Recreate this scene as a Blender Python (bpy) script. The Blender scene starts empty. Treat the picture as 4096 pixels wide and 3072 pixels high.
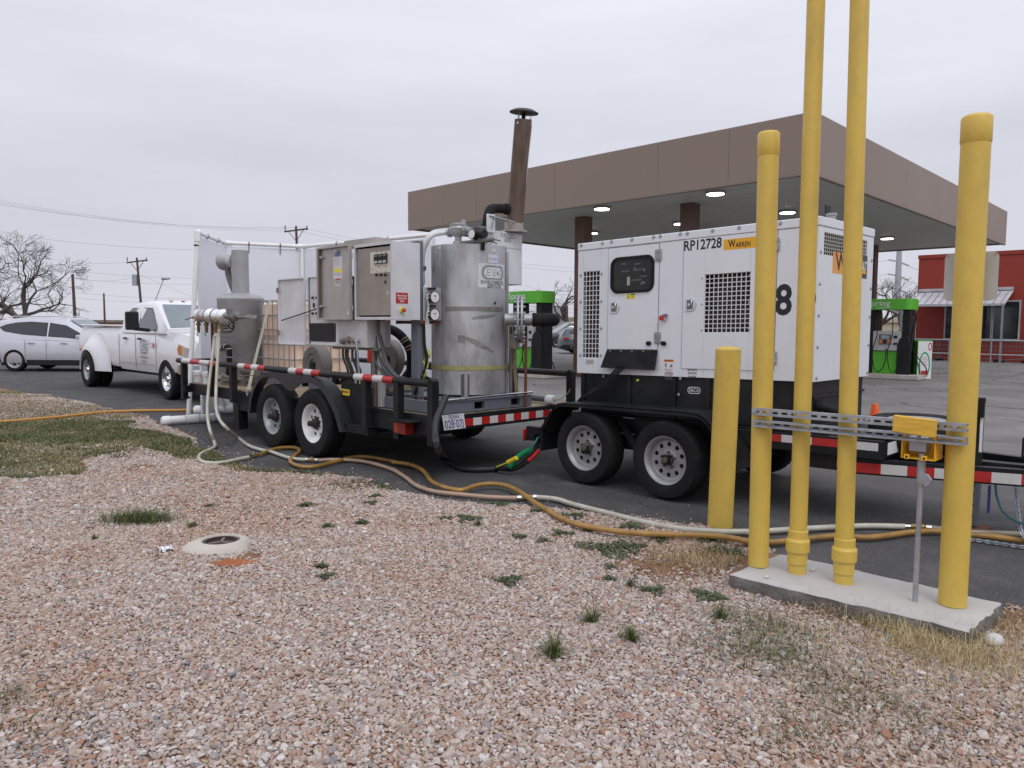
import bpy, math, random
import numpy as np
from math import sin, cos, pi, radians, sqrt, atan2
from mathutils import Vector, Matrix
random.seed(7); RNG = np.random.default_rng(7)

# ------------------------------------------------------------------ camera
S2 = sqrt(.5); FPX = 26.9 / 36 * 4096; PIT = radians(4.45); ROL = radians(0.3); EYE = 1.52
sc = bpy.context.scene; COL = sc.collection
Rv = Vector((S2, S2, 0)); Fh = Vector((-S2, S2, 0)); Zv = Vector((0, 0, 1))
Fv = Fh * cos(PIT) - Zv * sin(PIT); Uv = Fh * sin(PIT) + Zv * cos(PIT)
cx_ = Rv * cos(ROL) + Uv * sin(ROL); cy_ = Uv * cos(ROL) - Rv * sin(ROL)
cam = bpy.data.cameras.new('camera'); camo = bpy.data.objects.new('camera', cam); COL.objects.link(camo)
M4 = Matrix((cx_, cy_, -Fv)).transposed().to_4x4(); M4.translation = (0, 0, EYE); camo.matrix_world = M4
cam.sensor_width = 36; cam.lens = 26.9; cam.clip_start = .05; cam.clip_end = 3000; sc.camera = camo

def at(u, v, ax='Z', val=0.0):
    "survey helper: a direction seen in the photograph (4096 px wide) met with a real plane"
    a, b = u - 2048, v - 1536
    x = a * cos(ROL) + b * sin(ROL); y = -a * sin(ROL) + b * cos(ROL)
    fw = FPX * cos(PIT) - y * sin(PIT); up = -FPX * sin(PIT) - y * cos(PIT)
    d = (S2 * x - S2 * fw, S2 * x + S2 * fw, up); i = 'XYZ'.index(ax)
    t = (val - (0, 0, EYE)[i]) / d[i]
    return Vector((t * d[0], t * d[1], EYE + t * d[2]))
def far(u, D, z=0.0):
    r = (u - 2048) / FPX * D
    return Vector((S2 * (r - D), S2 * (r + D), z))
def farz(v, D): return EYE + (1298 - v) / FPX * D

# ------------------------------------------------------------------ sky, sun, exposure
w = bpy.data.worlds.new('World'); sc.world = w; w.use_nodes = True
nt = w.node_tree; nt.nodes.clear(); N = nt.nodes.new; Lk = nt.links.new
SUN_EL, SUN_AZ = 52, radians(-25)          # azimuth measured from +X
o = N('ShaderNodeOutputWorld'); bg = N('ShaderNodeBackground'); bg.inputs[1].default_value = 0.1
sky = N('ShaderNodeTexSky'); sky.sky_type = 'NISHITA'; sky.sun_disc = False
sky.sun_elevation = radians(SUN_EL); sky.sun_rotation = pi / 2 - SUN_AZ
tc = N('ShaderNodeTexCoord'); sep = N('ShaderNodeSeparateXYZ'); Lk(tc.outputs['Generated'], sep.inputs[0])
mp = N('ShaderNodeMapping'); mp.inputs['Scale'].default_value = (1.6, 1.6, 9)
Lk(tc.outputs['Generated'], mp.inputs[0])
nz = N('ShaderNodeTexNoise'); nz.inputs['Scale'].default_value = 1.1; nz.inputs['Detail'].default_value = 5
nz.inputs['Roughness'].default_value = .5; Lk(mp.outputs[0], nz.inputs['Vector'])
rp = N('ShaderNodeValToRGB'); Lk(sep.outputs[2], rp.inputs[0])
e = rp.color_ramp.elements
e[0].position = 0.0; e[0].color = (.595, .60, .672, 1); e[1].position = 1; e[1].color = (1.08, 1.10, 1.22, 1)
q = e.new(.12); q.color = (.59, .595, .672, 1); q = e.new(.3); q.color = (.72, .73, .815, 1); q = e.new(.5); q.color = (.83, .845, .94, 1)
m1 = N('ShaderNodeMapRange'); m1.inputs[1].default_value = .3; m1.inputs[2].default_value = .7
m1.inputs[3].default_value = .91; m1.inputs[4].default_value = 1.07; Lk(nz.outputs[0], m1.inputs[0])
vm = N('ShaderNodeVectorMath'); vm.operation = 'SCALE'; Lk(rp.outputs[0], vm.inputs[0]); Lk(m1.outputs[0], vm.inputs['Scale'])
v2 = N('ShaderNodeVectorMath'); v2.operation = 'SCALE'; Lk(vm.outputs[0], v2.inputs[0]); v2.inputs['Scale'].default_value = 11.0
mx = N('ShaderNodeMix'); mx.data_type = 'RGBA'; mx.inputs[0].default_value = .96
Lk(sky.outputs[0], mx.inputs[6]); Lk(v2.outputs[0], mx.inputs[7]); Lk(mx.outputs[2], bg.inputs[0]); Lk(bg.outputs[0], o.inputs[0])
sl = bpy.data.lights.new('sun', 'SUN'); sl.energy = 1.0; sl.angle = radians(32); sl.color = (1, .985, .96)
so = bpy.data.objects.new('sun', sl); COL.objects.link(so)
sd = Vector((cos(radians(SUN_EL)) * cos(SUN_AZ), cos(radians(SUN_EL)) * sin(SUN_AZ), sin(radians(SUN_EL))))
so.rotation_euler = sd.to_track_quat('Z', 'Y').to_euler(); so.location = (0, 0, 30)
sc.view_settings.view_transform = 'Standard'; sc.view_settings.look = 'None'
sc.view_settings.exposure = 0.0; sc.view_settings.gamma = 1; sc.view_settings.use_curve_mapping = False
sc.render.engine = 'CYCLES'; sc.cycles.use_denoising = True; sc.cycles.max_bounces = 6
sc.cycles.use_adaptive_sampling = True; sc.cycles.sample_clamp_indirect = 6

# ------------------------------------------------------------------ materials
MATS = {}
def M(name, col, rough=.5, metal=0., var=.12, vs=3., bump=0., bs=60., dirt=None, ds=2., da=.4, spec=None, coat=0., stretch=(1, 1, 1), trans=0., emit=0.):
    if name in MATS: return MATS[name]
    m = bpy.data.materials.new(name); MATS[name] = m; m.use_nodes = True; t = m.node_tree
    b = t.nodes['Principled BSDF']; n = t.nodes.new; l = t.links.new
    b.inputs['Roughness'].default_value = rough; b.inputs['Metallic'].default_value = metal
    if spec is not None: b.inputs['Specular IOR Level'].default_value = spec
    if coat: b.inputs['Coat Weight'].default_value = coat; b.inputs['Coat Roughness'].default_value = .08
    if trans: b.inputs['Transmission Weight'].default_value = trans
    if emit: b.inputs['Emission Color'].default_value = (*col, 1); b.inputs['Emission Strength'].default_value = emit
    g = n('ShaderNodeTexCoord'); mpn = n('ShaderNodeMapping'); mpn.inputs['Scale'].default_value = stretch
    l(g.outputs['Object'], mpn.inputs[0])
    x = n('ShaderNodeTexNoise'); x.inputs['Scale'].default_value = vs; x.inputs['Detail'].default_value = 6; l(mpn.outputs[0], x.inputs['Vector'])
    r = n('ShaderNodeMapRange'); r.inputs[1].default_value = .3; r.inputs[2].default_value = .7
    r.inputs[3].default_value = 1 - var; r.inputs[4].default_value = 1 + var; l(x.outputs[0], r.inputs[0])
    c = n('ShaderNodeRGB'); c.outputs[0].default_value = (*col, 1)
    s = n('ShaderNodeVectorMath'); s.operation = 'SCALE'; l(c.outputs[0], s.inputs[0]); l(r.outputs[0], s.inputs['Scale'])
    out = s.outputs[0]
    if dirt:
        x2 = n('ShaderNodeTexNoise'); x2.inputs['Scale'].default_value = ds; x2.inputs['Detail'].default_value = 8; x2.inputs['Roughness'].default_value = .65
        l(mpn.outputs[0], x2.inputs['Vector'])
        r2 = n('ShaderNodeMapRange'); r2.inputs[1].default_value = .45; r2.inputs[2].default_value = .75; r2.inputs[3].default_value = 0; r2.inputs[4].default_value = da
        l(x2.outputs[0], r2.inputs[0])
        k = n('ShaderNodeMix'); k.data_type = 'RGBA'; l(r2.outputs[0], k.inputs[0]); l(out, k.inputs[6]); k.inputs[7].default_value = (*dirt, 1)
        out = k.outputs[2]
    l(out, b.inputs['Base Color'])
    rr = n('ShaderNodeMapRange'); rr.inputs[3].default_value = max(0, rough - .1); rr.inputs[4].default_value = min(1, rough + .12); l(x.outputs[0], rr.inputs[0]); l(rr.outputs[0], b.inputs['Roughness'])
    if bump:
        y = n('ShaderNodeTexNoise'); y.inputs['Scale'].default_value = bs; y.inputs['Detail'].default_value = 4; l(mpn.outputs[0], y.inputs['Vector'])
        bp = n('ShaderNodeBump'); bp.inputs['Strength'].default_value = bump; bp.inputs['Distance'].default_value = .01; l(y.outputs[0], bp.inputs['Height']); l(bp.outputs[0], b.inputs['Normal'])
    return m
white_paint = M('white_paint', (.74, .76, .80), .38, dirt=(.50, .46, .40), ds=1.6, da=.22, var=.03, stretch=(1, 1, .6), bump=.04, bs=3)
white_wall = M('white_wall_panel', (.78, .79, .84), .45, dirt=(.6, .58, .56), ds=1.0, da=.2, var=.02)
truck_white = M('truck_paint', (.76, .76, .79), .22, coat=.6, dirt=(.4, .36, .33), ds=1.5, da=.1, var=.02)
silver_paint = M('silver_paint', (.56, .57, .62), .28, metal=.35, coat=.6, var=.02)
yellow_paint = M('yellow_paint', (.66, .46, .085), .45, var=.07, vs=3, bump=.25, bs=38, dirt=(.36, .26, .09), ds=9, da=.4, stretch=(1, 1, .45))
black_paint = M('black_paint', (.011, .012, .014), .42, dirt=(.06, .055, .05), ds=2.5, da=.3, var=.3, spec=.25)
black_rubber = M('black_rubber', (.013, .013, .014), .75, dirt=(.05, .046, .043), ds=5, da=.4, bump=.15, bs=90, spec=.2)
black_plastic = M('black_plastic', (.014, .014, .016), .5, spec=.3)
dark_hole = M('dark_interior', (.012, .011, .011), .9)
stainless = M('brushed_stainless', (.50, .51, .53), .45, metal=.55, stretch=(2, 2, .8), var=.12, vs=3, dirt=(.17, .155, .14), ds=1.8, da=.85)
galv = M('galvanised_steel', (.42, .45, .49), .42, metal=.7, vs=18, var=.16, dirt=(.3, .3, .3), ds=8, da=.4)
chrome = M('chrome', (.68, .68, .70), .14, metal=1.)
grey_paint = M('grey_frame_paint', (.14, .155, .19), .5, dirt=(.09, .10, .10), ds=3, da=.5)
cabinet_grey = M('cabinet_grey', (.50, .50, .50), .45, dirt=(.22, .19, .16), ds=2.2, da=.4, metal=.15)
cabinet_white = M('cabinet_white', (.62, .62, .65), .45, dirt=(.35, .32, .29), ds=2.5, da=.3)
cabinet_back = M('cabinet_inner', (.33, .29, .26), .5, metal=.3, dirt=(.20, .17, .15), ds=2, da=.4)
pvc = M('white_pvc', (.80, .80, .80), .35, dirt=(.5, .46, .4), ds=5, da=.25, var=.03)
alu = M('aluminium', (.40, .41, .42), .48, metal=.55, var=.15, vs=12, dirt=(.2, .18, .16), ds=7, da=.6)
castmetal = M('cast_metal', (.22, .20, .18), .6, metal=.5, dirt=(.12, .10, .08), ds=5, da=.6, bump=.2)
rust = M('rusty_pipe', (.16, .055, .03), .85, dirt=(.06, .03, .02), ds=12, da=.7, bump=.25)
stack_m = M('heat_stained_stack', (.115, .075, .055), .5, metal=.3, stretch=(4, 4, 1), dirt=(.20, .16, .13), ds=3.5, da=.45, var=.3)
red_tape = M('red_reflective_tape', (.42, .02, .02), .35, var=.1, vs=30)
white_tape = M('white_reflective_tape', (.58, .57, .57), .35, var=.06, vs=30)
amber_hose = M('amber_hose', (.36, .20, .05), .35, var=.3, vs=7, dirt=(.22, .14, .05), ds=6, da=.5, bump=.5, bs=120)
clear_hose = M('milky_clear_hose', (.50, .49, .42), .32, var=.15, vs=6, dirt=(.34, .28, .15), ds=4, da=.5, bump=.5, bs=120)
pink_hose = M('pinkish_hose', (.42, .29, .21), .38, var=.15, vs=6, dirt=(.3, .2, .12), ds=4, da=.5, bump=.5, bs=120)
orange_hose = M('orange_hose', (.52, .23, .03), .38, var=.1, vs=6)
straw = M('webbing_strap', (.33, .30, .12), .8, bump=.3, bs=300, var=.2, vs=20)
olive_strap = M('dirty_strap', (.24, .20, .12), .85, bump=.3, bs=300, var=.3, vs=12)
concrete = M('pale_concrete', (.46, .43, .39), .85, bump=.35, bs=70, dirt=(.34, .29, .23), ds=3.5, da=.55, var=.12, vs=6)
brown_fascia = M('brown_fascia', (.262, .198, .160), .5, var=.03, vs=.4, dirt=(.2, .155, .13), ds=.5, da=.2)
soffit_m = M('grey_soffit', (.60, .62, .60), .5, var=.05)
brown_col = M('brown_column', (.135, .075, .055), .5)
green_paint = M('green_pump_paint', (.10, .44, .03), .35, var=.04)
red_wall = M('red_wall', (.31, .038, .024), .6, var=.06)
glass_dark = M('dark_glass', (.02, .025, .03), .06, spec=.8, var=.02)
glass_truck = M('tinted_window', (.10, .115, .13), .05, spec=.9, var=.05)
glass_shield = M('windscreen', (.17, .21, .23), .05, spec=.9, var=.2, vs=2)
orange_decal = M('orange_decal', (.80, .40, .01), .4, var=.03)
ink = M('black_ink', (.012, .012, .014), .45, var=0)
grey_ink = M('grey_print', (.17, .17, .18), .5, var=0)
white_ink = M('white_print', (.75, .75, .75), .45, var=0)
red_ink = M('red_print', (.5, .03, .03), .45, var=0)
blue_ink = M('blue_print', (.03, .05, .22), .45, var=0)
red_lamp = M('red_lens', (.42, .015, .015), .2, spec=.7)
amber_lamp = M('amber_lens', (.75, .16, .01), .2, spec=.7)
yellow_m = M('yellow_label', (.78, .68, .05), .45, var=.03)
cone_orange = M('cone_orange', (.85, .12, .02), .45)
tote_m = M('tote_plastic', (.86, .64, .50), .5, var=.1, vs=2.2, spec=.3)
wood = M('deck_wood', (.34, .26, .18), .8, stretch=(1, 12, 12), var=.3, dirt=(.16, .12, .09), ds=2, da=.6)
wire_m = M('wire', (.16, .16, .17), .6)
bark = M('bark', (.075, .060, .055), .9, var=.3)
polewood = M('pole_wood', (.085, .065, .055), .9, var=.2)
metalroof = M('ribbed_metal_roof', (.60, .61, .64), .4, metal=.3)
foil = M('crinkled_foil', (.86, .86, .88), .25, metal=.8, bump=1., bs=45, var=.1)
lightm = M('canopy_light', (1., .97, .92), .5, emit=9.)

# ------------------------------------------------------------------ mesh builder
XF = [None]
class MB:
    def __init__(s): s.v = []; s.f = []; s.mi = []; s.cur = 0
    def add(s, vs, fs):
        o = len(s.v); s.v += [tuple(p) for p in vs]; s.f += [tuple(i + o for i in f) for f in fs]; s.mi += [s.cur] * len(fs); return s
    def box(s, x0, x1, y0, y1, z0, z1):
        return s.add([(x, y, z) for x in (x0, x1) for y in (y0, y1) for z in (z0, z1)],
                     [(0, 1, 3, 2), (4, 6, 7, 5), (0, 4, 5, 1), (2, 3, 7, 6), (0, 2, 6, 4), (1, 5, 7, 3)])
    def bar(s, p, q, w=.05, h=None, up=(0, 0, 1)):
        h = h or w; p = Vector(p); q = Vector(q); d = (q - p).normalized(); u = Vector(up)
        if abs(d.dot(u)) > .99: u = Vector((1, 0, 0))
        a = d.cross(u).normalized() * w / 2; b = a.cross(d).normalized() * h / 2
        vs = [c + i * a + j * b for c in (p, q) for i, j in ((-1, -1), (1, -1), (1, 1), (-1, 1))]
        return s.add(vs, [(0, 3, 2, 1), (4, 5, 6, 7), (0, 1, 5, 4), (1, 2, 6, 5), (2, 3, 7, 6), (3, 0, 4, 7)])
    def tube(s, pts, r, n=10, caps=True, closed=False):
        P = [Vector(p) for p in pts]; m = len(P); rs = r if isinstance(r, (list, tuple)) else [r] * m
        T = []
        for i in range(m):
            if closed: T.append((P[(i + 1) % m] - P[i - 1]).normalized())
            else: T.append((P[min(i + 1, m - 1)] - P[max(i - 1, 0)]).normalized())
        a = T[0].orthogonal().normalized(); vs = []
        for i in range(m):
            a = (a - T[i] * a.dot(T[i])).normalized(); b = T[i].cross(a)
            vs += [P[i] + (a * cos(2 * pi * k / n) + b * sin(2 * pi * k / n)) * rs[i] for k in range(n)]
        fs = []
        for i in range(m if closed else m - 1):
            j = (i + 1) % m
            fs += [(i * n + k, i * n + (k + 1) % n, j * n + (k + 1) % n, j * n + k) for k in range(n)]
        if caps and not closed: fs += [tuple(range(n))[::-1], tuple((m - 1) * n + k for k in range(n))]
        return s.add(vs, fs)
    def cyl(s, p, q, r, r2=None, n=20, caps=True): return s.tube([p, q], [r, r if r2 is None else r2], n, caps)
    def lathe(s, prof, o=(0, 0, 0), ax='Z', n=32, closed=False, caps=True):
        "prof: list of (radius, distance along axis)"
        o = Vector(o); A = {'Z': (Vector((1, 0, 0)), Vector((0, 1, 0)), Vector((0, 0, 1))), 'Y': (Vector((1, 0, 0)), Vector((0, 0, 1)), Vector((0, -1, 0))),
                            'X': (Vector((0, 1, 0)), Vector((0, 0, 1)), Vector((1, 0, 0)))}[ax] if isinstance(ax, str) else ax
        vs = [o + (A[0] * cos(2 * pi * k / n) + A[1] * sin(2 * pi * k / n)) * r + A[2] * h for r, h in prof for k in range(n)]
        m = len(prof); fs = [(i * n + k, i * n + (k + 1) % n, ((i + 1) % m) * n + (k + 1) % n, ((i + 1) % m) * n + k) for i in range(m if closed else m - 1) for k in range(n)]
        if not closed and caps:
            if prof[0][0] > 1e-5: fs.append(tuple(range(n))[::-1])
            if prof[-1][0] > 1e-5: fs.append(tuple((m - 1) * n + k for k in range(n)))
        return s.add(vs, fs)
    def prism(s, poly, f, d):
        "poly 2D extruded: f(u,v) gives a point, d the extrusion vector"
        n = len(poly); d = Vector(d); A = [Vector(f(*p)) for p in poly]
        return s.add(A + [a + d for a in A], [tuple(range(n))[::-1], tuple(range(n, 2 * n))] + [(i, (i + 1) % n, n + (i + 1) % n, n + i) for i in range(n)])
    def poly(s, poly, f): return s.add([f(*p) for p in poly], [tuple(range(len(poly)))])
    def strip(s, A, B, closed=True):
        n = len(A); return s.add(list(A) + list(B), [(i, (i + 1) % n, n + (i + 1) % n, n + i) for i in range(n if closed else n - 1)])
    def ribbon(s, pts, w, t=.003, side=None):
        P = [Vector(p) for p in pts]; vs = []; m = len(P)
        for i in range(m):
            T = (P[min(i + 1, m - 1)] - P[max(i - 1, 0)]).normalized(); sd_ = Vector(side or (0, 0, 1)); sd_ = (sd_ - T * sd_.dot(T)).normalized(); nn = T.cross(sd_)
            vs += [P[i] + sd_ * w / 2 + nn * t / 2, P[i] - sd_ * w / 2 + nn * t / 2, P[i] - sd_ * w / 2 - nn * t / 2, P[i] + sd_ * w / 2 - nn * t / 2]
        fs = [(i * 4 + k, i * 4 + (k + 1) % 4, i * 4 + 4 + (k + 1) % 4, i * 4 + 4 + k) for i in range(m - 1) for k in range(4)] + [(0, 1, 2, 3), tuple(4 * (m - 1) + k for k in (3, 2, 1, 0))]
        return s.add(vs, fs)
    def hole_cell(s, f, rect, hole):
        "flat cell rect=(u0,u1,v0,v1) with a hole (list of points, CCW, around its centre)"
        u0, u1, v0, v1 = rect; cu = sum(p[0] for p in hole) / len(hole); cv = sum(p[1] for p in hole) / len(hole); n = len(hole); out = []
        for p in hole:
            du, dv = p[0] - cu, p[1] - cv; ts = []
            if du > 1e-9: ts.append((u1 - cu) / du)
            if du < -1e-9: ts.append((u0 - cu) / du)
            if dv > 1e-9: ts.append((v1 - cv) / dv)
            if dv < -1e-9: ts.append((v0 - cv) / dv)
            t = min(ts); out.append([cu + du * t, cv + dv * t])
        for c in ((u0, v0), (u1, v0), (u1, v1), (u0, v1)):
            k = min(range(n), key=lambda i: (out[i][0] - c[0]) ** 2 + (out[i][1] - c[1]) ** 2); out[k] = list(c)
        return s.strip([f(*p) for p in out], [f(*p) for p in hole])
    def build(s, name, mat, parent=None, bevel=0, smooth=40, seg=1):
        me = bpy.data.meshes.new(name)
        off = Vector((0, 0, 0))
        if parent is not None:
            r = parent
            while r.parent: r = r.parent
            if not r.get('_local'): off = r.location.copy()
        V = s.v
        if XF[0]: V = [XF[0](p) for p in V]
        me.from_pydata([(p[0] - off.x, p[1] - off.y, p[2] - off.z) for p in V], [], s.f)
        for m in (mat if isinstance(mat, (list, tuple)) else [mat]): me.materials.append(m)
        if isinstance(mat, (list, tuple)): me.polygons.foreach_set('material_index', s.mi)
        me.polygons.foreach_set('use_smooth', [True] * len(me.polygons)); me.set_sharp_from_angle(angle=radians(smooth)); me.update()
        ob = bpy.data.objects.new(name, me); COL.objects.link(ob)
        if parent is not None: ob.parent = parent
        if bevel:
            b = ob.modifiers.new('bevel', 'BEVEL'); b.width = bevel; b.segments = seg; b.limit_method = 'ANGLE'; b.angle_limit = radians(35)
            if hasattr(b, 'harden_normals'): b.harden_normals = True
        return ob
def tag(ob, label=None, cat=None, group=None, kind=None):
    if label: ob['label'] = label
    if cat: ob['category'] = cat
    if group: ob['group'] = group
    if kind: ob['kind'] = kind
    return ob
def thing(name, label, cat, loc, group=None, rot=None):
    e_ = bpy.data.objects.new(name, None); COL.objects.link(e_); e_.location = loc; e_.empty_display_size = .1
    if rot is not None: e_.rotation_euler = (0, 0, rot); e_['_local'] = 1
    return tag(e_, label, cat, group)
def box_ob(name, b, mat, parent=None, bevel=.004): return MB().box(*b).build(name, mat, parent, bevel)
def rrect(u0, u1, v0, v1, r, n=5):
    P = []
    for cu, cv, a0 in ((u1 - r, v0 + r, -pi / 2), (u1 - r, v1 - r, 0), (u0 + r, v1 - r, pi / 2), (u0 + r, v0 + r, pi)):
        P += [(cu + r * cos(a0 + pi / 2 * k / n), cv + r * sin(a0 + pi / 2 * k / n)) for k in range(n + 1)]
    return P
def circ(cu, cv, r, n=16, rv=None): return [(cu + r * cos(2 * pi * k / n), cv + (rv or r) * sin(2 * pi * k / n)) for k in range(n)]
def curve(pts, n=6):
    "Catmull-Rom through points"
    P = [Vector(p) for p in pts]; P = [P[0] * 2 - P[1]] + P + [P[-1] * 2 - P[-2]]; out = []
    for i in range(1, len(P) - 2):
        for k in range(n):
            t = k / n; a, b, c, d = P[i - 1:i + 3]
            out.append(.5 * ((2 * b) + (c - a) * t + (2 * a - 5 * b + 4 * c - d) * t * t + (3 * b - a - 3 * c + d) * t ** 3))
    return out + [P[-2]]
def text_flat(txt, size, bold=0., shear=0., outline=0., space=1., font=None):
    cu = bpy.data.curves.new('t', 'FONT'); cu.body = txt; cu.size = size; cu.align_x = 'CENTER'; cu.align_y = 'CENTER'
    cu.offset = bold * size; cu.shear = shear; cu.space_character = space; cu.resolution_u = 3
    ob = bpy.data.objects.new('t', cu); COL.objects.link(ob)
    me = bpy.data.meshes.new_from_object(ob.evaluated_get(bpy.context.evaluated_depsgraph_get()))
    vs = [(v.co.x, v.co.y) for v in me.vertices]; fs = [tuple(p.vertices) for p in me.polygons]
    bpy.data.objects.remove(ob); bpy.data.curves.remove(cu); bpy.data.meshes.remove(me)
    return vs, fs
def text(name, txt, size, f, mat, parent, width=None, **k):
    "f(u,v) maps the flat lettering to the surface"
    vs, fs = text_flat(txt, size, **k)
    if not vs: return
    if width:
        w_ = max(p[0] for p in vs) - min(p[0] for p in vs); vs = [(p[0] * width / w_, p[1]) for p in vs]
    mb = MB(); mb.add([f(*p) for p in vs], fs); return mb.build(name, mat, parent)
def planeY(x, y, z): return lambda u, v: (x + u, y, z + v)          # facing -Y
def planeX(x, y, z): return lambda u, v: (x, y + u, z + v)          # facing +X
# ------------------------------------------------------------------ ground
EDGE = [(-60, 5.0), (-30, 4.3), (-20.8, 4.1), (-17.5, 4.35), (-15.9, 4.45), (-13.5, 4.5), (-12.2, 4.45), (-10.6, 4.12), (-9.45, 3.95), (-8.2, 3.78), (-7.4, 3.72), (-6.7, 4.1), (-5.5, 4.12), (-4.66, 4.34), (-4.14, 4.6), (-3.4, 4.86), (-2.98, 4.98), (-2.5, 4.86), (-2.2, 4.84), (-.99, 4.82), (-.8, 4.72), (0, 4.7), (8, 4.7)]
EX = np.array([p[0] for p in EDGE]); EY = np.array([p[1] for p in EDGE])
def vnoise(x, y, s, seed=0):
    "smooth value noise, numpy"
    x = np.asarray(x) * s + 100; y = np.asarray(y) * s + 100; xi = np.floor(x).astype(int); yi = np.floor(y).astype(int); fx = x - xi; fy = y - yi
    fx = fx * fx * (3 - 2 * fx); fy = fy * fy * (3 - 2 * fy)
    def h(a, b):
        k = (a * 374761393 + b * 668265263 + seed * 974711) & 0x7fffffff; k = ((k ^ (k >> 13)) * 1274126177) & 0x7fffffff; return (k & 0xffff) / 65535.
    return (h(xi, yi) * (1 - fx) + h(xi + 1, yi) * fx) * (1 - fy) + (h(xi, yi + 1) * (1 - fx) + h(xi + 1, yi + 1) * fx) * fy
def edge_y(x): return np.interp(x, EX, EY) + (vnoise(x, 0 * np.asarray(x), 1.6, 3) - .5) * .16 + (vnoise(x, 0 * np.asarray(x), 6, 5) - .5) * .09
def ground_z(x, y):
    d = edge_y(x) - y
    return np.clip(d / .25, -1, 1) * .012 + (vnoise(x, y, .7, 1) - .5) * .03 * np.clip(d / .8, 0, 1) + (vnoise(x, y, 3, 2) - .5) * .012 * np.clip(d / .3, 0, 1) - .002

def shader_ground(name, cols, scales, rough=.9, bump=.4, bs=80, yblend=None):
    m = bpy.data.materials.new(name); m.use_nodes = True; t = m.node_tree; b = t.nodes['Principled BSDF']; n = t.nodes.new; l = t.links.new
    b.inputs['Roughness'].default_value = rough; b.inputs['Specular IOR Level'].default_value = .25; g = n('ShaderNodeTexCoord'); cur = None
    def rgb(c):
        q = n('ShaderNodeRGB'); q.outputs[0].default_value = (*c, 1); return q.outputs[0]
    cur = rgb(cols[0])
    for c, (s, lo, hi, amt) in zip(cols[1:], scales):
        x = n('ShaderNodeTexNoise'); x.inputs['Scale'].default_value = s; x.inputs['Detail'].default_value = 7; x.inputs['Roughness'].default_value = .6; l(g.outputs['Object'], x.inputs['Vector'])
        r = n('ShaderNodeMapRange'); r.inputs[1].default_value = lo; r.inputs[2].default_value = hi; r.inputs[3].default_value = 0; r.inputs[4].default_value = amt; l(x.outputs[0], r.inputs[0])
        k = n('ShaderNodeMix'); k.data_type = 'RGBA'; l(r.outputs[0], k.inputs[0]); l(cur, k.inputs[6]); l(rgb(c), k.inputs[7]); cur = k.outputs[2]
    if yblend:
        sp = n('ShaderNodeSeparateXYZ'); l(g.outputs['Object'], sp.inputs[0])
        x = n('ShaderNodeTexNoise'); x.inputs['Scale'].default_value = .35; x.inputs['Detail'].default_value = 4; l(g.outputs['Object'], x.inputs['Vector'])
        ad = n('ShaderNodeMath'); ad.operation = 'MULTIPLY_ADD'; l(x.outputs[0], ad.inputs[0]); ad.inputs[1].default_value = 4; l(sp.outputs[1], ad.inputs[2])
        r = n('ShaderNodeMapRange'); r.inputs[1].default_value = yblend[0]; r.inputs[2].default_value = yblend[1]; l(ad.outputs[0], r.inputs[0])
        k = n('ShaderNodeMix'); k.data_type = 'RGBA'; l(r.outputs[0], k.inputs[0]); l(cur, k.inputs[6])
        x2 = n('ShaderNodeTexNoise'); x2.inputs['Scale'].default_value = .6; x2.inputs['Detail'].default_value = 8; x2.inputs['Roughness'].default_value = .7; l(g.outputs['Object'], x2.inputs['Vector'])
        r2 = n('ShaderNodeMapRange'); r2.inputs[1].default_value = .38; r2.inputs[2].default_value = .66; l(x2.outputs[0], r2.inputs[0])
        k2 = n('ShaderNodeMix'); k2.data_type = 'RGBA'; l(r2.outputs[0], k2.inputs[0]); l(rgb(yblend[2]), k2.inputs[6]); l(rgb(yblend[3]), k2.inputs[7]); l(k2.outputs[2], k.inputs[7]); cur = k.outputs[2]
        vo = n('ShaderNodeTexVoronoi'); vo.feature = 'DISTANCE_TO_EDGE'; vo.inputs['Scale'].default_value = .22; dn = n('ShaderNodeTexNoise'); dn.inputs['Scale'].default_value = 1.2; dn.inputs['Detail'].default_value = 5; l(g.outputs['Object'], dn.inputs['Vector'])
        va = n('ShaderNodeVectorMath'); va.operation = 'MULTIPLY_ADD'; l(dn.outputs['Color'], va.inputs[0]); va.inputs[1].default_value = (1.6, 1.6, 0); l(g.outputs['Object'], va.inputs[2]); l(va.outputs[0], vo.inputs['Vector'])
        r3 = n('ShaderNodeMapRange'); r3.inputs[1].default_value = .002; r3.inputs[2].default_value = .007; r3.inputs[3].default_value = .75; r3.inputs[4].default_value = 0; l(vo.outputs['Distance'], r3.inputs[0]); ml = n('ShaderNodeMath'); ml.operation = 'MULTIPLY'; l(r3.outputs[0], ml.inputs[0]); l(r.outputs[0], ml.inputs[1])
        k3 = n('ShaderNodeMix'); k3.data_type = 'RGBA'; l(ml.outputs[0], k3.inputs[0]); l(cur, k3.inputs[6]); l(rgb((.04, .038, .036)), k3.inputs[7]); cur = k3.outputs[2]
    l(cur, b.inputs['Base Color'])
    y = n('ShaderNodeTexNoise'); y.inputs['Scale'].default_value = bs; y.inputs['Detail'].default_value = 3; l(g.outputs['Object'], y.inputs['Vector'])
    bp = n('ShaderNodeBump'); bp.inputs['Strength'].default_value = bump; bp.inputs['Distance'].default_value = .008; l(y.outputs[0], bp.inputs['Height']); l(bp.outputs[0], b.inputs['Normal'])
    return m
MB().add([(-1400, -1400, -.06), (1400, -1400, -.06), (1400, 1400, -.06), (-1400, 1400, -.06)], [(0, 1, 2, 3)]).build('ground', shader_ground('dry_ground', [(.20, .17, .10), (.12, .12, .06), (.26, .2, .13)], [(.05, .4, .6, .8), (.3, .4, .6, .6)])).__setitem__('kind', 'structure')
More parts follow.
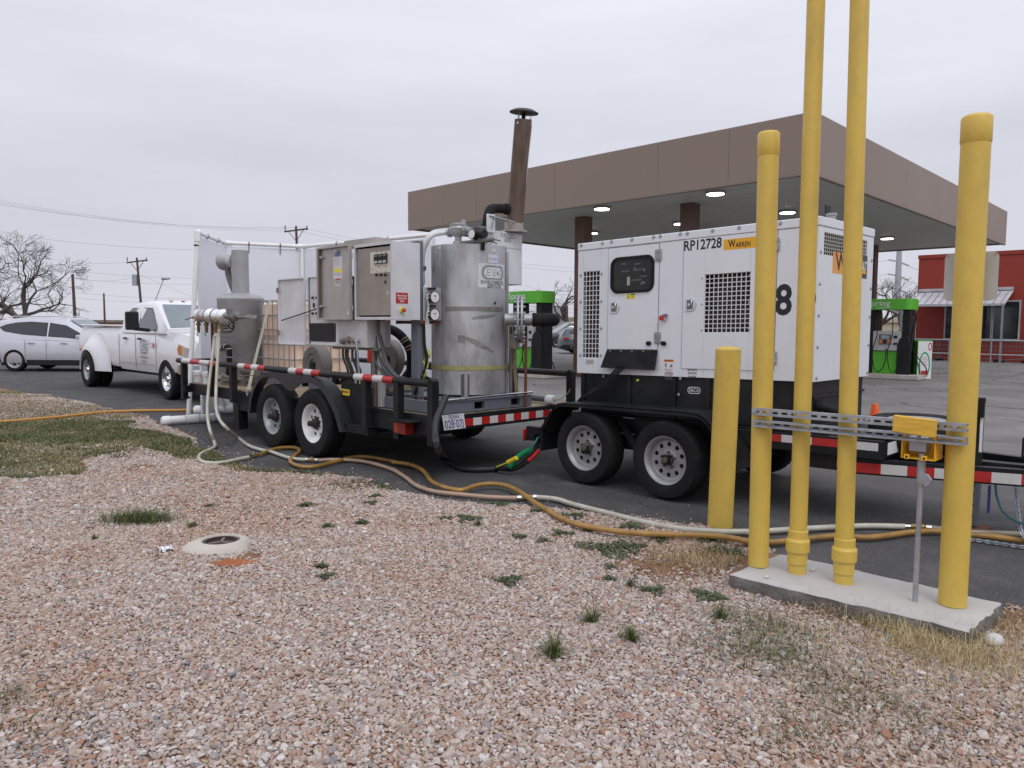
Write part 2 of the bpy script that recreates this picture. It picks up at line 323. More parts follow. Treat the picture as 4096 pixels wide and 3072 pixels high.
asph = shader_ground('asphalt', [(.060, .059, .063), (.088, .085, .086), (.14, .132, .126), (.040, .039, .041), (.19, .18, .17)],
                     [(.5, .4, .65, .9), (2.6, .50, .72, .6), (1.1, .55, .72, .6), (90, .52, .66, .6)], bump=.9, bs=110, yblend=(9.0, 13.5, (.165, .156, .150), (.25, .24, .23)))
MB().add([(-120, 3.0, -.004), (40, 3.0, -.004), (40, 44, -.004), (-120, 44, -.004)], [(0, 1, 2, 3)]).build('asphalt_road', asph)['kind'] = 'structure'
# gravel bed: a height field that dips below the asphalt past its ragged edge
soil = shader_ground('reddish_soil', [(.21, .115, .065), (.26, .18, .12), (.20, .07, .03)], [(2.5, .4, .65, .8), (6, .5, .7, .7)], bump=.9, bs=40)
xs = np.concatenate([np.arange(-60, -22, 1.), np.arange(-22, -9, .15), np.arange(-9, .6, .09), np.arange(.6, 8, .6)]); ys = np.concatenate([np.arange(-8, -.5, .6), np.arange(-.5, 5.6, .09)])
GX, GY = np.meshgrid(xs, ys, indexing='ij'); GZ = ground_z(GX, GY); d_ = edge_y(GX) - GY; GZ = np.where(d_ < 0, np.minimum(-.012 + d_ * .3, -.006), GZ)
GZ = np.maximum(GZ, -.05); nx, ny = GX.shape
vv = np.stack([GX.ravel(), GY.ravel(), GZ.ravel()], 1); idx = np.arange(nx * ny).reshape(nx, ny)
ff = np.stack([idx[:-1, :-1].ravel(), idx[1:, :-1].ravel(), idx[1:, 1:].ravel(), idx[:-1, 1:].ravel()], 1)
me = bpy.data.meshes.new('gravel_bed'); me.from_pydata(vv.tolist(), [], ff.tolist()); me.polygons.foreach_set('use_smooth', [True] * len(me.polygons)); me.materials.append(soil)
gb = bpy.data.objects.new('gravel_bed', me); COL.objects.link(gb); gb['kind'] = 'structure'

# ---- green / brown patches: (x, y, rx, ry, strength)
def gp_(u, v): p = at(u, v); return p.x, p.y
def zq(k, ox, oy, *pts): return [gp_(ox + a * k, oy + b * k) for a, b in pts]
TURF = []        # patches of low green growth
for (a, b, r, s) in ((330, 130, .9, 1.), (520, 150, .7, 1.), (240, 190, .8, 1.), (60, 160, .7, .8), (420, 230, .5, .8), (320, 310, .28, 1.), (110, 350, .30, 1.1), (40, 300, .3, .8), (640, 190, .5, .8), (780, 220, .4, .8), (900, 260, .35, .9), (1020, 290, .3, .7),
                     (680, 285, .22, .8), (660, 318, .12, .8), (1130, 250, .28, .7), (1350, 350, .2, .8), (1440, 330, .22, 1.), (1480, 375, .2, .8), (1600, 390, .15, .6), (1320, 395, .12, .8), (1750, 390, .15, .5), (1950, 480, .22, 1.0), (2080, 455, .2, .8), (2150, 490, .12, .6), (200, 60, .6, .35), (560, 60, .8, .3)):
    x, y = gp_(a * .7233, 1600 + b * .7233); TURF.append((x, y, r, r, s))
TPOLY = [gp_(*p) for p in ((-300, 1700), (200, 1675), (420, 1665), (600, 1720), (760, 1765), (1000, 1800), (1330, 1890), (1300, 1905), (1000, 1880), (900, 1850), (740, 1835), (560, 1800), (440, 1800), (330, 1860), (230, 1905), (90, 1900), (-300, 1880))]
TP2 = [gp_(*p) for p in ((-300, 1560), (120, 1572), (300, 1610), (560, 1650), (640, 1672), (430, 1668), (150, 1680), (-300, 1700))]
def inpoly(x, y, P):
    r_ = np.zeros(x.shape, bool); n = len(P)
    for i in range(n):
        (x0, y0), (x1, y1) = P[i], P[i - 1]; c = (y0 > y) != (y1 > y); r_ ^= c & (x < (x1 - x0) * (y - y0) / (y1 - y0 + 1e-12) + x0)
    return r_
def turf(x, y): a = x + (vnoise(x, y, 2.2, 31) - .5) * .8; b = y + (vnoise(x, y, 2.2, 32) - .5) * .5; return inpoly(a, b, TPOLY)
def turf2(x, y): a = x + (vnoise(x, y, 2.2, 31) - .5) * .8; b = y + (vnoise(x, y, 2.2, 32) - .5) * .5; return inpoly(a, b, TP2)
WEED = []        # dark leafy mats
for (a, b, r) in ((1290, 690, .17), (1420, 680, .09), (735, 875, .075), (1540, 925, .07), (1820, 950, .07), (1030, 615, .07), (690, 445, .10), (520, 540, .09), (385, 540, .05), (800, 640, .05), (930, 655, .035), (1100, 515, .09), (1420, 570, .08), (1580, 635, .09), (1860, 640, .10), (1900, 695, .07), (1985, 715, .06), (1295, 860, .04), (1300, 795, .03), (60, 330, .12), (120, 345, .1), (570, 410, .10), (900, 490, .05), (1190, 590, .05), (1880, 965, .05)):
    x, y = gp_(1500 + a * .7233, 1700 + b * .7233); WEED.append((x, y, r))
for (a, b, r) in ((1700, 598, .07), (2080, 545, .05), (2050, 585, .05), (1810, 720, .04), (2000, 700, .05), (1800, 1000, .04), (1780, 945, .03), (1160, 605, .03)):
    x, y = gp_(a * .7233, 1600 + b * .7233); WEED.append((x, y, r))
BARE = [(*gp_(930, 2262), .11), (*gp_(1010, 2235), .08), (*gp_(2680, 2260), .33), (*gp_(2900, 2230), .25), (*gp_(3000, 2290), .14), (*gp_(3230, 2400), .18), (*gp_(3400, 2450), .18), (*gp_(3560, 2500), .18), (*gp_(4060, 2490), .25), (*gp_(560, 1870), .2)]
PAD = [(-2.33, 4.17), (-2.30, 4.86), (-.97, 4.86), (-1.0, 4.23)]

# ---- gravel stones
def ball(seed, flat):
    rr = random.Random(seed); m = bpy.data.meshes.new('pebble'); import bmesh
    b = bmesh.new(); bmesh.ops.create_icosphere(b, subdivisions=2, radius=1)
    ax = (1.15 + rr.random() * .35, .82 + rr.random() * .2, flat + rr.random() * .2); pl = [(Vector((rr.gauss(0, 1), rr.gauss(0, 1), rr.gauss(0, 1))).normalized(), .72 + rr.random() * .2) for _ in range(9)]
    for v in b.verts:
        for nrm, dd in pl:
            k = v.co.dot(nrm)
            if k > dd: v.co -= nrm * (k - dd) * .97
        v.co = Vector((v.co.x * ax[0], v.co.y * ax[1], v.co.z * ax[2]))
    b.to_mesh(m); b.free(); m.polygons.foreach_set('use_smooth', [True] * len(m.polygons)); return m
stone_mat = bpy.data.materials.new('river_gravel'); stone_mat.use_nodes = True; t = stone_mat.node_tree; b = t.nodes['Principled BSDF']
b.inputs['Roughness'].default_value = .8; b.inputs['Specular IOR Level'].default_value = .3
a_ = t.nodes.new('ShaderNodeAttribute'); a_.attribute_type = 'INSTANCER'; a_.attribute_name = 'rnd'
cr = t.nodes.new('ShaderNodeValToRGB'); cr.color_ramp.interpolation = 'LINEAR'; t.links.new(a_.outputs['Fac'], cr.inputs[0])
el = cr.color_ramp.elements; cs = [(0, (0.490, 0.407, 0.356)), (.10, (0.363, 0.262, 0.206)), (.22, (0.539, 0.492, 0.463)), (.34, (0.323, 0.209, 0.156)), (.44, (0.451, 0.374, 0.338)), (.54, (0.245, 0.214, 0.213)), (.63, (0.510, 0.449, 0.413)), (.72, (0.392, 0.289, 0.225)), (.80, (0.343, 0.182, 0.125)), (.87, (0.608, 0.589, 0.575)), (.94, (0.412, 0.310, 0.225)), (1, (0.216, 0.203, 0.213))]
el[0].position = 0; el[0].color = (*cs[0][1], 1); el[1].position = 1; el[1].color = (*cs[-1][1], 1)
for p_, c_ in cs[1:-1]: q = el.new(p_); q.color = (*c_, 1)
tcn = t.nodes.new('ShaderNodeTexCoord'); nn = t.nodes.new('ShaderNodeTexNoise'); nn.inputs['Scale'].default_value = 2.2; nn.inputs['Detail'].default_value = 4; t.links.new(tcn.outputs['Object'], nn.inputs['Vector'])
mr = t.nodes.new('ShaderNodeMapRange'); mr.inputs[1].default_value = .3; mr.inputs[2].default_value = .7; mr.inputs[3].default_value = .72; mr.inputs[4].default_value = 1.2; t.links.new(nn.outputs[0], mr.inputs[0])
sm = t.nodes.new('ShaderNodeVectorMath'); sm.operation = 'SCALE'; t.links.new(cr.outputs[0], sm.inputs[0]); t.links.new(mr.outputs[0], sm.inputs['Scale']); aw = t.nodes.new('ShaderNodeAttribute'); aw.attribute_type = 'INSTANCER'; aw.attribute_name = 'warm'; wm = t.nodes.new('ShaderNodeMix'); wm.data_type = 'RGBA'; wm.blend_type = 'MULTIPLY'; t.links.new(aw.outputs['Fac'], wm.inputs[0]); t.links.new(sm.outputs[0], wm.inputs[6]); wm.inputs[7].default_value = (.92, .80, .70, 1); t.links.new(wm.outputs[2], b.inputs['Base Color'])
lib = bpy.data.collections.new('pebble_shapes')
for k in range(7):
    po = bpy.data.objects.new('pebble_shape', ball(k, .42 if k < 5 else .62)); po.data.materials.append(stone_mat); lib.objects.link(po)
def density(x, y):
    d = np.ones_like(x)
    for (px, py, rx, ry, s) in TURF: d *= 1 - np.clip(s, 0, 1) * .86 * np.exp(-(((x - px) / rx) ** 2 + ((y - py) / ry) ** 2))
    d = np.where(turf(x, y), d * np.where(vnoise(x, y, 1.7, 41) > .55, .35, .10), d); d = np.where(turf2(x, y), d * .45, d)
    for (px, py, r) in WEED: d *= 1 - .5 * np.exp(-((x - px) ** 2 + (y - py) ** 2) / r ** 2)
    for (px, py, r) in BARE: d *= 1 - .93 * np.exp(-(((x - px) ** 2 + (y - py) ** 2) / r ** 2) ** 2)
    return d
def scatter(sp, dmin, dmax):
    x0, x1, y0, y1 = -22, 1.2, -2.5, 5.1
    nx_, ny_ = int((x1 - x0) / sp), int((y1 - y0) / sp); gx, gy = np.meshgrid(np.arange(nx_), np.arange(ny_), indexing='ij')
    x = x0 + (gx + (gy % 2) * .5 + RNG.uniform(-.42, .42, gx.shape)) * sp; y = y0 + (gy + RNG.uniform(-.42, .42, gx.shape)) * sp
    x = x.ravel(); y = y.ravel(); fw = S2 * (y - x); rt = S2 * (x + y)
    k = (fw > dmin) & (fw < dmax) & (np.abs(rt) < .70 * fw + .35) & (y < edge_y(x) + .02)
    k &= ~((x > -2.32) & (x < -.98) & (y > 4.17 + (x + 2.33) * .045))
    x, y = x[k], y[k]; mcx, mcy = gp_(885, 2198)
    k = (RNG.random(len(x)) < density(x, y)) & (np.hypot(x - mcx, y - mcy) > .20)
    return x[k], y[k]
xa, ya = scatter(.0152, 2.1, 5.6); xb, yb = scatter(.0195, 5.6, 16)
xc = RNG.uniform(-11, -2.4, 420); yc = edge_y(xc) + RNG.exponential(.13, 420)           # strays on the asphalt
px_ = np.concatenate([xa, xb, xc]); py_ = np.concatenate([ya, yb, yc]); nP = len(px_)
sz = np.concatenate([np.full(len(xa), .0087), np.full(len(xb), .0108), np.full(len(xc), .0060)]) * np.exp(RNG.normal(0, .27, nP))
pz_ = np.where(py_ < edge_y(px_), ground_z(px_, py_), 0) + sz * RNG.uniform(.1, .62, nP)
pts = bpy.data.meshes.new('gravel'); pts.vertices.add(nP); pts.vertices.foreach_set('co', np.stack([px_, py_, pz_], 1).ravel())
def attr(n, ty, arr): a = pts.attributes.new(n, ty, 'POINT'); a.data.foreach_set('vector' if ty == 'FLOAT_VECTOR' else 'value', arr.ravel())
attr('rnd', 'FLOAT', np.clip(RNG.random(nP) + (vnoise(px_, py_, .5, 9) - .5) * .15, 0, 1).astype(np.float32)); attr('size', 'FLOAT', sz.astype(np.float32)); attr('warm', 'FLOAT', np.clip((vnoise(px_, py_, 1.1, 61) - .45) * 1.6 + (vnoise(px_, py_, 4., 62) - .5) * .8 - .15 + RNG.normal(0, .15, nP) + np.exp(-((px_ + 4.9) ** 2 + (py_ - 2.6) ** 2) / .8) * .3, 0, 1).astype(np.float32))
attr('rot', 'FLOAT_VECTOR', np.stack([RNG.normal(0, .38, nP), RNG.normal(0, .38, nP), RNG.uniform(0, 6.28, nP)], 1).astype(np.float32)); attr('pick', 'INT', RNG.integers(0, 7, nP))
gr = bpy.data.objects.new('gravel', pts); COL.objects.link(gr); gr['kind'] = 'stuff'
ng = bpy.data.node_groups.new('gravel_nodes', 'GeometryNodeTree'); ng.interface.new_socket('Geometry', in_out='INPUT', socket_type='NodeSocketGeometry'); ng.interface.new_socket('Geometry', in_out='OUTPUT', socket_type='NodeSocketGeometry')
gi = ng.nodes.new('NodeGroupInput'); go = ng.nodes.new('NodeGroupOutput'); ip = ng.nodes.new('GeometryNodeInstanceOnPoints'); ci = ng.nodes.new('GeometryNodeCollectionInfo'); ci.inputs[0].default_value = lib
ci.inputs['Separate Children'].default_value = True; ci.inputs['Reset Children'].default_value = True
def na(n, ty): a = ng.nodes.new('GeometryNodeInputNamedAttribute'); a.data_type = ty; a.inputs[0].default_value = n; return a.outputs[0]
m2p = ng.nodes.new('GeometryNodeMeshToPoints'); ng.links.new(gi.outputs[0], m2p.inputs[0]); ng.links.new(m2p.outputs[0], ip.inputs['Points']); ng.links.new(ci.outputs[0], ip.inputs['Instance']); ip.inputs['Pick Instance'].default_value = True
ng.links.new(na('pick', 'INT'), ip.inputs['Instance Index']); ng.links.new(na('size', 'FLOAT'), ip.inputs['Scale'])
e2r = ng.nodes.new('FunctionNodeEulerToRotation'); ng.links.new(na('rot', 'FLOAT_VECTOR'), e2r.inputs[0]); ng.links.new(e2r.outputs[0], ip.inputs['Rotation']); ng.links.new(ip.outputs[0], go.inputs[0])
gr.modifiers.new('stones', 'NODES').node_group = ng
print('stones', nP)

rc = MB(); c0 = at(935, 2262); ra = random.Random(4); P_ = [Vector((c0.x, c0.y, 0)) + Vector(Rv) * ((.21 + ra.gauss(0, .02)) * cos(a_)) + Vector(Fh) * ((.075 + ra.gauss(0, .012)) * sin(a_)) for a_ in np.linspace(0, 2 * pi, 26, endpoint=False)]
rc.add([(p_.x, p_.y, float(ground_z(p_.x, p_.y)) + .004) for p_ in P_] + [(c0.x, c0.y, float(ground_z(c0.x, c0.y)) + .012)], [(k, (k + 1) % 26, 26) for k in range(26)]); rs0 = rc.build('red_soil_patch', M('red_soil', (.33, .105, .035), .95, bump=1., bs=60, dirt=(.22, .09, .04), ds=12, da=.8)); rs0['kind'] = 'structure'
# ---- grass, weeds, straw (vertex-coloured blades)
gm = bpy.data.materials.new('grass_blades'); gm.use_nodes = True; t = gm.node_tree; b = t.nodes['Principled BSDF']; b.inputs['Roughness'].default_value = .6; b.inputs['Specular IOR Level'].default_value = .25
a_ = t.nodes.new('ShaderNodeAttribute'); a_.attribute_name = 'col'; t.links.new(a_.outputs['Color'], b.inputs['Base Color'])
def blades(name, x, y, L, lean, wd, cols, z0=None, droop=1., root=None):
    n = len(x); z0 = ground_z(x, y) if z0 is None else z0; a = RNG.uniform(0, 2 * pi, n); dx, dy = np.cos(a), np.sin(a); wx, wy = -dy, dx
    h1 = L * .55 * np.cos(lean * .6); r1 = L * .55 * np.sin(lean * .6); h2 = np.maximum(h1 + L * .45 * np.cos(lean * 1.5 * droop), .002); r2 = r1 + L * .45 * np.sin(np.minimum(lean * 1.5, 1.5))
    w = wd * RNG.uniform(.7, 1.3, n)
    P = np.empty((n, 5, 3)); ox = x; oy = y
    P[:, 0] = np.stack([ox - wx * w, oy - wy * w, z0], 1); P[:, 1] = np.stack([ox + wx * w, oy + wy * w, z0], 1)
    P[:, 2] = np.stack([ox + dx * r1 - wx * w * .8, oy + dy * r1 - wy * w * .8, z0 + h1], 1); P[:, 3] = np.stack([ox + dx * r1 + wx * w * .8, oy + dy * r1 + wy * w * .8, z0 + h1], 1)
    P[:, 4] = np.stack([ox + dx * r2, oy + dy * r2, z0 + h2], 1)
    if root is not None: P -= np.array(root)
    me = bpy.data.meshes.new(name); me.vertices.add(5 * n); me.vertices.foreach_set('co', P.ravel())
    base = np.arange(n)[:, None] * 5; q = base + np.array([0, 1, 3, 2]); tr = base + np.array([2, 3, 4])
    li = np.concatenate([q, tr], 1).ravel(); me.loops.add(len(li)); me.loops.foreach_set('vertex_index', li)
    ls = (np.arange(n)[:, None] * 7 + np.array([0, 4])).ravel(); me.polygons.add(2 * n); me.polygons.foreach_set('loop_start', ls)
    me.update(calc_edges=True); me.validate()
    ca = me.color_attributes.new('col', 'FLOAT_COLOR', 'POINT'); cc = np.array(cols)[RNG.integers(0, len(cols), n)] * RNG.uniform(.75, 1.25, (n, 1))
    c4 = np.concatenate([cc, np.ones((n, 1))], 1); ca.data.foreach_set('color', np.repeat(c4, 5, 0).ravel()); me.materials.append(gm)
    ob = bpy.data.objects.new(name, me); COL.objects.link(ob); return ob
GREEN = [(.075, .105, .035), (.10, .125, .045), (.13, .14, .06), (.06, .085, .03), (.17, .15, .085), (.085, .12, .035)]
TAN = [(.33, .27, .15), (.25, .20, .11), (.38, .32, .19), (.14, .14, .06)]
X, Y = [], []
for (px, py, rx, ry, s) in TURF:
    n = int(5200 * rx * ry * s) + 200; X.append(RNG.normal(px, rx * .62, n)); Y.append(RNG.normal(py, ry * .62, n))
X = np.concatenate(X); Y = np.concatenate(Y); k = (Y < edge_y(X) - .01) & (vnoise(X, Y, 4, 11) + RNG.normal(0, .15, len(X)) > .38); X, Y = X[k], Y[k]
blades('low_grass', X, Y, RNG.uniform(.015, .055, len(X)), RNG.uniform(.2, 1.3, len(X)), .0030, GREEN + TAN[:1])['kind'] = 'stuff'
X = RNG.uniform(-14, -6.2, 230000); Y = RNG.uniform(1.0, 4.6, 230000); k = turf(X, Y) & (Y < edge_y(X) - .02); X, Y = X[k], Y[k]; gm_ = vnoise(X, Y, 1.3, 51) * .6 + vnoise(X, Y, 3.3, 52) * .4 + RNG.normal(0, .08, len(X))
k = gm_ > .48; blades('green_turf', X[k], Y[k], RNG.uniform(.015, .06, k.sum()), RNG.uniform(.3, 1.4, k.sum()), .0036, GREEN + [(.12, .15, .05), (.15, .17, .07), (.2, .18, .09)])['kind'] = 'stuff'
k = (gm_ < .56) & (RNG.random(len(X)) < .7); blades('tan_turf', X[k], Y[k], RNG.uniform(.012, .045, k.sum()), RNG.uniform(.5, 1.5, k.sum()), .0034, TAN + [(.21, .19, .08), (.18, .17, .07), (.22, .19, .08)])['kind'] = 'stuff'
X = RNG.uniform(-22, -9, 150000); Y = RNG.uniform(1.0, 4.8, 150000); k = (Y < edge_y(X)) & turf2(X, Y) & (vnoise(X, Y, 1.1, 21) > .2); X, Y = X[k], Y[k]
blades('dry_turf', X, Y, RNG.uniform(.012, .05, len(X)), RNG.uniform(.4, 1.4, len(X)), .0022, TAN + GREEN[:3])['kind'] = 'stuff'
# straw by the slab
X, Y = [], []
for (u, v, r, n) in ((3640, 2540, .18, 900), (3720, 2610, .2, 800), (3850, 2620, .2, 500), (3500, 2470, .14, 350), (3950, 2650, .2, 500), (3300, 2420, .14, 350), (2750, 2240, .22, 500), (2900, 2260, .15, 300), (3300, 2560, .25, 250), (3760, 2750, .3, 400), (4050, 2560, .2, 300)):
    x, y = gp_(u, v); X.append(RNG.normal(x, r * .6, n)); Y.append(RNG.normal(y, r * .6, n))
X = np.concatenate(X); Y = np.concatenate(Y); k = ~((X > -2.34) & (X < -.97) & (Y > 4.15 + (X + 2.33) * .045)) & (Y < edge_y(X)); X, Y = X[k], Y[k]
blades('dead_straw', X, Y, RNG.uniform(.04, .15, len(X)), RNG.uniform(1.15, 1.6, len(X)) - (RNG.random(len(X)) < .2) * .7, .0009, [(.48, .38, .20), (.40, .31, .15), (.55, .45, .27), (.30, .22, .11)], z0=ground_z(X, Y) + .01)['kind'] = 'stuff'
X, Y = [], []
for (px, py, r) in BARE[2:9]: n = int(2600 * r); X.append(RNG.normal(px, r * .7, n)); Y.append(RNG.normal(py, r * .7, n))
X = np.concatenate(X); Y = np.concatenate(Y); k = ~((X > -2.34) & (X < -.97) & (Y > 4.15 + (X + 2.33) * .045)) & (Y < edge_y(X)); X, Y = X[k], Y[k]
blades('brown_dead_growth', X, Y, RNG.uniform(.015, .05, len(X)), RNG.uniform(.5, 1.5, len(X)), .0018, [(.19, .10, .045), (.24, .13, .06), (.14, .085, .04), (.28, .19, .10)])['kind'] = 'stuff'
X, Y = [], []
for (px, py, r) in WEED: n = int(42000 * r * r) + 120; a = RNG.uniform(0, 2 * pi, n); q_ = 1.3 * r * RNG.random(n) ** .75 * (.75 + .4 * np.sin(a * 3 + px * 9)); X.append(px + q_ * np.cos(a)); Y.append(py + q_ * np.sin(a))
X = np.concatenate(X); Y = np.concatenate(Y); k = Y < edge_y(X) + .03; X, Y = X[k], Y[k]
blades('creeping_weeds', X, Y, RNG.uniform(.012, .028, len(X)), RNG.uniform(.7, 1.45, len(X)), .0052, [(.085, .115, .06), (.11, .14, .075), (.07, .10, .055), (.14, .155, .085), (.13, .13, .08)], z0=ground_z(X, Y) + RNG.uniform(.004, .018, len(X)))['kind'] = 'stuff'
# loose blades thinly spread at the front right
X, Y = [], []
for (u, v, r, n) in ((3120, 2560, .22, 260), (3250, 2680, .2, 160), (3450, 2800, .3, 200), (2850, 2620, .2, 110), (3700, 2950, .3, 180), (60, 2950, .25, 160), (30, 2820, .1, 100), (3050, 2500, .2, 500), (3600, 2850, .3, 150), (2980, 2600, .2, 500), (3120, 2640, .18, 350), (3350, 2790, .2, 260), (3180, 2930, .2, 250), (700, 2020, .3, 160), (1000, 2060, .25, 120), (1150, 1960, .25, 120)):
    x, y = gp_(u, v); X.append(RNG.normal(x, r * .6, n)); Y.append(RNG.normal(y, r * .6, n))
X = np.concatenate(X); Y = np.concatenate(Y); blades('thin_grass', X, Y, RNG.uniform(.03, .08, len(X)), RNG.uniform(.6, 1.5, len(X)), .0014, GREEN[:4] + [(.17, .15, .085)])['kind'] = 'stuff'
TUFTS = [((560, 2095),   .13, .12, 1000, 'wide bright green grass clump growing left of the concrete manhole'), ((770, 2120), .07, .05, 160, 'small low grass clump just behind the concrete manhole'),
         ((1912, 2115), .035, .06, 110, 'upright dark green weed alone in the gravel in the middle of the picture'), ((2365, 2500), .06, .10, 110, 'sparse spiky grass tuft with dry tips right of the frame centre'),
         ((2525, 2570), .05, .09, 130, 'dense round green grass tuft in the gravel, second of the three spiky ones'), ((2215, 2640), .06, .12, 150, 'largest spiky green tuft nearest the camera, lowest in the picture'),
         ((2520, 2350), .03, .07, 60, 'thin grass tuft beside a dark weed mat left of the slab'), ((2880, 2480), .05, .09, 100, 'loose green tuft in the gravel left of the slab front'), ((380, 2160), .03, .04, 60, 'tiny yellowish grass tuft at far left of the manhole')]
for (uv, r, L, n, lab) in TUFTS:
    x, y = gp_(*uv); a = RNG.uniform(0, 2 * pi, n); q_ = r * RNG.random(n) ** .8; k_ = .9 if n == 1000 else .5; q2 = RNG.normal(0, .09, n) if n == 1000 else 0; X = x + q_ * np.cos(a) * k_ + q2; Y = y + q_ * np.sin(a) * k_ + q2
    ob = blades('grass_tuft', X, Y, RNG.uniform(.5, 1.1, n) * L * 1.3, RNG.uniform(.35, 1.45, n), .0019, GREEN[:4] + [(.11, .17, .04), (.19, .17, .08)], root=(x, y, 0)); ob.location = (x, y, 0); tag(ob, lab, 'grass')

# ------------------------------------------------------------------ canopy
cn = thing('gas_station_canopy', 'large brown flat fuelling canopy with grey soffit standing over the pumps', 'canopy', (-13.6, 24.4, 0))
CX0, CX1, CY0, CY1, CB, CT = -20.43, -6.85, 15.4, 33.6, 4.6, 5.82
XF[0] = lambda p: (p[0] - .033 * (p[1] - 15.4), p[1] - .012 * (p[0] + 6.85), p[2])
mb = MB()
for i in range(5):     # fascia panels, near face, end faces with real joints
    pass
xsn = [CX0, -18.6, -17.05, -13.9, -10.6, -8.75, CX1]
for a, b in zip(xsn, xsn[1:]): MB().box(a + .003, b - .003, CY0, CY0 + .06, CB, CT).build('fascia_panel', brown_fascia, cn)
ysn = list(np.linspace(CY0, CY1, 7))
for a, b in zip(ysn, ysn[1:]):
    MB().box(CX1 - .06, CX1, a + .07 if a == CY0 else a + .003, b - .003, CB, CT).build('fascia_panel', brown_fascia, cn)
MB().box(CX0, CX0 + .06, CY0 + .07, CY1, CB, CT).box(CX0 + .07, CX1 - .07, CY1 - .06, CY1, CB, CT).build('fascia_back', brown_fascia, cn)
mb = MB()
for k in range(44):   # soffit boards as ribbed metal pans running along X
    y0 = CY0 + .1 + k * .41; mb.box(CX0 + .1, CX1 - .1, y0, y0 + .385, CB + .055, CB + .08)
mb.box(CX0 + .08, CX1 - .08, CY0 + .08, CY1 - .08, CB + .09, CT - .15); mb.build('soffit', soffit_m, cn)
MB().box(CX0, CX1, CY0 + .0, CY0 + .1, CB - .02, CB - .003).box(CX1 - .1, CX1, CY0 + .11, CY1, CB - .02, CB - .003).build('drip_edge', brown_fascia, cn)
for x in (-14.5, -10.9):
    for y in (17.4, 24.4, 31.2): box_ob('column', (x - .19, x + .19, y - .19, y + .19, 0, CB + .05), brown_col, cn, .01)
for x in (-16.4, -12.9, -9.5):
    for y in (16.2, 20.2, 24.4, 28.5):
        if x < -16 and y < 17: continue
        f_ = MB().cyl((x, y, CB - .01), (x, y, CB + .05), .24, n=20).build('ceiling_light', alu, cn); MB().cyl((x, y, CB - .025), (x, y, CB - .012), .20, n=20).build('diffuser', lightm, f_)

XF[0] = None
# ------------------------------------------------------------------ pump islands, pumps
ISL = [(-15.48, 16.32), (-8.05, 23.8)]
for (x, y) in ISL:
    box_ob('pump_island', (x - 2.2 if x < -10 else x - 1.2, x + .95, y - .55, y + .55, 0, .14), concrete, None, .02)['kind'] = 'structure'
def pump(x, y, lab, zs=1.):
    r = thing('fuel_pump', lab, 'fuel pump', (x, y, .14), 'green topped fuel pumps'); r.scale = (1, 1, zs); z = .14; w = .62; d = .34
    c = MB().box(x - .40, x + .38, y - d + .05, y + d, z, z + .72).build('lower_cabinet', green_paint, r, .01)
    p = MB().box(x - .40, x + .36, y - d, y + d, z + .73, z + 1.34).build('dispenser_panel', cabinet_grey, r, .01)
    MB().box(x - .22, x + .12, y - d - .02, y - d - .002, z + .92, z + 1.24).build('screen_frame', grey_paint, p, .005)
    MB().box(x - .16, x + .06, y - d - .028, y - d - .022, z + 1.10, z + 1.2).build('screen', galv, p)
    for k in range(3): MB().box(x - .20 + k * .11, x - .13 + k * .11, y - d - .03, y - d - .021, z + .95, z + 1.07).build('grade_button', (amber_lamp, black_plastic, amber_lamp)[k], p)
    MB().box(x + .18, x + .28, y - d - .015, y - d - .002, z + 1.12, z + 1.2).build('card_reader', black_plastic, p); MB().box(x + .18, x + .28, y - d - .015, y - d - .002, z + .92, z + .98).build('receipt_slot', black_plastic, p)
    mb = MB()
    for sx in (-1, 1):
        X0 = x + sx * .47; mb.box(X0 - .1, X0 + .1, y - .26, y + .26, z, z + 2.0)
    mb.build('side_column', black_plastic, r, .02)
    f = lambda u, v: (x + .44 + u, y - .265, z + v)
    MB().prism([(-.16, 0), (.2, 0), (.22, .9), (.14, 1.15), (.02, 1.2), (-.1, 1.1), (-.16, .9)], f, (0, -.1, 0)).build('hose_shroud', black_plastic, r, .02)
    P = rrect(-.78, .62, -.40, .40, .18, 6); top = MB().prism(P, lambda u, v: (x + u, y + v, z + 2.0), (0, 0, .34)).build('sign_band', green_paint, r, .01)
    text('lettering', 'Spring', .27, planeY(x - .27, y - .406, z + 2.2), white_ink, top); text('lettering', 'Market', .09, planeY(x - .20, y - .406, z + 2.06), white_ink, top)
    hs = MB()
    for x0 in (-.36, .06):
        hs.tube(curve([(x + x0, y - .3, z + 1.95), (x + x0 + .1, y - .42, z + 1.7), (x + x0 + .12, y - .48, z + 1.2), (x + x0 + .02, y - .5, z + .7), (x + x0 + .1, y - .52, z + .15), (x + x0 + .26, y - .5, z + .1), (x + x0 + .36, y - .45, z + .35), (x + x0 + .36, y - .36, z + .8)], 5), .014, 6)
    for dx in (.12, .3): hs.tube(curve([(x + .6, y - .2, z + 1.9), (x + .72, y - .22, z + 1.75), (x + .62, y - .24, z + 1.2), (x + .7, y - .2, z + .7), (x + .72 + dx, y - .2, z + .25), (x + .74 + dx, y - .2, z + .02)], 5), .016, 6)
    hs.build('hose', black_rubber, r)
pump(-15.48, 16.32, 'green topped fuel pump seen behind the steel tank and flange'); pump(-8.05, 23.8, 'green topped fuel pump right of the white generator beside the store', .93)
pc_ = far(3668, 21.95); bx = thing('promotion_box', 'green and white promotional box standing beside the right fuel pump', 'display box', pc_, rot=radians(36))
box_ob('body', (0, .40, .0, .34, 0, 1.12), green_paint, bx, .01); fc = box_ob('poster', (.012, .388, -.014, -.002, .02, 1.10), white_ink, bx, .0)
pf = planeY(.2, -.0155, .42); O = circ(0, 0, .15, 24, .38); I = circ(0, 0, .115, 24, .33); MB().strip([pf(*p) for p in O], [pf(*p) for p in I]).build('ring_print', M('teal_print', (.03, .32, .16), .5), fc)
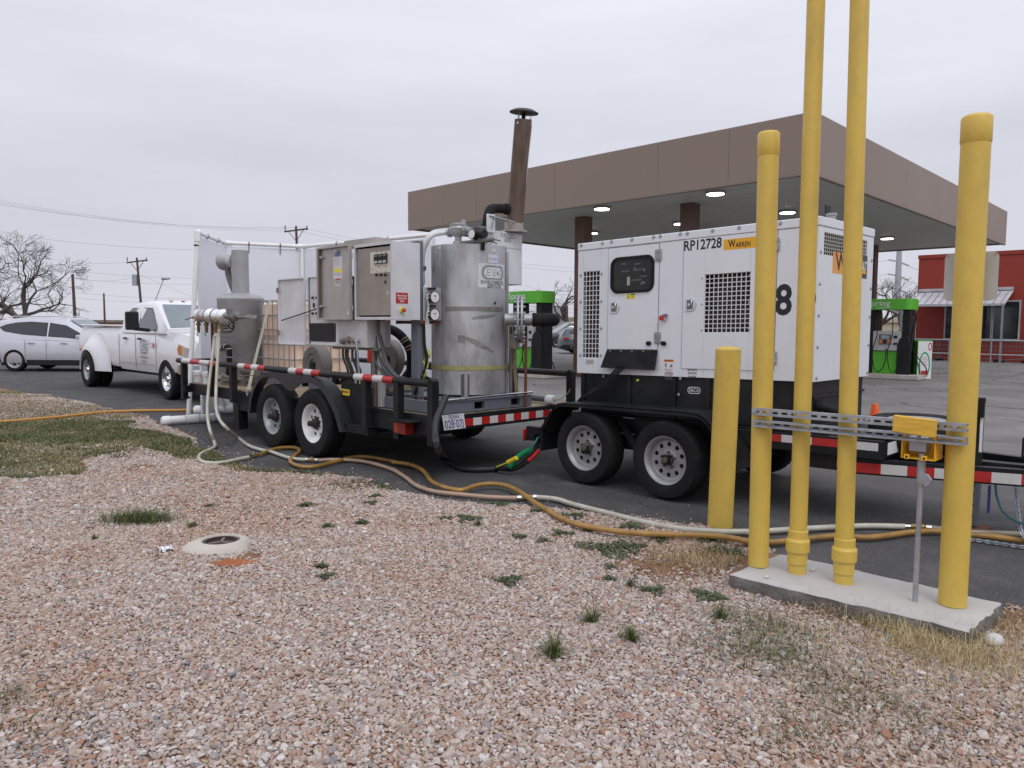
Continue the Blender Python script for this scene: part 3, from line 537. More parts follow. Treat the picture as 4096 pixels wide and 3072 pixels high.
MB().box(.12, .30, -.018, -.0145, .14, .26).build('red_print', red_ink, fc)
for k in range(4): MB().box(.13, .28 - .02 * (k % 2), -.018, -.0145, .42 + k * .07, .445 + k * .07).build('print_line', M('pink_print', (.6, .35, .35), .5), fc)
pf = planeY(.33, -.0158, .95); O = circ(0, 0, .05, 20, .12); I = circ(0, 0, .03, 20, .08); MB().strip([pf(*p) for p in O], [pf(*p) for p in I]).build('ring_print', red_ink, fc)

# ------------------------------------------------------------------ store
st = thing('store_building', 'red walled store with white metal awning beyond the fuel pumps', 'building', (-6, 42, 0)); SY = 39.0; SX = -12.12
MB().box(SX, 14, SY, SY + 16, 0, 4.66).build('wall', red_wall, st, .01); MB().box(SX - .03, 14.03, SY - .04, SY + 16.04, 4.66, 4.84).build('parapet', red_wall, st, .01)
A0, A1 = at(3630, 1228, 'Y', SY - 1.3), at(4020, 1224, 'Y', SY - 1.3)
ax0, ax1 = -12.05, -8.25; zt_, zb_ = 3.12, 2.52
aw = MB().prism([(0, zt_), (-1.35, zb_), (-1.35, zb_ - .05), (0, zt_ - .05)], lambda u, v: (ax0, SY - .005 + u, v), (ax1 - ax0, 0, 0)).build('awning', metalroof, st)
rb = MB()
for k in range(13): X0 = ax0 + .05 + k * .3; rb.bar((X0, SY - .02, zt_ + .015), (X0, SY - 1.36, zb_ + .015), .03, .03)
rb.build('rib', galv, aw); MB().box(ax0, ax1, SY - .08, SY - .01, zt_ + .02, zt_ + .14).box(ax0, ax1, SY - 1.42, SY - 1.36, zb_ - .1, zb_ + .0).build('gutter', metalroof, aw)
for (a, b) in ((-10.85, -9.05), (-8.95, -8.0), (-7.6, -5.2), (-4.8, -2.0)):
    wn = MB().box(a, b, SY - .03, SY - .008, 1.0, 2.62).build('window', glass_dark, st)
    MB().box(a - .06, a, SY - .06, SY - .006, .94, 2.68).box(b, b + .06, SY - .06, SY - .006, .94, 2.68).box(a, b, SY - .06, SY - .006, 2.62, 2.68).box(a, b, SY - .06, SY - .006, .94, 1.0).build('window_frame', cabinet_grey, wn)
for x in (-12.3, -9.6, -8.3, -7.0): MB().box(x - .04, x + .04, SY - 1.50, SY - 1.43, 0, zb_ - .02 if x < -8 else 2.55).build('awning_post', galv, st)
ra = thing('cart_corral', 'galvanised rail pen holding shopping carts along the red store front', 'rail', (-9, 37.4, 0))
mb = MB()
for z in (.35, .95): mb.tube([(-13.4, 37.3, z), (-5.4, 37.3, z)], .03, 6)
for x in np.arange(-13.4, -5.3, 1.6): mb.tube([(x, 37.3, 0), (x, 37.3, .97)], .03, 6)
mb.build('rail', galv, ra)
def cart(x, y, lab):
    c = thing('shopping_cart', lab, 'cart', (x, y, 0), 'shopping carts by the store'); b = MB()
    for z in (.5, .7, .9): b.tube([(x - .4, y - .25, z), (x + .4, y - .25, z), (x + .4, y + .25, z), (x - .4, y + .25, z)], .012, 4, closed=True)
    for k in range(7): b.tube([(x - .4 + k * .13, y - .25, .5), (x - .4 + k * .13, y - .25, .9)], .01, 4)
    b.build('basket', M('cart_wire', (.16, .16, .18), .5, metal=.4), c); [MB().tube([(x - .45, y + q_, .1), (x + .35, y + q_, .18), (x + .35, y + q_, .5)], .018, 5).build('frame', MATS['cart_wire'], c) for q_ in (-.25, .25)]
    for sx in (-.42, .36):
        for sy in (-.22, .22): MB().cyl((x + sx, y + sy - .02, .06), (x + sx, y + sy + .02, .06), .06, n=10).build('wheel', black_rubber, c)
for k, q_ in enumerate(('leftmost wire shopping cart by the store, just right of the right fuel pump', 'second wire shopping cart from the left behind the corral rail', 'third wire shopping cart from the left behind the corral rail', 'fourth shopping cart, just left of the thick yellow post', 'shopping cart just right of the thick yellow post behind the rail', 'rightmost shopping cart by the store at the picture edge')): cart((-12.5, -11.8, -11.1, -10.4, -8.9, -7.9)[k], 38.0, q_)

# ------------------------------------------------------------------ far things: poles, wires, trees, sheds
def pole(u, vtop, D, lab, arm=True, lean=0., lamp=False, xf=False, r=.14):
    b = far(u, D); h = farz(vtop, D); rt = Vector(Rv); p = thing('utility_pole', lab, 'utility pole', b)
    top = b + Vector((0, 0, h)) + rt * lean; MB().tube([b, top], [r * 1.2, r * .8], 8).build('pole', polewood, p)
    if arm:
        a = MB().bar(top - Vector((0, 0, .5)) - rt * 1.15, top - Vector((0, 0, .2)) + rt * 1.15, .12, .14).bar(top - Vector((0, 0, 1.4)), top - rt * .75 - Vector((0, 0, .45)), .05).bar(top - Vector((0, 0, 1.4)), top + rt * .75 - Vector((0, 0, .3)), .05).build('crossarm', polewood, p)
        for k in (-1.05, .0, 1.05): MB().cyl(top + rt * k - Vector((0, 0, .35)), top + rt * k + Vector((0, 0, .1)), .06, n=6).build('insulator', grey_paint, a)
    c_ = b.lerp(top, 1 - 2.4 / h) - rt * .42
    if xf: MB().cyl(c_ - Vector((0, 0, .6)), c_ + Vector((0, 0, .6)), .30, n=10).build('transformer', galv, p)
    if lamp:
        q_ = top + rt * 3.2 - Vector((0, 0, 2.2)); MB().tube([b.lerp(top, 1 - 8.5 / max(h, 9)), q_ - rt * .3], .05, 6).build('lamp_arm', galv, p); MB().cyl(q_ - rt * .5, q_ + rt * .35, .2, .12, n=8).build('lamp_head', galv, p)
    return top
T1 = pole(1204, 917, 75, 'wooden power pole with wide crossarm rising behind the white panels', lean=-.3)
T2 = pole(577, 1044, 85, 'wooden pole with transformer and street lamp arm above the white pickup', xf=True, lamp=True, lean=-.5)
T3 = pole(306, 1108, 70, 'plain bare wooden pole right of the big bare tree', arm=False, lean=-.1)
T4 = pole(423, 1183, 110, 'short thin distant pole above the silver car and truck bed', arm=False)
T5 = pole(2265, 1222, 60, 'dark post beside the bare tree seen between pump and brown column', arm=False, r=.12)
sp_ = thing('power_pylon', 'tall grey steel pylon with three pairs of arms beyond the canopy', 'pylon', far(3578, 150)); b_ = far(3578, 150); h_ = farz(960, 150)
MB().tube([b_, b_ + Vector((0, 0, h_))], [.75, .45], 10).build('mast', galv, sp_)
for v in (1042, 1098, 1150):
    z = farz(v, 150); c = b_ + Vector((0, 0, z))
    for s_ in (-1, 1): MB().bar(c, c + Vector(Rv) * s_ * 2.0 + Vector((0, 0, .35 if s_ < 0 else -.8)), .25).build('arm', galv, sp_)
WL = ['upper', 'lower', 'third', 'fourth', 'fifth', 'sixth', 'seventh', 'eighth']
WN = [0]
def wire(P, Q, sag=.6, r=.018, lab=None):
    P, Q = Vector(P), Vector(Q); ob = MB().tube([P.lerp(Q, k / 14) - Vector((0, 0, sag * 4 * (k / 14) * (1 - k / 14))) for k in range(15)], r, 4, caps=False).build('overhead_wire', wire_m)
    tag(ob, lab or 'thin overhead wire crossing the grey sky between poles', 'wire', 'overhead wires')
def pt(u, v, D): p = far(u, D); p.z = farz(v, D); return p
for k, (v0, v1) in enumerate(((797, 925), (808, 932), (822, 918))): wire(pt(-300, v0 - 38, 55), pt((1170, 1204, 1235)[k], v1, 75), .9, .009, ('topmost', 'middle', 'lowest')[k] + ' of the three wires slanting down from the upper left to the crossarm pole')
for (a, b, c, d, D, lab) in ((1235, 925, 2300, 1075, 75, 'upper wire running right from the crossarm pole towards the canopy'), (1204, 935, 2300, 1090, 75, 'lower wire running right from the crossarm pole towards the canopy'), (140, 965, 1100, 1010, 90, 'highest faint wire above the big bare tree top'), (200, 1044, 577, 1052, 88, 'wire ending at the top of the transformer pole from the left'), (260, 1090, 1100, 1115, 85, 'faint wire passing behind the transformer pole at crossarm height'), (230, 1120, 1100, 1135, 85, 'faint wire passing just below the transformer'), (306, 1180, 1100, 1186, 80, 'low wire above the pickup roof, the upper of two'), (306, 1201, 1100, 1203, 80, 'lowest wire just above the pickup roof'), (306, 1120, 577, 1110, 80, 'sagging wire between the bare pole and the transformer pole'), (577, 1110, 1000, 1250, 80, 'guy wire slanting down to the right from the transformer pole'), (2050, 1160, 2700, 1172, 90, 'wire just above the left pump sign'), (2050, 1195, 2700, 1205, 90, 'wire passing behind the left pump sign'), (2050, 1218, 2700, 1222, 90, 'lowest wire behind the left pump columns'), (2100, 1142, 2350, 1178, 80, 'slanting wire between steel tank and brown canopy column')):
    wire(pt(a, b, D), pt(c, d, D), .5, .011 if D < 90 else .014, lab)
for k, v in enumerate((1042, 1098, 1150)):
    for s_ in (-1, 1): c = pt(3578 + s_ * 40, v + (18 if s_ > 0 else -6), 150); wire(c, c + Vector(Rv) * s_ * 60 + Vector((0, 0, -4.5)) + Vector(Fh) * 40, 2., .03, 'wire leaving the ' + ('left' if s_ < 0 else 'right') + ' side of the ' + ('top', 'middle', 'lowest')[k] + ' arm of the steel pylon')

def tree(name, u, D, H, seed, lab, spread=1., levels=6, nb=3, r0=None, lean=0., base=0.):
    rr = random.Random(seed); b = far(u, D); t_ = thing(name, lab, 'tree', b); tr = MB(); br = MB()
    def grow(p, d, L, r, lv):
        q_ = p; pts_ = [p]; n = 3 if lv < 3 else 2
        for k in range(n):
            d = (d + Vector((rr.gauss(0, .16), rr.gauss(0, .16), rr.gauss(.03, .10)))).normalized(); q_ = q_ + d * L / n; pts_.append(q_)
        (tr if lv < 2 else br).tube(pts_, [max(r * (1 - .38 * k / n), .0065) for k in range(n + 1)], 7 if lv < 2 else (4 if lv < 4 else 3), caps=False)
        if lv >= levels: return
        for k in range(2 if lv in (1, 3) else nb):
            a = rr.uniform(0, 2 * pi); o_ = d.orthogonal().normalized(); o_.rotate(Matrix.Rotation(a, 3, d)); ang = rr.uniform(.35, .95) * spread
            nd = (d * cos(ang) + o_ * sin(ang)); nd.z = nd.z * .9 + (.05 if lv < 4 else -.12); nd.normalize()
            st_ = pts_[-1] if k == 0 or lv == 0 else pts_[rr.randint(1, n)]
            grow(st_, nd, L * rr.uniform(.66, .84), r * (.66 if k == 0 else .52), lv + 1)
    grow(b + Vector((0, 0, base)), Vector((lean, lean, 1)).normalized(), H * .27, r0 or H * .034, 0)
    tr.build('trunk', bark, t_); br.build('crown', bark, t_)
tree('bare_tree', 150, 44, 8.0, 5, 'big leafless spreading tree behind the silver car at left edge', 1.0, 7, 3, r0=.17)
tree('bare_tree', 50, 47, 7.2, 12, 'dense dark leafless tree left of the big bare tree', 1.2, 6, 3)
tree('bare_tree', -60, 44, 6.5, 31, 'leafless tree cut by the left edge of the picture', 1.2, 6, 3)
tree('bare_tree', 2290, 62, 6.6, 17, 'small leafless tree behind the post near the brown column', 1.0, 6, 3)
tree('bare_tree', 3570, 52, 5.6, 8, 'leafless tree seen through the open middle of the right pump', .9, 6, 3, r0=.16)
tree('bare_tree', 3500, 56, 6.4, 23, 'leafless tree rising just above the right pump sign', 1., 6, 3)
tree('bare_tree', 3640, 60, 6.2, 44, 'leafless tree half hidden by the left corner of the red store', 1., 5, 3)
for (n_, lab, u0, u1, D, zb, zt2, m_, cat) in (('shed', 'pale metal roofed shed far behind the parked cars', 2190, 2260, 70, 1.5, 2.6, galv, 'shed'), ('low_building', 'low tan building strip beyond the parked dark cars', 2150, 2420, 80, .0, 2.2, M('tan_wall', (.32, .27, .2), .8), 'building'), ('distant_building', 'low pale building far off beyond the pump island', 3480, 3800, 95, 0, 2.5, M('pale_wall', (.42, .38, .3), .8), 'building'), ('distant_building', 'long low brown building on the horizon behind the silver car', -200, 900, 160, 0, 1.9, M('far_brown', (.20, .17, .15), .9), 'building')):
    a, b = far(u0, D), far(u1, D); t_ = thing(n_, lab, cat, a); d_ = (b - a); nrm = Vector(Fh) * 8
    MB().prism([(0, 0), (1, 0), (1, zt2 * .8), (0, zt2 * .8)], lambda u, v: a + d_ * u + Vector((0, 0, v)), nrm).build('wall', m_, t_)
    MB().prism([(-.02, zt2 * .8 + .01), (1.02, zt2 * .8 + .01), (.9, zt2 + (.6 if n_ == 'shed' else .1)), (.1, zt2 + (.6 if n_ == 'shed' else .1))], lambda u, v: a + d_ * u + Vector((0, 0, v)) - Vector(Fh) * .3, nrm * 1.05).build('roof', galv if n_ == 'shed' else m_, t_)
# ------------------------------------------------------------------ concrete slab and yellow pipes
SZ = .082
c4 = [at(2913, 2296, 'Z', SZ), at(3870, 2520, 'Z', SZ), at(4009, 2411, 'Z', SZ), at(3129, 2213, 'Z', SZ)]
slab = bpy.data.objects.new('concrete_slab', None); COL.objects.link(slab); slab.location = (-1.7, 4.5, 0); tag(slab, 'small rough concrete pad under the row of yellow pipes', 'concrete pad')
def slab_mesh():
    b = MB(); n = 26; rr = random.Random(3); ring = []
    for i in range(4):
        a, c = c4[i], c4[(i + 1) % 4]; m = n if i % 2 == 0 else 12
        for k in range(m):
            p = a.lerp(c, k / m); p += Vector((rr.gauss(0, .006), rr.gauss(0, .006), 0)); ring.append(p)
    cen = sum(ring, Vector()) / len(ring); N_ = len(ring); lo = [cen + (p - cen) * 1.015 for p in ring]
    vs = [(p.x, p.y, SZ - .006) for p in ring] + [(cen.x + (p.x - cen.x) * .985, cen.y + (p.y - cen.y) * .97, SZ + rr.gauss(0, .0015)) for p in ring] + [(p.x + rr.gauss(0, .006), p.y + rr.gauss(0, .006), .02) for p in lo] + [(p.x, p.y, -.06) for p in lo]
    fs = [(i, (i + 1) % N_, N_ + (i + 1) % N_, N_ + i) for i in range(N_)] + [tuple(range(N_, 2 * N_))] + [(2 * N_ + i, 2 * N_ + (i + 1) % N_, (i + 1) % N_, i) for i in range(N_)] + [(3 * N_ + i, 3 * N_ + (i + 1) % N_, 2 * N_ + (i + 1) % N_, 2 * N_ + i) for i in range(N_)]
    b.add(vs, fs); b.mi = [0] * (N_ + 1) + [0] * 0 + [1] * (2 * N_); return b
slab_mesh().build('pad', [M('slab_concrete', (.47, .455, .44), .88, bump=.5, bs=90, dirt=(.34, .30, .26), ds=4.5, da=.5, var=.1, vs=9), M('slab_side', (.15, .14, .13), .95, bump=1., bs=50, dirt=(.09, .06, .04), ds=9, da=.7, var=.3, vs=14)], slab, smooth=50)
def stone(x, y, z, r, seed, lab):
    m = ball(seed, .6); m.materials.append(M('white_stone', (.66, .64, .62), .7, bump=.5, bs=60)); o_ = bpy.data.objects.new('stone', m); COL.objects.link(o_); o_.location = (x, y, z); o_.scale = (r, r, r * .8); o_.rotation_euler = (.2, .1, seed); tag(o_, lab, 'stone')
p = at(3975, 2585); stone(p.x, p.y, .03, .045, 5, 'large white stone in the gravel right of the slab corner')
p = at(3365, 2433); stone(p.x, p.y, .03, .026, 9, 'pale stone leaning against the front edge of the slab')
p = at(3250, 2285, 'Z', SZ); stone(p.x, p.y, SZ + .008, .015, 11, 'small grey stone lying on the slab between the yellow pipes')
p = at(3066, 2312, 'Z', SZ); stone(p.x, p.y, SZ + .008, .012, 13, 'small stone lying on the slab in front of the left capped post')
def post(name, lab, base, r, zb_, top, cap, cat, grp=None, topxy=None):
    b = Vector((base[0], base[1], zb_)); t_ = thing(name, lab, cat, b, grp); T = Vector((*(topxy or base), top))
    MB().tube([b, T], r, 28).build('pipe', yellow_paint, t_, .004)
    d = (T - b).normalized()
    if cap: MB().tube([T - d * .125, T - d * .12, T - d * .003, T + d * .004, T + d * .012], [r * 1.0, r * 1.05, r * 1.05, r * 1.0, r * .86], 28).build('cap', yellow_paint, t_)
    return t_
Pb = lambda u, v: at(u, v, 'Z', SZ)
a = at(2863, 2108); t_ = post('yellow_bollard', 'short yellow bollard standing alone at the asphalt edge beside the amber hose', (a.x, a.y + .06), .094, -.05, 1.335, False, 'bollard', topxy=(a.x + .015, a.y + .09))
MB().lathe([(.094, 0), (.09, .012), (.06, .026), (.0, .032)], (a.x + .015, a.y + .09, 1.335), n=28).build('concrete_top', yellow_paint, t_)
a = Pb(3033, 2262); post('capped_guard_post', 'yellow capped post at the left end of the slab holding the strut rails', (a.x, a.y), .059, SZ, 2.62, True, 'post', topxy=(a.x - .011, a.y - .011))
a = Pb(3809, 2418); post('capped_guard_post', 'thick yellow capped post at the right end of the slab with the sign plate behind', (a.x, a.y), .067, SZ, 2.55, True, 'post')
for (uv, lab, dx) in (((3193, 2290), 'left one of the two tall yellow vent pipes leaving the top of the picture', -.003), ((3379, 2330), 'right one of the two tall yellow vent pipes leaving the top of the picture', -.03)):
    a = Pb(*uv) + Vector((-.006, -.006, 0)); t_ = post('vent_pipe', lab, (a.x, a.y), .0485, SZ, 3.9, True, 'pipe', 'tall yellow vent pipes', topxy=(a.x + dx, a.y + dx)); x, y = a.x, a.y; z0 = at(3193, 2190, 'Y', a.y).z - .01
    z0 = .235
    MB().lathe([(.052, z0 - .10), (.056, z0 - .095), (.056, z0 - .035), (.061, z0 - .03), (.067, z0 - .02), (.067, z0 + .04), (.061, z0 + .05), (.056, z0 + .055), (.056, z0 + .10), (.0495, z0 + .105)], (x, y, 0), n=24).build('union_coupling', yellow_paint, t_, .002, smooth=25)
    MB().lathe([(.0505, SZ + .0), (.0505, z0 - .1)], (x, y, 0), n=24).build('lower_sleeve', yellow_paint, t_)
# strut rails
def strut(lab, z0, z1, open_front):
    X0, X1, Y = -2.155, -1.066, 4.134; t_ = thing('strut_rail', lab, 'strut', (-1.6, 4.19, z0), 'galvanised strut rails on the yellow posts')
    zc = (z0 + z1) / 2; h = (z1 - z0) / 2; n = 20; b = MB(); yf = Y if not open_front else Y + .032
    for k in range(n):
        u0 = X0 + (X1 - X0) * k / n; u1 = X0 + (X1 - X0) * (k + 1) / n; uc = (u0 + u1) / 2
        hole = [(uc + .0115 + .007 * cos(a_), zc + .007 * sin(a_)) for a_ in np.linspace(-pi / 2, pi / 2, 8)] + [(uc - .0115 + .007 * cos(a_), zc + .007 * sin(a_)) for a_ in np.linspace(pi / 2, 3 * pi / 2, 8)]
        for yy in (yf, yf + .003): b.hole_cell(lambda u, v: (u, yy, v), (u0, u1, z0 + .002, z1 - .002), hole)
        b.strip([(p_[0], yf, p_[1]) for p_ in hole], [(p_[0], yf + .003, p_[1]) for p_ in hole])
    b.box(X0, X1, Y, Y + .035, z1 - .0025, z1).box(X0, X1, Y, Y + .035, z0, z0 + .0025)
    if open_front: b.box(X0, X1, Y, Y + .003, z1 - .011, z1 - .0026).box(X0, X1, Y, Y + .003, z0 + .0026, z0 + .011)
    else: b.box(X0, X1, Y + .032, Y + .035, z1 - .011, z1 - .0026).box(X0, X1, Y + .032, Y + .035, z0 + .0026, z0 + .011)
    b.build('channel', galv, t_)
    m = MB()
    for x in (X0 + .02, X1 - .05): m.cyl((x, yf - .008, zc), (x, yf - .0005, zc), .011, n=6).cyl((x, yf - .0105, zc), (x, yf - .0085, zc), .007, n=10)
    m.build('bolt', galv, t_)
XF[0] = lambda p: (p[0], p[1] + .1 * (p[0] + 2.2), p[2])
strut('upper galvanised slotted strut rail bolted across the yellow posts', 1.000, 1.041, False)
strut('lower galvanised slotted strut rail with its open lips facing forward', .931, .972, True)
XF[0] = None
# yellow wood block
wb = thing('wood_block', 'yellow painted wooden block tied over the strut rails', 'block', (-1.28, 4.18, .98))
fb = lambda u, v: (-1.347 + u * cos(.09) + v * sin(.09) * 1, 4.33 + u * .0, .988 - u * sin(.06) + v)
MB().prism([(-.101, -.040), (.099, -.048), (.101, .042), (-.098, .045)], lambda u, v: (-1.285 + u, 4.165, 1.016 - u * .03 + v), (0, .038, 0)).build('block', M('painted_wood', (.76, .46, .055), .7, stretch=(2, 20, 20), bump=.5, bs=12, dirt=(.5, .3, .08), ds=5, da=.4), wb, .004)
bxo = thing('yellow_junction_box', 'open yellow plastic box with grey device on top of a thin steel conduit', 'junction box', (-1.28, 4.3, .84))
bx0 = at(3611, 1758, 'Y', 4.26); bx1 = at(3745, 1838, 'Y', 4.26); x0, x1 = bx0.x, bx1.x
MB().box(x0, x0 + .006, 4.2400, 4.3600, 0.8360, 0.9595).box(x1 - .006, x1, 4.2400, 4.3600, 0.8360, 0.9595).box(x0 + .0062, x1 - .0062, 4.3540, 4.3600, 0.8360, 0.9595).box(x0 + .0062, x1 - .0062, 4.2400, 4.3530, 0.8360, 0.8417).box(x0 + .02, x0 + .045, 4.2250, 4.2398, 0.8360, 0.8598).box(x1 - .06, x1 - .035, 4.2250, 4.2398, 0.8360, 0.8598).build('box', M('yellow_plastic', (0.8360, .47, .03), .45), bxo, .002)
MB().box(x0 + .025, x1 - .05, 4.2700, 4.3450, 0.8692, 0.9500).build('device', galv, bxo, .006)
for x in (x0 + .033, x1 - .047): MB().cyl((x, 4.2240, 0.8474), (x, 4.2245, 0.8474), .006).build('screw_hole', dark_hole, bxo)
cd = Pb(3660, 2405); cx, cy = cd.x, cd.y
co = thing('conduit', 'thin grey steel conduit standing up from the slab to the yellow box', 'conduit', (cx, cy, SZ))
MB().tube([(cx, cy, SZ), (cx, cy, .703)], .0135, 14).build('pipe', galv, co)
MB().tube([(cx, cy, .703), (cx, cy, .717), (cx, cy, .826)], [.019, .021, .020], 14).cyl((cx, cy, .826), (cx, cy, .866), .0155, n=12).build('fitting', galv, co)
MB().prism([(.0, .69), (.032, .71), (.04, .735), (.02, .76), (0, .765)], lambda u, v: (cx + .015 + u, cy - .01, v), (0, .02, 0)).build('fitting_ear', galv, co, .003)
sg = thing('sign_plate', 'pale back of a small rounded metal sign fixed behind the right yellow post', 'sign', (-1.1, 4.44, 1.8)); p0_ = at(3772, 1205, 'Y', 4.435); p1_ = at(3998, 1003, 'Y', 4.435); pp = rrect(p0_.x, p1_.x, p0_.z, p1_.z, .03)
MB().prism(pp, lambda u, v: (u, 4.435, v), (0, .003, 0)).build('plate', M('pale_sign_back', (.50, .505, .49), .5), sg)
m = MB()
for (x, z) in ((p0_.x + .012, p1_.z - .012), (p1_.x - .012, p1_.z - .012)): MB().cyl((x, 4.430, z), (x, 4.4345, z), .006, n=8).build('bolt', galv, sg)
m.box(-1.14, -1.08, 4.42, 4.4345, 1.74, 1.78).build('bracket', galv, sg)

# manhole
mc = gp_(885, 2198); mh = thing('manhole', 'low round concrete collar with dark iron lid set in the gravel', 'manhole', (mc[0], mc[1], 0))
b = MB(); n = 48; rr = random.Random(2); prof = [(.118, .055), (.125, .07), (.15, .068), (.19, .050), (.225, .022), (.24, -.02)]
ro = [1 + .05 * sin(3 * a_ + 1) + .035 * sin(5 * a_) + rr.gauss(0, .012) for a_ in np.linspace(0, 2 * pi, n, endpoint=False)]
vs = [(mc[0] + r_ * (1 + (ro[k] - 1 + .16 * cos(2 * pi * k / n - 3.4)) * max(0, (r_ - .12) / .12)) * cos(2 * pi * k / n), mc[1] + r_ * (1 + (ro[k] - 1 + .16 * cos(2 * pi * k / n - 3.4)) * max(0, (r_ - .12) / .12)) * sin(2 * pi * k / n), z) for r_, z in prof for k in range(n)]
b.add(vs, [(i * n + k, i * n + (k + 1) % n, (i + 1) * n + (k + 1) % n, (i + 1) * n + k) for i in range(len(prof) - 1) for k in range(n)]); b.build('concrete_collar', M('collar_concrete', (.50, .46, .41), .9, bump=.5, bs=70, var=.06), mh, smooth=60)
lid = MB().lathe([(.0, .045), (.094, .045), (.096, .062), (.116, .062), (.118, .04)], (mc[0], mc[1], 0), n=40).build('iron_lid', M('rusty_iron', (.05, .032, .025), .7, metal=.3, dirt=(.12, .06, .04), ds=14, da=.7), mh)
m = MB()
for k in range(3): a_ = .4 + k * 2 * pi / 3; m.bar((mc[0], mc[1], .05), (mc[0] + .09 * cos(a_), mc[1] + .09 * sin(a_), .05), .018, .014)
m.build('rib', castmetal, lid)
fo = thing('foil_scrap', 'crumpled silver foil scrap on the gravel left of the manhole', 'litter', (*gp_(662, 2215), .01)); x, y = gp_(662, 2215)
b = MB(); vs = []; nn_ = 9
for i in range(nn_):
    for j in range(nn_): vs.append((x + (i / 8 - .5) * .12 + rr.gauss(0, .004), y + (j / 8 - .5) * .10 + rr.gauss(0, .004), .035 + rr.gauss(0, .009)))
b.add(vs, [(i * nn_ + j, (i + 1) * nn_ + j, (i + 1) * nn_ + j + 1, i * nn_ + j + 1) for i in range(nn_ - 1) for j in range(nn_ - 1)]).build('foil', foil, fo, smooth=10)

# ------------------------------------------------------------------ wheels
def wheel(parent, x, y, R, W, rim_r, rim_mat, hub_mat, holes=8, hub_r=.06, hub_l=.05, hole_r=.022, spokes=False, side=-1, lug_n=6, cap=False):
    "axis along Y; side=-1: outer face towards -Y.  wheel (rim) > tyre, hub"
    AX = (Vector((1, 0, 0)), Vector((0, 0, 1)), Vector((0, side, 0))); o_ = Vector((x, y, R)); h = W / 2
    rb_ = MB().lathe([(rim_r * .99, -h * .8), (rim_r * .9, -h * .6), (rim_r * .88, h * .25), (rim_r * .93, h * .62), (rim_r * .97, h * .72), (rim_r * 1.03, h * .80), (rim_r * 1.05, h * .86), (rim_r * 1.0, h * .83), (rim_r * .955, h * .74), (rim_r * .90, h * .60), (rim_r * .86, h * .30), (rim_r * .80, h * .26)], o_, AX, 48, caps=False)
    f = lambda th, r_, d_=0: tuple(o_ + (AX[0] * cos(th) + AX[1] * sin(th)) * r_ + AX[2] * (h * .26 + d_))
    n = holes; r0, r1 = rim_r * .42, rim_r * .80; rc = rim_r * .66
    for k in range(n):
        t0 = 2 * pi * k / n; t1 = 2 * pi * (k + 1) / n; tm = (t0 + t1) / 2
        if spokes: hl = [(tm + (t1 - t0) * .33 * cos(a_), rc * .95 + rim_r * .15 * sin(a_)) for a_ in np.linspace(0, 2 * pi, 16, endpoint=False)]
        else: hl = [(tm + hole_r / rc * cos(a_), rc + hole_r * sin(a_)) for a_ in np.linspace(0, 2 * pi, 16, endpoint=False)]
        rb_.hole_cell(lambda u, v: f(u, v), (t0, t1, r0, r1), hl); rb_.strip([f(*p_) for p_ in hl], [f(p_[0], p_[1], -.012) for p_ in hl])
    rb_.lathe([(r0, h * .26), (r0 * .9, h * .30), (r0 * .75, h * .31), (.001, h * .31)], o_, AX, 32, caps=False)
    rim = rb_.build('wheel', rim_mat, parent, smooth=35)
    tb = MB(); nt_ = 72; c_ = R - .012
    pr = [(rim_r * 1.0, -h * .82), (R * .80, -h * 1.0), (R * .92, -h * .99), (c_, -h * .82), (R, -h * .72), (R, -h * .42), (c_, -h * .40), (c_, -h * .34), (R, -h * .32), (R, -h * .04), (c_, -h * .02), (c_, h * .02), (R, h * .04), (R, h * .32), (c_, h * .34), (c_, h * .40), (R, h * .42), (R, h * .72), (c_, h * .84), (R * .93, h * .985), (R * .905, h * 1.0), (R * .90, h * .985), (R * .80, h * 1.0), (R * .72, h * .97), (R * .70, h * .955), (rim_r * 1.06, h * .86), (rim_r * 1.0, h * .80)]
    m_ = len(pr); vs = []
    for i, (r_, d_) in enumerate(pr):
        for k in range(nt_):
            rr_ = r_ - (.007 if (i in (4, 17) and k % 2) else 0); a_ = 2 * pi * k / nt_; vs.append(o_ + (AX[0] * cos(a_) + AX[1] * sin(a_)) * rr_ + AX[2] * d_)
    tb.add(vs, [(i * nt_ + k, i * nt_ + (k + 1) % nt_, (i + 1) * nt_ + (k + 1) % nt_, (i + 1) * nt_ + k) for i in range(m_ - 1) for k in range(nt_)]); tb.build('tyre', black_rubber, rim, smooth=30)
    MB().cyl(o_ - AX[2] * h * .5, o_ + AX[2] * (h * .1), rim_r * .78, n=24).build('brake_drum', M('drum_dark', (.018, .016, .016), .9, spec=.1), rim)
    hb = MB()
    if cap: hb.lathe([(hub_r * 1.7, h * .31), (hub_r * 1.5, h * .36), (hub_r, h * .5), (hub_r * .9, h * .8), (hub_r * .8, h * .86), (0.001, h * .88)], o_, AX, 24)
    else:
        hb.lathe([(hub_r, h * .3), (hub_r * .95, h * .3 + hub_l * .35), (hub_r * .62, h * .3 + hub_l * .45), (hub_r * .52, h * .3 + hub_l), (hub_r * .3, h * .3 + hub_l * 1.05), (.001, h * .3 + hub_l * 1.05)], o_, AX, 20)
    for k in range(lug_n): a_ = 2 * pi * k / lug_n + .3; q_ = o_ + (AX[0] * cos(a_) + AX[1] * sin(a_)) * r0 * .80 + AX[2] * h * .3; hb.cyl(q_, q_ + AX[2] * .022, .011, n=6)
    hb.build('hub', hub_mat, rim, smooth=35); return rim
rim_grey = M('grey_rim', (.36, .37, .39), .45, metal=.4, dirt=(.15, .13, .12), ds=7, da=.4)
rim_silver = M('silver_rim', (.36, .36, .37), .42, metal=.4, dirt=(.2, .18, .16), ds=6, da=.35)
rim_white = M('white_rim', (.74, .74, .74), .4, dirt=(.2, .09, .05), ds=5, da=.5)
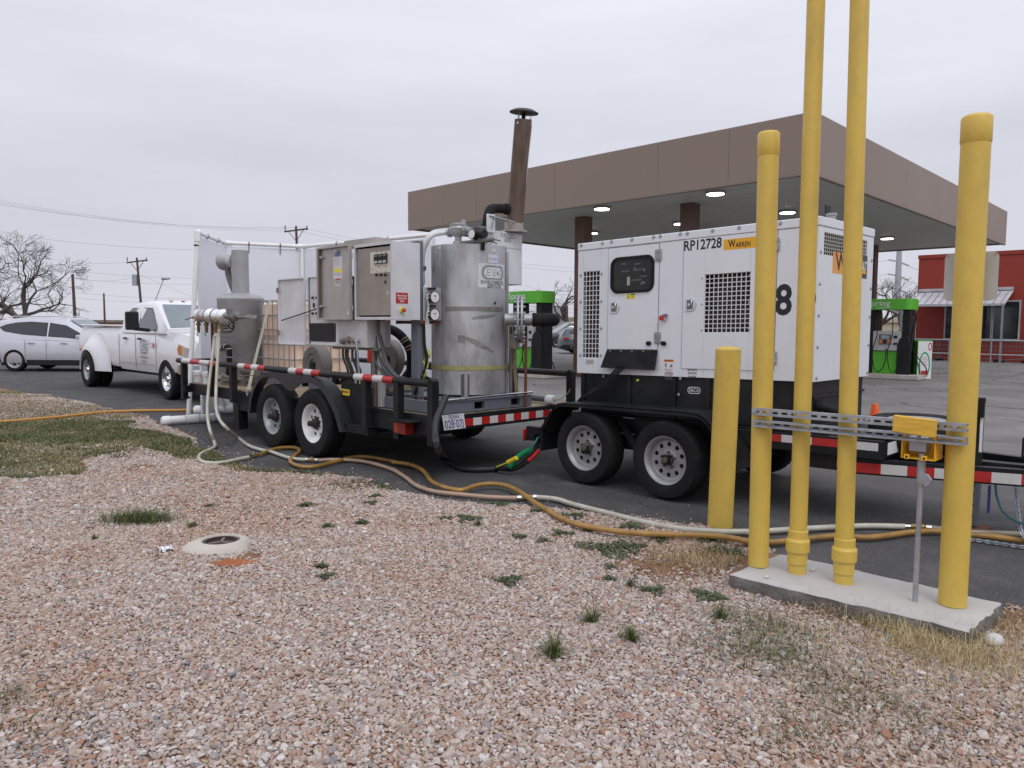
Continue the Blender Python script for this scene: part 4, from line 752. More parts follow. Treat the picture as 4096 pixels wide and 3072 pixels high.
hub_dark = M('greasy_hub', (.022, .018, .016), .65, dirt=(.06, .045, .035), ds=20, da=.5)
hub_rusty = M('rusty_hub', (.13, .105, .085), .55, metal=.3, dirt=(.07, .04, .025), ds=25, da=.7)

def tape(parent, f, u0, u1, v0, v1, n, first_red=True, name='tape_stripe'):
    "alternating red and white reflective pieces"
    for k in range(n):
        a, b_ = u0 + (u1 - u0) * k / n, u0 + (u1 - u0) * (k + 1) / n; red = (k % 2 == 0) == first_red
        MB().poly([(a, v0), (b_, v0), (b_, v1), (a, v1)], f).build(name, red_tape if red else white_tape, parent)

# ------------------------------------------------------------------ generator trailer
TL = lambda x: .018 * (x + 3.8)
tilt = lambda p: (p[0], p[1], p[2] + TL(p[0]))
gt = thing('equipment_trailer', 'black tandem axle trailer carrying the white generator, behind the yellow posts', 'trailer', (-4.18, 6.5, 0))
GY0 = 5.95
wz = .349
for x in (-4.62, -3.71):
    wheel(gt, x, 5.685, wz, .22, .205, rim_silver, hub_rusty, holes=10, hole_r=.021, hub_r=.052, hub_l=.075, lug_n=5)
    wheel(gt, x, 7.37, wz, .22, .205, rim_silver, hub_dark, holes=10, side=1, hole_r=.021, lug_n=5)
XF[0] = tilt
# fender: bent plate over both wheels
def fender(y0, y1, lip):
    prof = [(-5.165, .29), (-5.172, .50), (-4.985, .745), (-4.93, .775), (-4.86, .785), (-3.45, .785), (-3.37, .775), (-3.30, .735), (-3.075, .47), (-3.07, .33)]
    b = MB(); o2 = [(x + (.008 if x < -4 else -.008), z - .008) for x, z in prof]
    b.strip([(x, y0, z) for x, z in prof], [(x, y1, z) for x, z in prof], closed=False); b.strip([(x, y1, z) for x, z in o2], [(x, y0, z) for x, z in o2], closed=False)
    l2 = [(x * 1 + (.035 if x < -4.2 else -.035) * (1 if abs(x + 4.12) > .9 else 0), z - (.035 if z > .7 else 0)) for x, z in prof]
    b.strip([(x, lip, z) for x, z in prof], [(x, lip, z) for x, z in l2], closed=False); b.strip([(x, y0, z) for x, z in prof], [(x, y0, z) for x, z in o2], closed=False)
    return b
for (a, b_) in ((5.565, 5.90), (7.16, 7.49)): fender(a, b_, a if a < 6 else b_).build('fender', black_paint, gt, smooth=50)
fr = MB()
for y in (5.92, 7.08): fr.box(-5.2, -2.02, y - .03, y + .03, .50, .64)
for x in (-5.17, -4.2, -3.2, -2.05): fr.box(x - .03, x + .03, 5.951, 7.049, .51, .63)
fr.box(-5.19, -2.02, 5.951, 7.049, .641, .655)
fr.build('frame', black_paint, gt, .004)
MB().box(-4.9, -3.4, 5.83, 5.889, .36, .499).box(-4.9, -3.4, 7.11, 7.17, .36, .499).box(-4.66, -4.58, 5.6, 7.4, .31, .39).box(-3.75, -3.67, 5.6, 7.4, .31, .39).bar((-4.35, 5.8, .62), (-4.0, 5.62, .38), .04).build('axle_assembly', black_paint, gt)
MB().box(-5.45, -5.2, 5.66, 5.72, .43, .50).box(-5.2, -5.14, 5.66, 5.92, .45, .62).build('light_bracket', black_paint, gt)
tlm = MB().box(-5.468, -5.445, 5.62, 5.76, .35, .475).build('tail_light', red_lamp, gt, .01); MB().box(-5.444, -5.33, 5.635, 5.745, .36, .428).build('light_housing', black_plastic, tlm, .01)
tape(gt, lambda u, v: (u, 5.887, v), -3.05, -2.05, .565, .625, 4, True)
tongue_y = lambda x: 5.93 + (x + 2.3) * .26
MB().bar((-2.25, 5.95, .43), (-.3, 6.46, .43), .06, .12).bar((-2.25, 7.07, .43), (-.3, 6.58, .43), .06, .12).box(-2.3, -.2, 6.47, 6.57, .36, .48).box(-2.6, -2.25, 5.93, 7.07, .38, .5).build('tongue', black_paint, gt, .004)
for k in range(10):
    x = -2.22 + k * .17; MB().poly([(x, 0), (x + .17, 0), (x + .17, 1), (x, 1)], lambda u, v: (u, tongue_y(u) - .0345, .385 + .075 * v)).build('tape_stripe', red_tape if k % 2 == 0 else white_tape, gt)
MB().box(-2.34, -2.26, 5.86, 5.8865, .415, .475).build('marker_light', amber_lamp, gt, .005)
MB().box(-2.015, -2.012, 5.98, 6.2, .53, .62).build('data_plate', white_ink, gt)
XF[0] = None
jx, jy = -1.535, 6.42
jk = MB().tube([(jx, jy, .42), (jx, jy, .96)], .036, 16).tube([(jx, jy, .96), (jx, jy, 1.0)], .040, 16).box(jx - .03, jx + .045, jy - .06, jy - .03, .86, .95).build('jack', black_paint, gt)
MB().box(jx - .033, jx + .033, jy - .033, jy + .033, .04, .42).build('drop_leg', grey_paint, jk, .004); m = MB()
for z in (.12, .2, .28, .35): m.cyl((jx, jy - .0345, z), (jx, jy - .0335, z), .007, n=10)
m.build('pin_hole', dark_hole, jk); MB().box(jx - .1, jx + .1, jy - .1, jy + .1, .008, .035).build('foot', rust, jk)
MB().box(jx - .037, jx - .034, jy - .02, jy + .02, .6, .9).box(jx + .02, jx + .0385, jy - .037, jy - .03, .6, .88).build('decal', white_ink, jk)
MB().box(-1.25, -.95, 6.38, 6.62, .58, .74).build('breakaway_battery', black_plastic, gt, .01); MB().box(-1.23, -1.0, 6.372, 6.379, .61, .68).build('label', white_ink, gt)
ch = MB(); P = curve([(-1.27, 6.34, .5), (-1.25, 6.3, .34), (-1.22, 6.26, .2), (-1.18, 6.22, .08), (-1.08, 6.2, .02), (-.98, 6.2, .015)], 8); Q = curve([(-1.5, 6.05, .02), (-1.35, 6.1, .015), (-1.2, 6.12, .015), (-1.05, 6.15, .015)], 6)
for L_ in (P, Q):
    for i, (a, b_) in enumerate(zip(L_, L_[1:])):
        c_ = (a + b_) / 2; d_ = (b_ - a).normalized(); s_ = d_.orthogonal().normalized(); s_ = s_ if i % 2 else d_.cross(s_); ch.tube([c_ + d_ * .022 * cos(q_) + s_ * .011 * sin(q_) for q_ in np.linspace(0, 2 * pi, 8, endpoint=False)], .0045, 5, closed=True)
ch.build('safety_chain', galv, gt)
MB().tube(curve([(-1.38, 6.3, .4), (-1.36, 6.28, .3), (-1.3, 6.25, .2), (-1.15, 6.22, .15), (-1.0, 6.25, .2), (-.9, 6.3, .34)], 6), .008, 6).build('brake_cable', M('blue_green_cable', (.02, .10, .13), .5), gt); MB().box(-1.42, -1.405, 6.28, 6.3, .18, .38).build('cable_hook', blue_ink, gt)
sw = thing('spare_tyre', 'black spare tyre lying flat on the trailer tongue behind the strut rails', 'tyre', (-1.98, 6.5, .66)); pr = [(.20, -.09), (.30, -.11), (.335, -.09), (.35, -.05), (.35, .05), (.335, .09), (.30, .11), (.20, .09), (.19, 0)]
MB().lathe(pr, (-1.98, 6.5, .70), 'Z', 48, closed=True).build('tyre', black_rubber, sw); MB().lathe([(.001, .02), (.12, .02), (.15, -.03), (.19, -.03), (.20, .09), (.205, .095)], (-1.98, 6.5, .70), 'Z', 36).build('rim', rim_grey, sw)

# ------------------------------------------------------------------ generator
ge = thing('generator', 'white boxy diesel generator with vent grids marked 80 on the black trailer', 'generator', (-3.8, 6.5, .66)); XF[0] = tilt
def g(u, v):
    p = at(u, v, 'Y', GY0); return p.x, p.z - TL(p.x)
g1 = lambda a, b_: g(2150 + a * .45198, 850 + b_ * .45198)
g2 = lambda a, b_: g(2800 + a * .45198, 850 + b_ * .45198)
X0, X1, Y0, Y1, Z0, Z1 = -5.02, -2.575, GY0, 7.08, 1.055, 2.352
ef = lambda z0, z1, rects: None
# vent openings are real: the front skin is made of strips round them
V1 = (g1(395, 1285)[0], g1(541, 1285)[0], g1(395, 1285)[1], g1(395, 527)[1]); V2 = (g1(1472, 1064)[0], g2(435, 1064)[0], g1(1472, 1064)[1], g1(1475, 556)[1] + .005)
ZT = Z1 - .075
enc = MB()
def wall_with(b, x0, x1, z0, z1, holes, y, t=.02):
    xs_ = [x0]
    for h_ in holes: b.box(xs_[-1], h_[0], y, y + t, z0, z1); b.box(h_[0], h_[1], y, y + t, z0, h_[2]); b.box(h_[0], h_[1], y, y + t, h_[3], z1); xs_.append(h_[1])
    b.box(xs_[-1], x1, y, y + t, z0, z1)
wall_with(enc, X0, X1 - .021, Z0, ZT, [V1, V2], Y0)
enc.box(X0, X0 + .02, Y0 + .0205, Y1, Z0, ZT).box(X0 + .0205, X1 - .02, Y1 - .02, Y1, Z0, ZT)
V3 = (6.045, 6.93, 2.06, 2.235)
enc.box(X1 - .02, X1, Y0, V3[0], Z0, ZT).box(X1 - .02, X1, V3[1], Y1, Z0, ZT).box(X1 - .02, X1, V3[0], V3[1], Z0, V3[2]).box(X1 - .02, X1, V3[0], V3[1], V3[3], ZT)
enc.build('enclosure', white_paint, ge, .003)
MB().box(X0 + .03, X1 - .16, Y0 + .10, Y1 - .03, Z0 + .02, ZT - .02).box(X1 - .15, X1 - .1, Y0 + .1, Y1 - .03, Z0 + .02, ZT - .02).build('inner_baffle', M('inner_engine', (.05, .043, .04), .9, var=.6, vs=6), ge)
MB().box(X0 - .006, X1 + .006, Y0 - .006, Y1 + .006, ZT + .002, Z1).build('roof', white_paint, ge, .008)
def grille(x0, x1, z0, z1, nx_, nz_, f):
    b = MB(); w_ = .0065
    for k in range(nx_ + 1): x = x0 + (x1 - x0) * k / nx_; f(b, x - w_ / 2, x + w_ / 2, z0 - .004, z1 + .004, 0)
    for k in range(nz_ + 1): z = z0 + (z1 - z0) * k / nz_; f(b, x0 - .004, x1 + .004, z - w_ / 2, z + w_ / 2, .0035)
    return b
fy = lambda b, x0, x1, z0, z1, d: b.box(x0, x1, Y0 + .002 + d, Y0 + .005 + d, z0, z1)
fx = lambda b, x0, x1, z0, z1, d: b.box(X1 - .005 - d, X1 - .002 - d, x0, x1, z0, z1)
grille(*V1, 5, 18, fy).build('vent_grille', white_paint, ge); grille(*V2, 10, 13, fy).build('vent_grille', white_paint, ge); grille(*V3, 23, 6, fx).build('vent_grille', M('dirty_grille', (.5, .5, .46), .5), ge)
# doors, proud of the skin with dark gaps
def door(x0, x1, z0, z1, cut=None):
    b = MB(); MB().box(x0 - .006, x1 + .006, Y0 - .0008, Y0 - .0003, z0 - .006, z1 + .006) if 0 else None
    dr_ = MB()
    if cut: wall_with(dr_, x0, x1, z0, z1, [cut], Y0 - .007, .0065)
    else: dr_.box(x0, x1, Y0 - .007, Y0 - .0005, z0, z1)
    d_ = dr_.build('door', white_paint, ge, .002)
    MB().box(x0 - .005, x0 - .0008, Y0 - .0025, Y0 - .0002, z0, z1).box(x1 + .0008, x1 + .005, Y0 - .0025, Y0 - .0002, z0, z1).box(x0 - .005, x1 + .005, Y0 - .0025, Y0 - .0002, z1 + .001, z1 + .005).build('door_gap', M('gap_grey', (.16, .16, .16), .8), d_)
    return d_
d1 = door(g1(628, 0)[0] if 0 else g1(628, 700)[0], g1(1072, 700)[0], g1(840, 1210)[1], g1(840, 300)[1])
d2 = door(g1(1290, 700)[0], g2(672, 700)[0], g1(1290, 1380)[1], g1(1290, 245)[1], cut=V2)
# window
wa, wb_ = g1(845, 548); hw_ = (g1(1040, 548)[0] - g1(652, 548)[0]) / 2; hh = (g1(845, 385)[1] - g1(845, 712)[1]) / 2; wz_ = (g1(845, 385)[1] + g1(845, 712)[1]) / 2; wa = (g1(1040, 548)[0] + g1(652, 548)[0]) / 2
O = rrect(wa - hw_, wa + hw_, wz_ - hh, wz_ + hh, .085, 8); I = rrect(wa - hw_ + .028, wa + hw_ - .028, wz_ - hh + .028, wz_ + hh - .028, .06, 8)
PY = lambda y: (lambda u, v: (u, y, v))
gk = MB(); gk.strip([PY(Y0 - .010)(*p_) for p_ in O], [PY(Y0 - .022)(*p_) for p_ in rrect(wa - hw_ + .006, wa + hw_ - .006, wz_ - hh + .006, wz_ + hh - .006, .08, 8)]); gk.strip([PY(Y0 - .022)(*p_) for p_ in rrect(wa - hw_ + .006, wa + hw_ - .006, wz_ - hh + .006, wz_ + hh - .006, .08, 8)], [PY(Y0 - .022)(*p_) for p_ in I]); gk.strip([PY(Y0 - .022)(*p_) for p_ in I], [PY(Y0 - .009)(*p_) for p_ in I])
gk.build('window_gasket', black_rubber, d1); MB().poly(I, PY(Y0 - .0095)).build('window', M('control_window', (.018, .019, .02), .12, spec=.35, var=.5, vs=9), d1)
rr = random.Random(4); pm = MB(); pm.box(wa - .055, wa - .022, Y0 - .0115, Y0 - .0100, wz_ - .10, wz_ - .02); pm.build('breaker', M('beige_breaker', (.38, .34, .26), .5), d1)
for (a, b_, w_) in ((-.08, .03, .1), (.06, .035, .09), (.13, .04, .04), (.05, -.06, .12), (.13, -.03, .08), (-.1, .10, .07), (.06, .09, .08)):
    for k in range(2): MB().poly(rrect(wa + a - w_ / 2 + k * .01, wa + a + w_ / 2, wz_ + b_ + .009 * k, wz_ + b_ + .009 * k + .0035, .001, 1), PY(Y0 - .0105)).build('gauge_print', grey_ink, d1)
for (a, b_) in ((.03, .055), (.14, .03), (.11, -.09), (.125, -.075), (.14, -.085)): MB().poly(circ(wa + a, wz_ + b_, .008, 10), PY(Y0 - .0106)).build('gauge', M('gauge_grey', (.25, .25, .25), .4), d1)
def latch(x, z):
    P_ = [(-.05, -.058), (.03, -.058), (.056, -.015), (.056, .015), (.03, .058), (-.05, .058)]
    l_ = MB().prism([(x + a, z + b_) for a, b_ in P_], PY(Y0 - .0075), (0, -.007, 0)).build('latch', chrome, ge, .003)
    MB().box(x - .036, x + .022, Y0 - .0155, Y0 - .0148, z - .042, z + .042).build('latch_recess', M('latch_recess', (.2, .2, .2), .3, metal=.8), l_)
    MB().tube([(x + .017, Y0 - .0165, z - .036), (x + .017, Y0 - .024, z - .03), (x + .017, Y0 - .024, z + .03), (x + .017, Y0 - .0165, z + .036)], .004, 6).cyl((x - .008, Y0 - .027, z), (x - .008, Y0 - .0156, z), .012, n=14).build('handle', chrome, l_)
latch(*g1(688, 840)); latch(*g1(1360, 816))
def hinge(x, z):
    h_ = MB().prism([(x + a, z + b_) for a, b_ in rrect(-.034, .034, -.055, .055, .008, 3)], PY(Y0 - .0075), (0, -.004, 0)).cyl((x, Y0 - .014, z - .05), (x, Y0 - .014, z + .05), .006, n=8).build('hinge', alu, ge); m_ = MB()
    for a in (-.021, .021):
        for b_ in (-.033, .033): m_.lathe([(.009, .0), (.008, .005), (.001, .0075)], (x + a, Y0 - .0117, z + b_), 'Y', 8)
    m_.build('screw', galv, h_)
hinge(*g1(1072, 380)); hinge(*g1(1064, 1110)); hinge(*g2(672, 288)); hinge(*g2(646, 1288))
bo = MB()
def bolt(x, z, r_=.010): bo.lathe([(r_ * 1.5, 0), (r_ * 1.5, .002), (r_, .0022), (r_ * .9, .009), (.001, .010)], (x, Y0 - .0005, z), 'Y', 8)
for (a, b_) in ((385, 555), (568, 542), (383, 792), (566, 786), (380, 1027), (564, 1026), (380, 1262), (562, 1265), (1463, 583), (1460, 813), (1457, 1042)): bolt(*g1(a, b_))
for (a, b_) in ((445, 560), (441, 798), (441, 1035)): bolt(*g2(a, b_))
Y0s = Y0; Y0 = Y0 - .006
for (a, b_) in ((390, 292), (578, 272), (659, 259), (840, 240), (1031, 217), (1090, 210), (1268, 190), (1330, 185), (1553, 162)): bolt(*g1(a, b_), .012)
for (a, b_) in ((350, 135), (713, 95), (925, 70)): bolt(*g2(a, b_), .012)
Y0 = Y0s
for v in (345, 629, 910, 1192, 1471):
    z = g2(1060, v)[1]; bo.lathe([(.015, 0), (.015, .002), (.010, .0022), (.009, .009), (.001, .010)], (X1 + .0005, Y0 + .035, z), 'X', 8)
    bo.lathe([(.015, 0), (.015, .002), (.010, .0022), (.009, .009), (.001, .010)], (X1 + .0005, Y1 - .035, z), 'X', 8)
bo.build('bolt', galv, ge)
for (a, b_) in ((991, 1158), (1123, 1158)): x, z = g1(a, b_); MB().prism(rrect(x - .027, x + .027, z - .02, z + .02, .019, 5), PY(Y0 - .008), (0, -.018, 0)).build('rubber_bumper', black_rubber, ge, .004)
x, z = g1(1122, 933); es = MB().lathe([(.03, 0), (.03, .012), (.026, .03), (.026, .04)], (x, Y0 - .0005, z), 'Y', 20).build('stop_button', chrome, ge); MB().lathe([(.018, .04), (.026, .0405), (.026, .048), (.016, .05)], (x, Y0 - .0005, z), 'Y', 20).build('button', red_ink, es); MB().box(x, x + .035, Y0 - .03, Y0 - .001, z + .005, z + .035).build('button_guard', grey_paint, es)
# flap
a_, b_ = g1(622, 1212), g1(1065, 1395); fz1, fz0 = a_[1], b_[1]
fl = MB().add([(a_[0], Y0 - .012, fz1), (b_[0], Y0 - .012, fz1), (b_[0], Y0 - .05, fz0), (a_[0] - .03, Y0 - .075, fz0 + .01), (a_[0], Y0 - .008, fz1), (b_[0], Y0 - .008, fz1), (b_[0], Y0 - .046, fz0), (a_[0] - .03, Y0 - .071, fz0 + .01)], [(0, 3, 2, 1), (4, 5, 6, 7), (0, 1, 5, 4), (1, 2, 6, 5), (2, 3, 7, 6), (3, 0, 4, 7)]).build('cable_flap', black_rubber, ge)
m = MB()
for k in range(4): m.lathe([(.007, 0), (.007, .002), (.004, .004), (.0005, .005)], (a_[0] + .04 + k * .13, Y0 - .0135, fz1 - .015), 'Y', 8)
m.build('screw', galv, fl)
# decals on the long side
E_ = Y0 - .0078
def rect_decal(name, x0, x1, z0, z1, mat, parent=ge, y=E_): return MB().poly([(x0, z0), (x1, z0), (x1, z1), (x0, z1)], PY(y)).build(name, mat, parent)
q = lambda a, b_, c_, d_: (g1(a, b_)[0], g1(c_, b_)[0], g1(a, d_)[1], g1(a, b_)[1])
x0, x1, z0, z1 = q(790, 722, 868, 766); s_ = rect_decal('warning_sticker', x0, x1, z0, z1, yellow_m, d1); xm = (x0 + x1) / 2
MB().poly([(x0 + .008, z0 + .006), (x0 + .038, z0 + .006), (x0 + .023, z0 + .034)], PY(E_ - .0004)).build('print', ink, s_); MB().poly([(x0 + .014, z0 + .009), (x0 + .032, z0 + .009), (x0 + .023, z0 + .027)], PY(E_ - .0007)).build('print', yellow_m, s_)
MB().poly([(xm + .002, z1 - .012), (x1 - .003, z1 - .012), (x1 - .003, z1 - .003), (xm + .002, z1 - .003)], PY(E_ - .0004)).poly([(xm + .006, z0 + .012), (x1 - .01, z0 + .012), (x1 - .01, z0 + .017), (xm + .006, z0 + .017)], PY(E_ - .0004)).build('print', ink, s_)
E0 = Y0 - .0012
x0, x1, z0, z1 = q(1120, 1300, 1205, 1437); s_ = rect_decal('warning_label', x0, x1, z0, z1, white_ink, ge, E0)
MB().poly([(x0, z1 - .022), (x1, z1 - .022), (x1, z1), (x0, z1)], PY(E0 - .0004)).build('print', M('orange_print', (.6, .16, .03), .5), s_); text('lettering', 'WARNING', .016, planeY((x0 + x1) / 2, E0 - .0008, z1 - .011), ink, s_)
for k in range(9): MB().poly(rrect(x0 + .006 + (k % 3) * .004, x1 - .006 - (k % 2) * .008, z1 - .09 - k * .0115, z1 - .0865 - k * .0115, .0008, 1), PY(E0 - .0004)).build('print_line', grey_ink, s_)
MB().poly([(x0 + .012, z1 - .07), (x0 + .03, z1 - .07), (x0 + .03, z1 - .035), (x0 + .012, z1 - .035)], PY(E0 - .0004)).poly([(x1 - .04, z1 - .07), (x1 - .012, z1 - .07), (x1 - .012, z1 - .04), (x1 - .04, z1 - .055)], PY(E0 - .0004)).build('print', grey_ink, s_)
MB().poly(circ(x1 - .014, z0 + .014, .010, 12), PY(E0 - .0004)).build('print', red_ink, s_); MB().poly([(x0 + .004, z0 + .004), (x0 + .028, z0 + .004), (x0 + .016, z0 + .024)], PY(E0 - .0004)).build('print', orange_decal, s_); MB().poly([(x0 + .034, z0 + .013), (x1 - .030, z0 + .013), (x1 - .030, z0 + .024), (x0 + .034, z0 + .024)], PY(E0 - .0004)).build('print', red_ink, s_)
x0, x1, z0, z1 = q(428, 1298, 500, 1336); s_ = rect_decal('rating_label', x0, x1, z0, z1, M('pale_label', (.6, .6, .58), .5), ge, E0)
for k in range(4): MB().poly(rrect(x0 + .006, x1 - .01, z1 - .012 - k * .012, z1 - .008 - k * .012, .0008, 1), PY(E0 - .0004)).build('print_line', grey_ink, s_)
x, z = g1(1370, 1420)
for k, s_ in enumerate(('Battery', 'Switch', 'Inside')): text('lettering', s_, .034, planeY(x, E0, z + .030 - k * .031), ink, ge, bold=.01)
xa_, za_ = g1(1300, 292); xb_, zb2 = g1(1632, 292); rpz = (g1(1465, 252)[1] + g1(1465, 332)[1]) / 2; text('lettering', 'RP12728', .122, planeY((xa_ + xb_) / 2, E_, (g1(1320, 298)[1] + g1(1610, 275)[1]) / 2), ink, d2, width=(xb_ - xa_), bold=.022)
x0 = g1(1650, 290)[0]; x1 = g(3062, 950)[0]; z1 = g1(1655, 242)[1]; z0 = g1(1655, 335)[1]; s_ = rect_decal('orange_sticker', x0, x1, z0, z1, orange_decal, d2)
xw, zw = g2(285, 280); text('lettering', 'W', .085, planeY(xw + .004, E_ - .0005, zw), ink, s_, bold=.03, shear=-.12, width=.068); xw, zw = g2(390, 277); text('lettering', 'ARREN', .058, planeY(xw - .004, E_ - .0005, zw - .006), ink, s_, bold=.02, width=.135)
x, z = g2(739, 787); text('lettering', '8', .34, planeY(x, E0, z), ink, ge, bold=.025, width=.143); x, z = g2(945, 780); text('lettering', '0', .34, planeY(x + .002, E0, z), ink, ge, bold=.022, width=.143)
for (a, b_, r_) in ((1370, 960, .03), (1080, 820, .02), (1140, 820, .015), (1180, 830, .012), (1110, 690, .012), (1365, 1115, .008), (1340, 990, .012)): pass
# end decals
XE = X1 + .0012; PXf = lambda u, v: (XE, u, v)
def e2(a, b_): p = at(2800 + a * .45198, 850 + b_ * .45198, 'X', X1); return p.y, p.z - TL(X1)
y0, z1 = e2(1178, 345); z0 = e2(1175, 535)[1]; y1 = e2(1435, 500)[0]; y2 = e2(1477, 500)[0]
s_ = MB().poly([(y0, z0), (y1, z0), (y1, z1), (y0, z1)], PXf).build('orange_sticker', M('faded_orange', (.78, .34, .06), .5), ge); text('lettering', 'W', .20, lambda u, v: (XE + .0006, e2(1250, 450)[0] + u, e2(1250, 450)[1] + v), ink, s_, bold=.02, shear=-.1)
text('lettering', 'ARREN', .11, lambda u, v: (XE + .0006, e2(1335, 450)[0] + u, e2(1335, 450)[1] + v), ink, s_, width=.16)
s_ = MB().poly([(y1 + .001, z0 - .015), (y2, z0 - .015), (y2, z1 + .01), (y1 + .001, z1 + .01)], PXf).build('black_sticker', M('faded_black', (.06, .06, .06), .5), ge); yc = (y1 + y2) / 2 - .015
text('lettering', 'CAT', .11, lambda u, v: (XE + .0012, yc - .02 + u, e2(1450, 480)[1] + v), white_ink, s_, bold=.02, width=.15); MB().poly([(yc - .05, z0 + .025), (yc + .045, z0 + .025), (yc - .002, z0 + .085)], lambda u, v: (XE + .0009, u, v)).build('triangle_mark', orange_decal, s_)
# base tank
bt = MB().box(X0 + .04, X1 - .04, Y0 + .02, Y1 - .02, .66, Z0 - .003).build('fuel_tank_base', black_paint, ge, .006)
m = MB()
for x in (X0 + .05, -4.4, -3.9, -3.55, -3.1, -2.75): m.box(x, x + .05, Y0 + .004, Y0 + .0195, .67, Z0 - .005)
m.box(X1 - .039, X1 - .02, Y0 + .05, Y1 - .02, .92, .94).box(X1 - .039, X1 - .005, Y0 + .03, Y1 - .02, .66, .70); m.build('base_rib', black_paint, bt, .003)
MB().tube(curve([(X1 - .05, 6.1, .86), (X1 + .02, 6.1, .85), (X1 + .06, 6.14, .83), (X1 + .065, 6.19, .82)], 5), .036, 14).tube([(X1 - .02, 6.1, .86), (X1 - .005, 6.1, .86)], .05, 14).build('filler_pipe', black_rubber, bt)
x, z = g1(1375, 1575); O = rrect(x - .066, x + .066, z - .030, z + .030, .029, 6); I = rrect(x - .060, x + .060, z - .024, z + .024, .023, 6); ff_ = PY(Y0 + .0185); MB().strip([ff_(*p_) for p_ in O], [ff_(*p_) for p_ in I]).build('badge_ring', white_ink, bt); text('lettering', 'E&CA', .046, planeY(x, Y0 + .018, z), white_ink, bt, width=.098)
for (a, b_, mt) in ((888, 1485, yellow_m), (585, 1450, galv), (1265, 1470, galv), (1250, 1612, galv)): x, z = g1(a, b_); MB().lathe([(.014, 0), (.012, .01), (.001, .012)], (x, Y0 + .003, z), 'Y', 8).build('bolt', mt, bt)
MB().tube([(-2.82, 6.75, Z1), (-2.82, 6.75, Z1 + .11)], .036, 14).tube([(-2.82, 6.75, Z1 + .11), (-2.82, 6.75, Z1 + .13)], .045, 14).build('exhaust_pipe', alu, ge); MB().box(-2.86, -2.85, 6.70, 6.80, Z1 + .13, Z1 + .2).build('rain_flap', black_paint, ge)
MB().lathe([(.10, 0), (.095, .03), (.06, .055), (.001, .065)], (-4.05, 6.6, Z1 + .001), 'Z', 20).build('roof_cap', galv, ge)
XF[0] = None
# cables from the flap
cb = thing('power_cables', 'bundle of four black cables hanging from the generator flap to its trailer deck', 'cable', (-4.9, 5.8, .8)); m = MB()
for k in range(4):
    q0 = at(2150 + (690 + k * 22) * .45198, 850 + 1388 * .45198, 'Y', 5.86); q1 = at(2150 + (372 + k * 9) * .45198, 850 + 1650 * .45198, 'Y', 5.80); m.tube(curve([q0 + Vector((0, .02, .05)), q0, q0.lerp(q1, .5) + Vector((0, 0, -.02)), q1, q1 + Vector((-.12, .05, -.12))], 6), .0075, 8)
m.build('cable', black_rubber, cb)
# black cable looping from the steel tank trailer to the generator trailer, with coloured connectors
k_ = .31646
z1c = lambda a, b_: (1400 + a * k_, 1350 + b_ * k_)
pc = [at(*z1c(1215, 740), 'X', -5.45), at(*z1c(1150, 900), 'X', -5.4), at(*z1c(1090, 1060), 'X', -5.35), at(*z1c(1080, 1230), 'X', -5.3), at(*z1c(1110, 1400), 'X', -5.25), at(*z1c(1180, 1520), 'Z', .06)]
pc += [at(1840, 1870, 'Z', .035), at(1900, 1878, 'Z', .03), at(1970, 1876, 'Z', .03)]
blk = thing('trunk_cable', 'thick black power cable looping down to the asphalt behind the licence plate', 'cable', pc[-1]); pc.append(at(1992, 1874, 'Z', .03)); MB().tube(curve(pc, 8), .031, 12).build('cable', M('cable_sheath', (.022, .023, .026), .45, spec=.4), blk)
cn_ = thing('cable_connectors', 'green, yellow, red and black insulated cable connectors on the asphalt by the trailer', 'cable connector', at(2030, 1860, 'Z', .03))
Z8 = lambda a, b_, z=.0, Y=None: at(1900 + a * .36166, 1300 + b_ * .36166, 'Y', 5.62 if Y is None else Y)
for nm, mt, L_, r_ in (('black_tail', black_rubber, [(240, 1585, 5.38), (390, 1590, 5.42), (480, 1560, 5.47), (600, 1470, 5.52), (660, 1400, 5.56), (710, 1250, 5.62)], .022),
                       ('black_tail', black_rubber, [(240, 1580, 5.4), (350, 1600, 5.42), (450, 1590, 5.45), (570, 1520, 5.5), (640, 1450, 5.56), (700, 1330, 5.6)], .02),
                       ('green_connector', M('green_tape', (.0, .22, .07), .4), [(385, 1570, 5.40), (440, 1500, 5.42), (510, 1435, 5.46), (610, 1380, 5.5)], .03),
                       ('yellow_connector', M('yellow_tape', (.7, .52, .03), .4), [(360, 1520, 5.38), (400, 1500, 5.39), (460, 1470, 5.4)], .024),
                       ('red_connector', M('red_tape', (.5, .02, .02), .4), [(590, 1500, 5.5), (650, 1450, 5.53), (710, 1385, 5.56)], .02),
                       ('yellow_tail', yellow_m, [(240, 1570, 5.37), (300, 1545, 5.38), (365, 1518, 5.385)], .007), ('green_tail', M('green_wire', (.0, .10, .06), .4), [(610, 1380, 5.5), (660, 1310, 5.55), (700, 1240, 5.6)], .013)):
    MB().tube(curve([Z8(a, b_, 0, y) for a, b_, y in L_], 5), r_, 10).build(nm, mt, cn_)
# cones
def cone(x, y, lab, white=False):
    c = thing('traffic_cone', lab, 'traffic cone', (x, y, 0)); MB().box(x - .17, x + .17, y - .17, y + .17, .005, .035).build('base', cone_orange, c, .01); MB().lathe([(.13, .036), (.075, .36), (.035, .68), (.03, .70), (.001, .70)], (x, y, 0), 'Z', 24).build('cone', cone_orange, c)
    if white: MB().lathe([(.094, .262), (.058, .49)], (x, y, 0), 'Z', 24).build('reflective_band', white_tape, c)
p = far(2284, 9.8); cone(p.x, p.y, 'white banded orange cone just behind the rear rail of the steel tank trailer', True)
p = far(3508, 8.1); cone(p.x + .0, p.y, 'orange cone partly hidden behind the right end of the generator base')
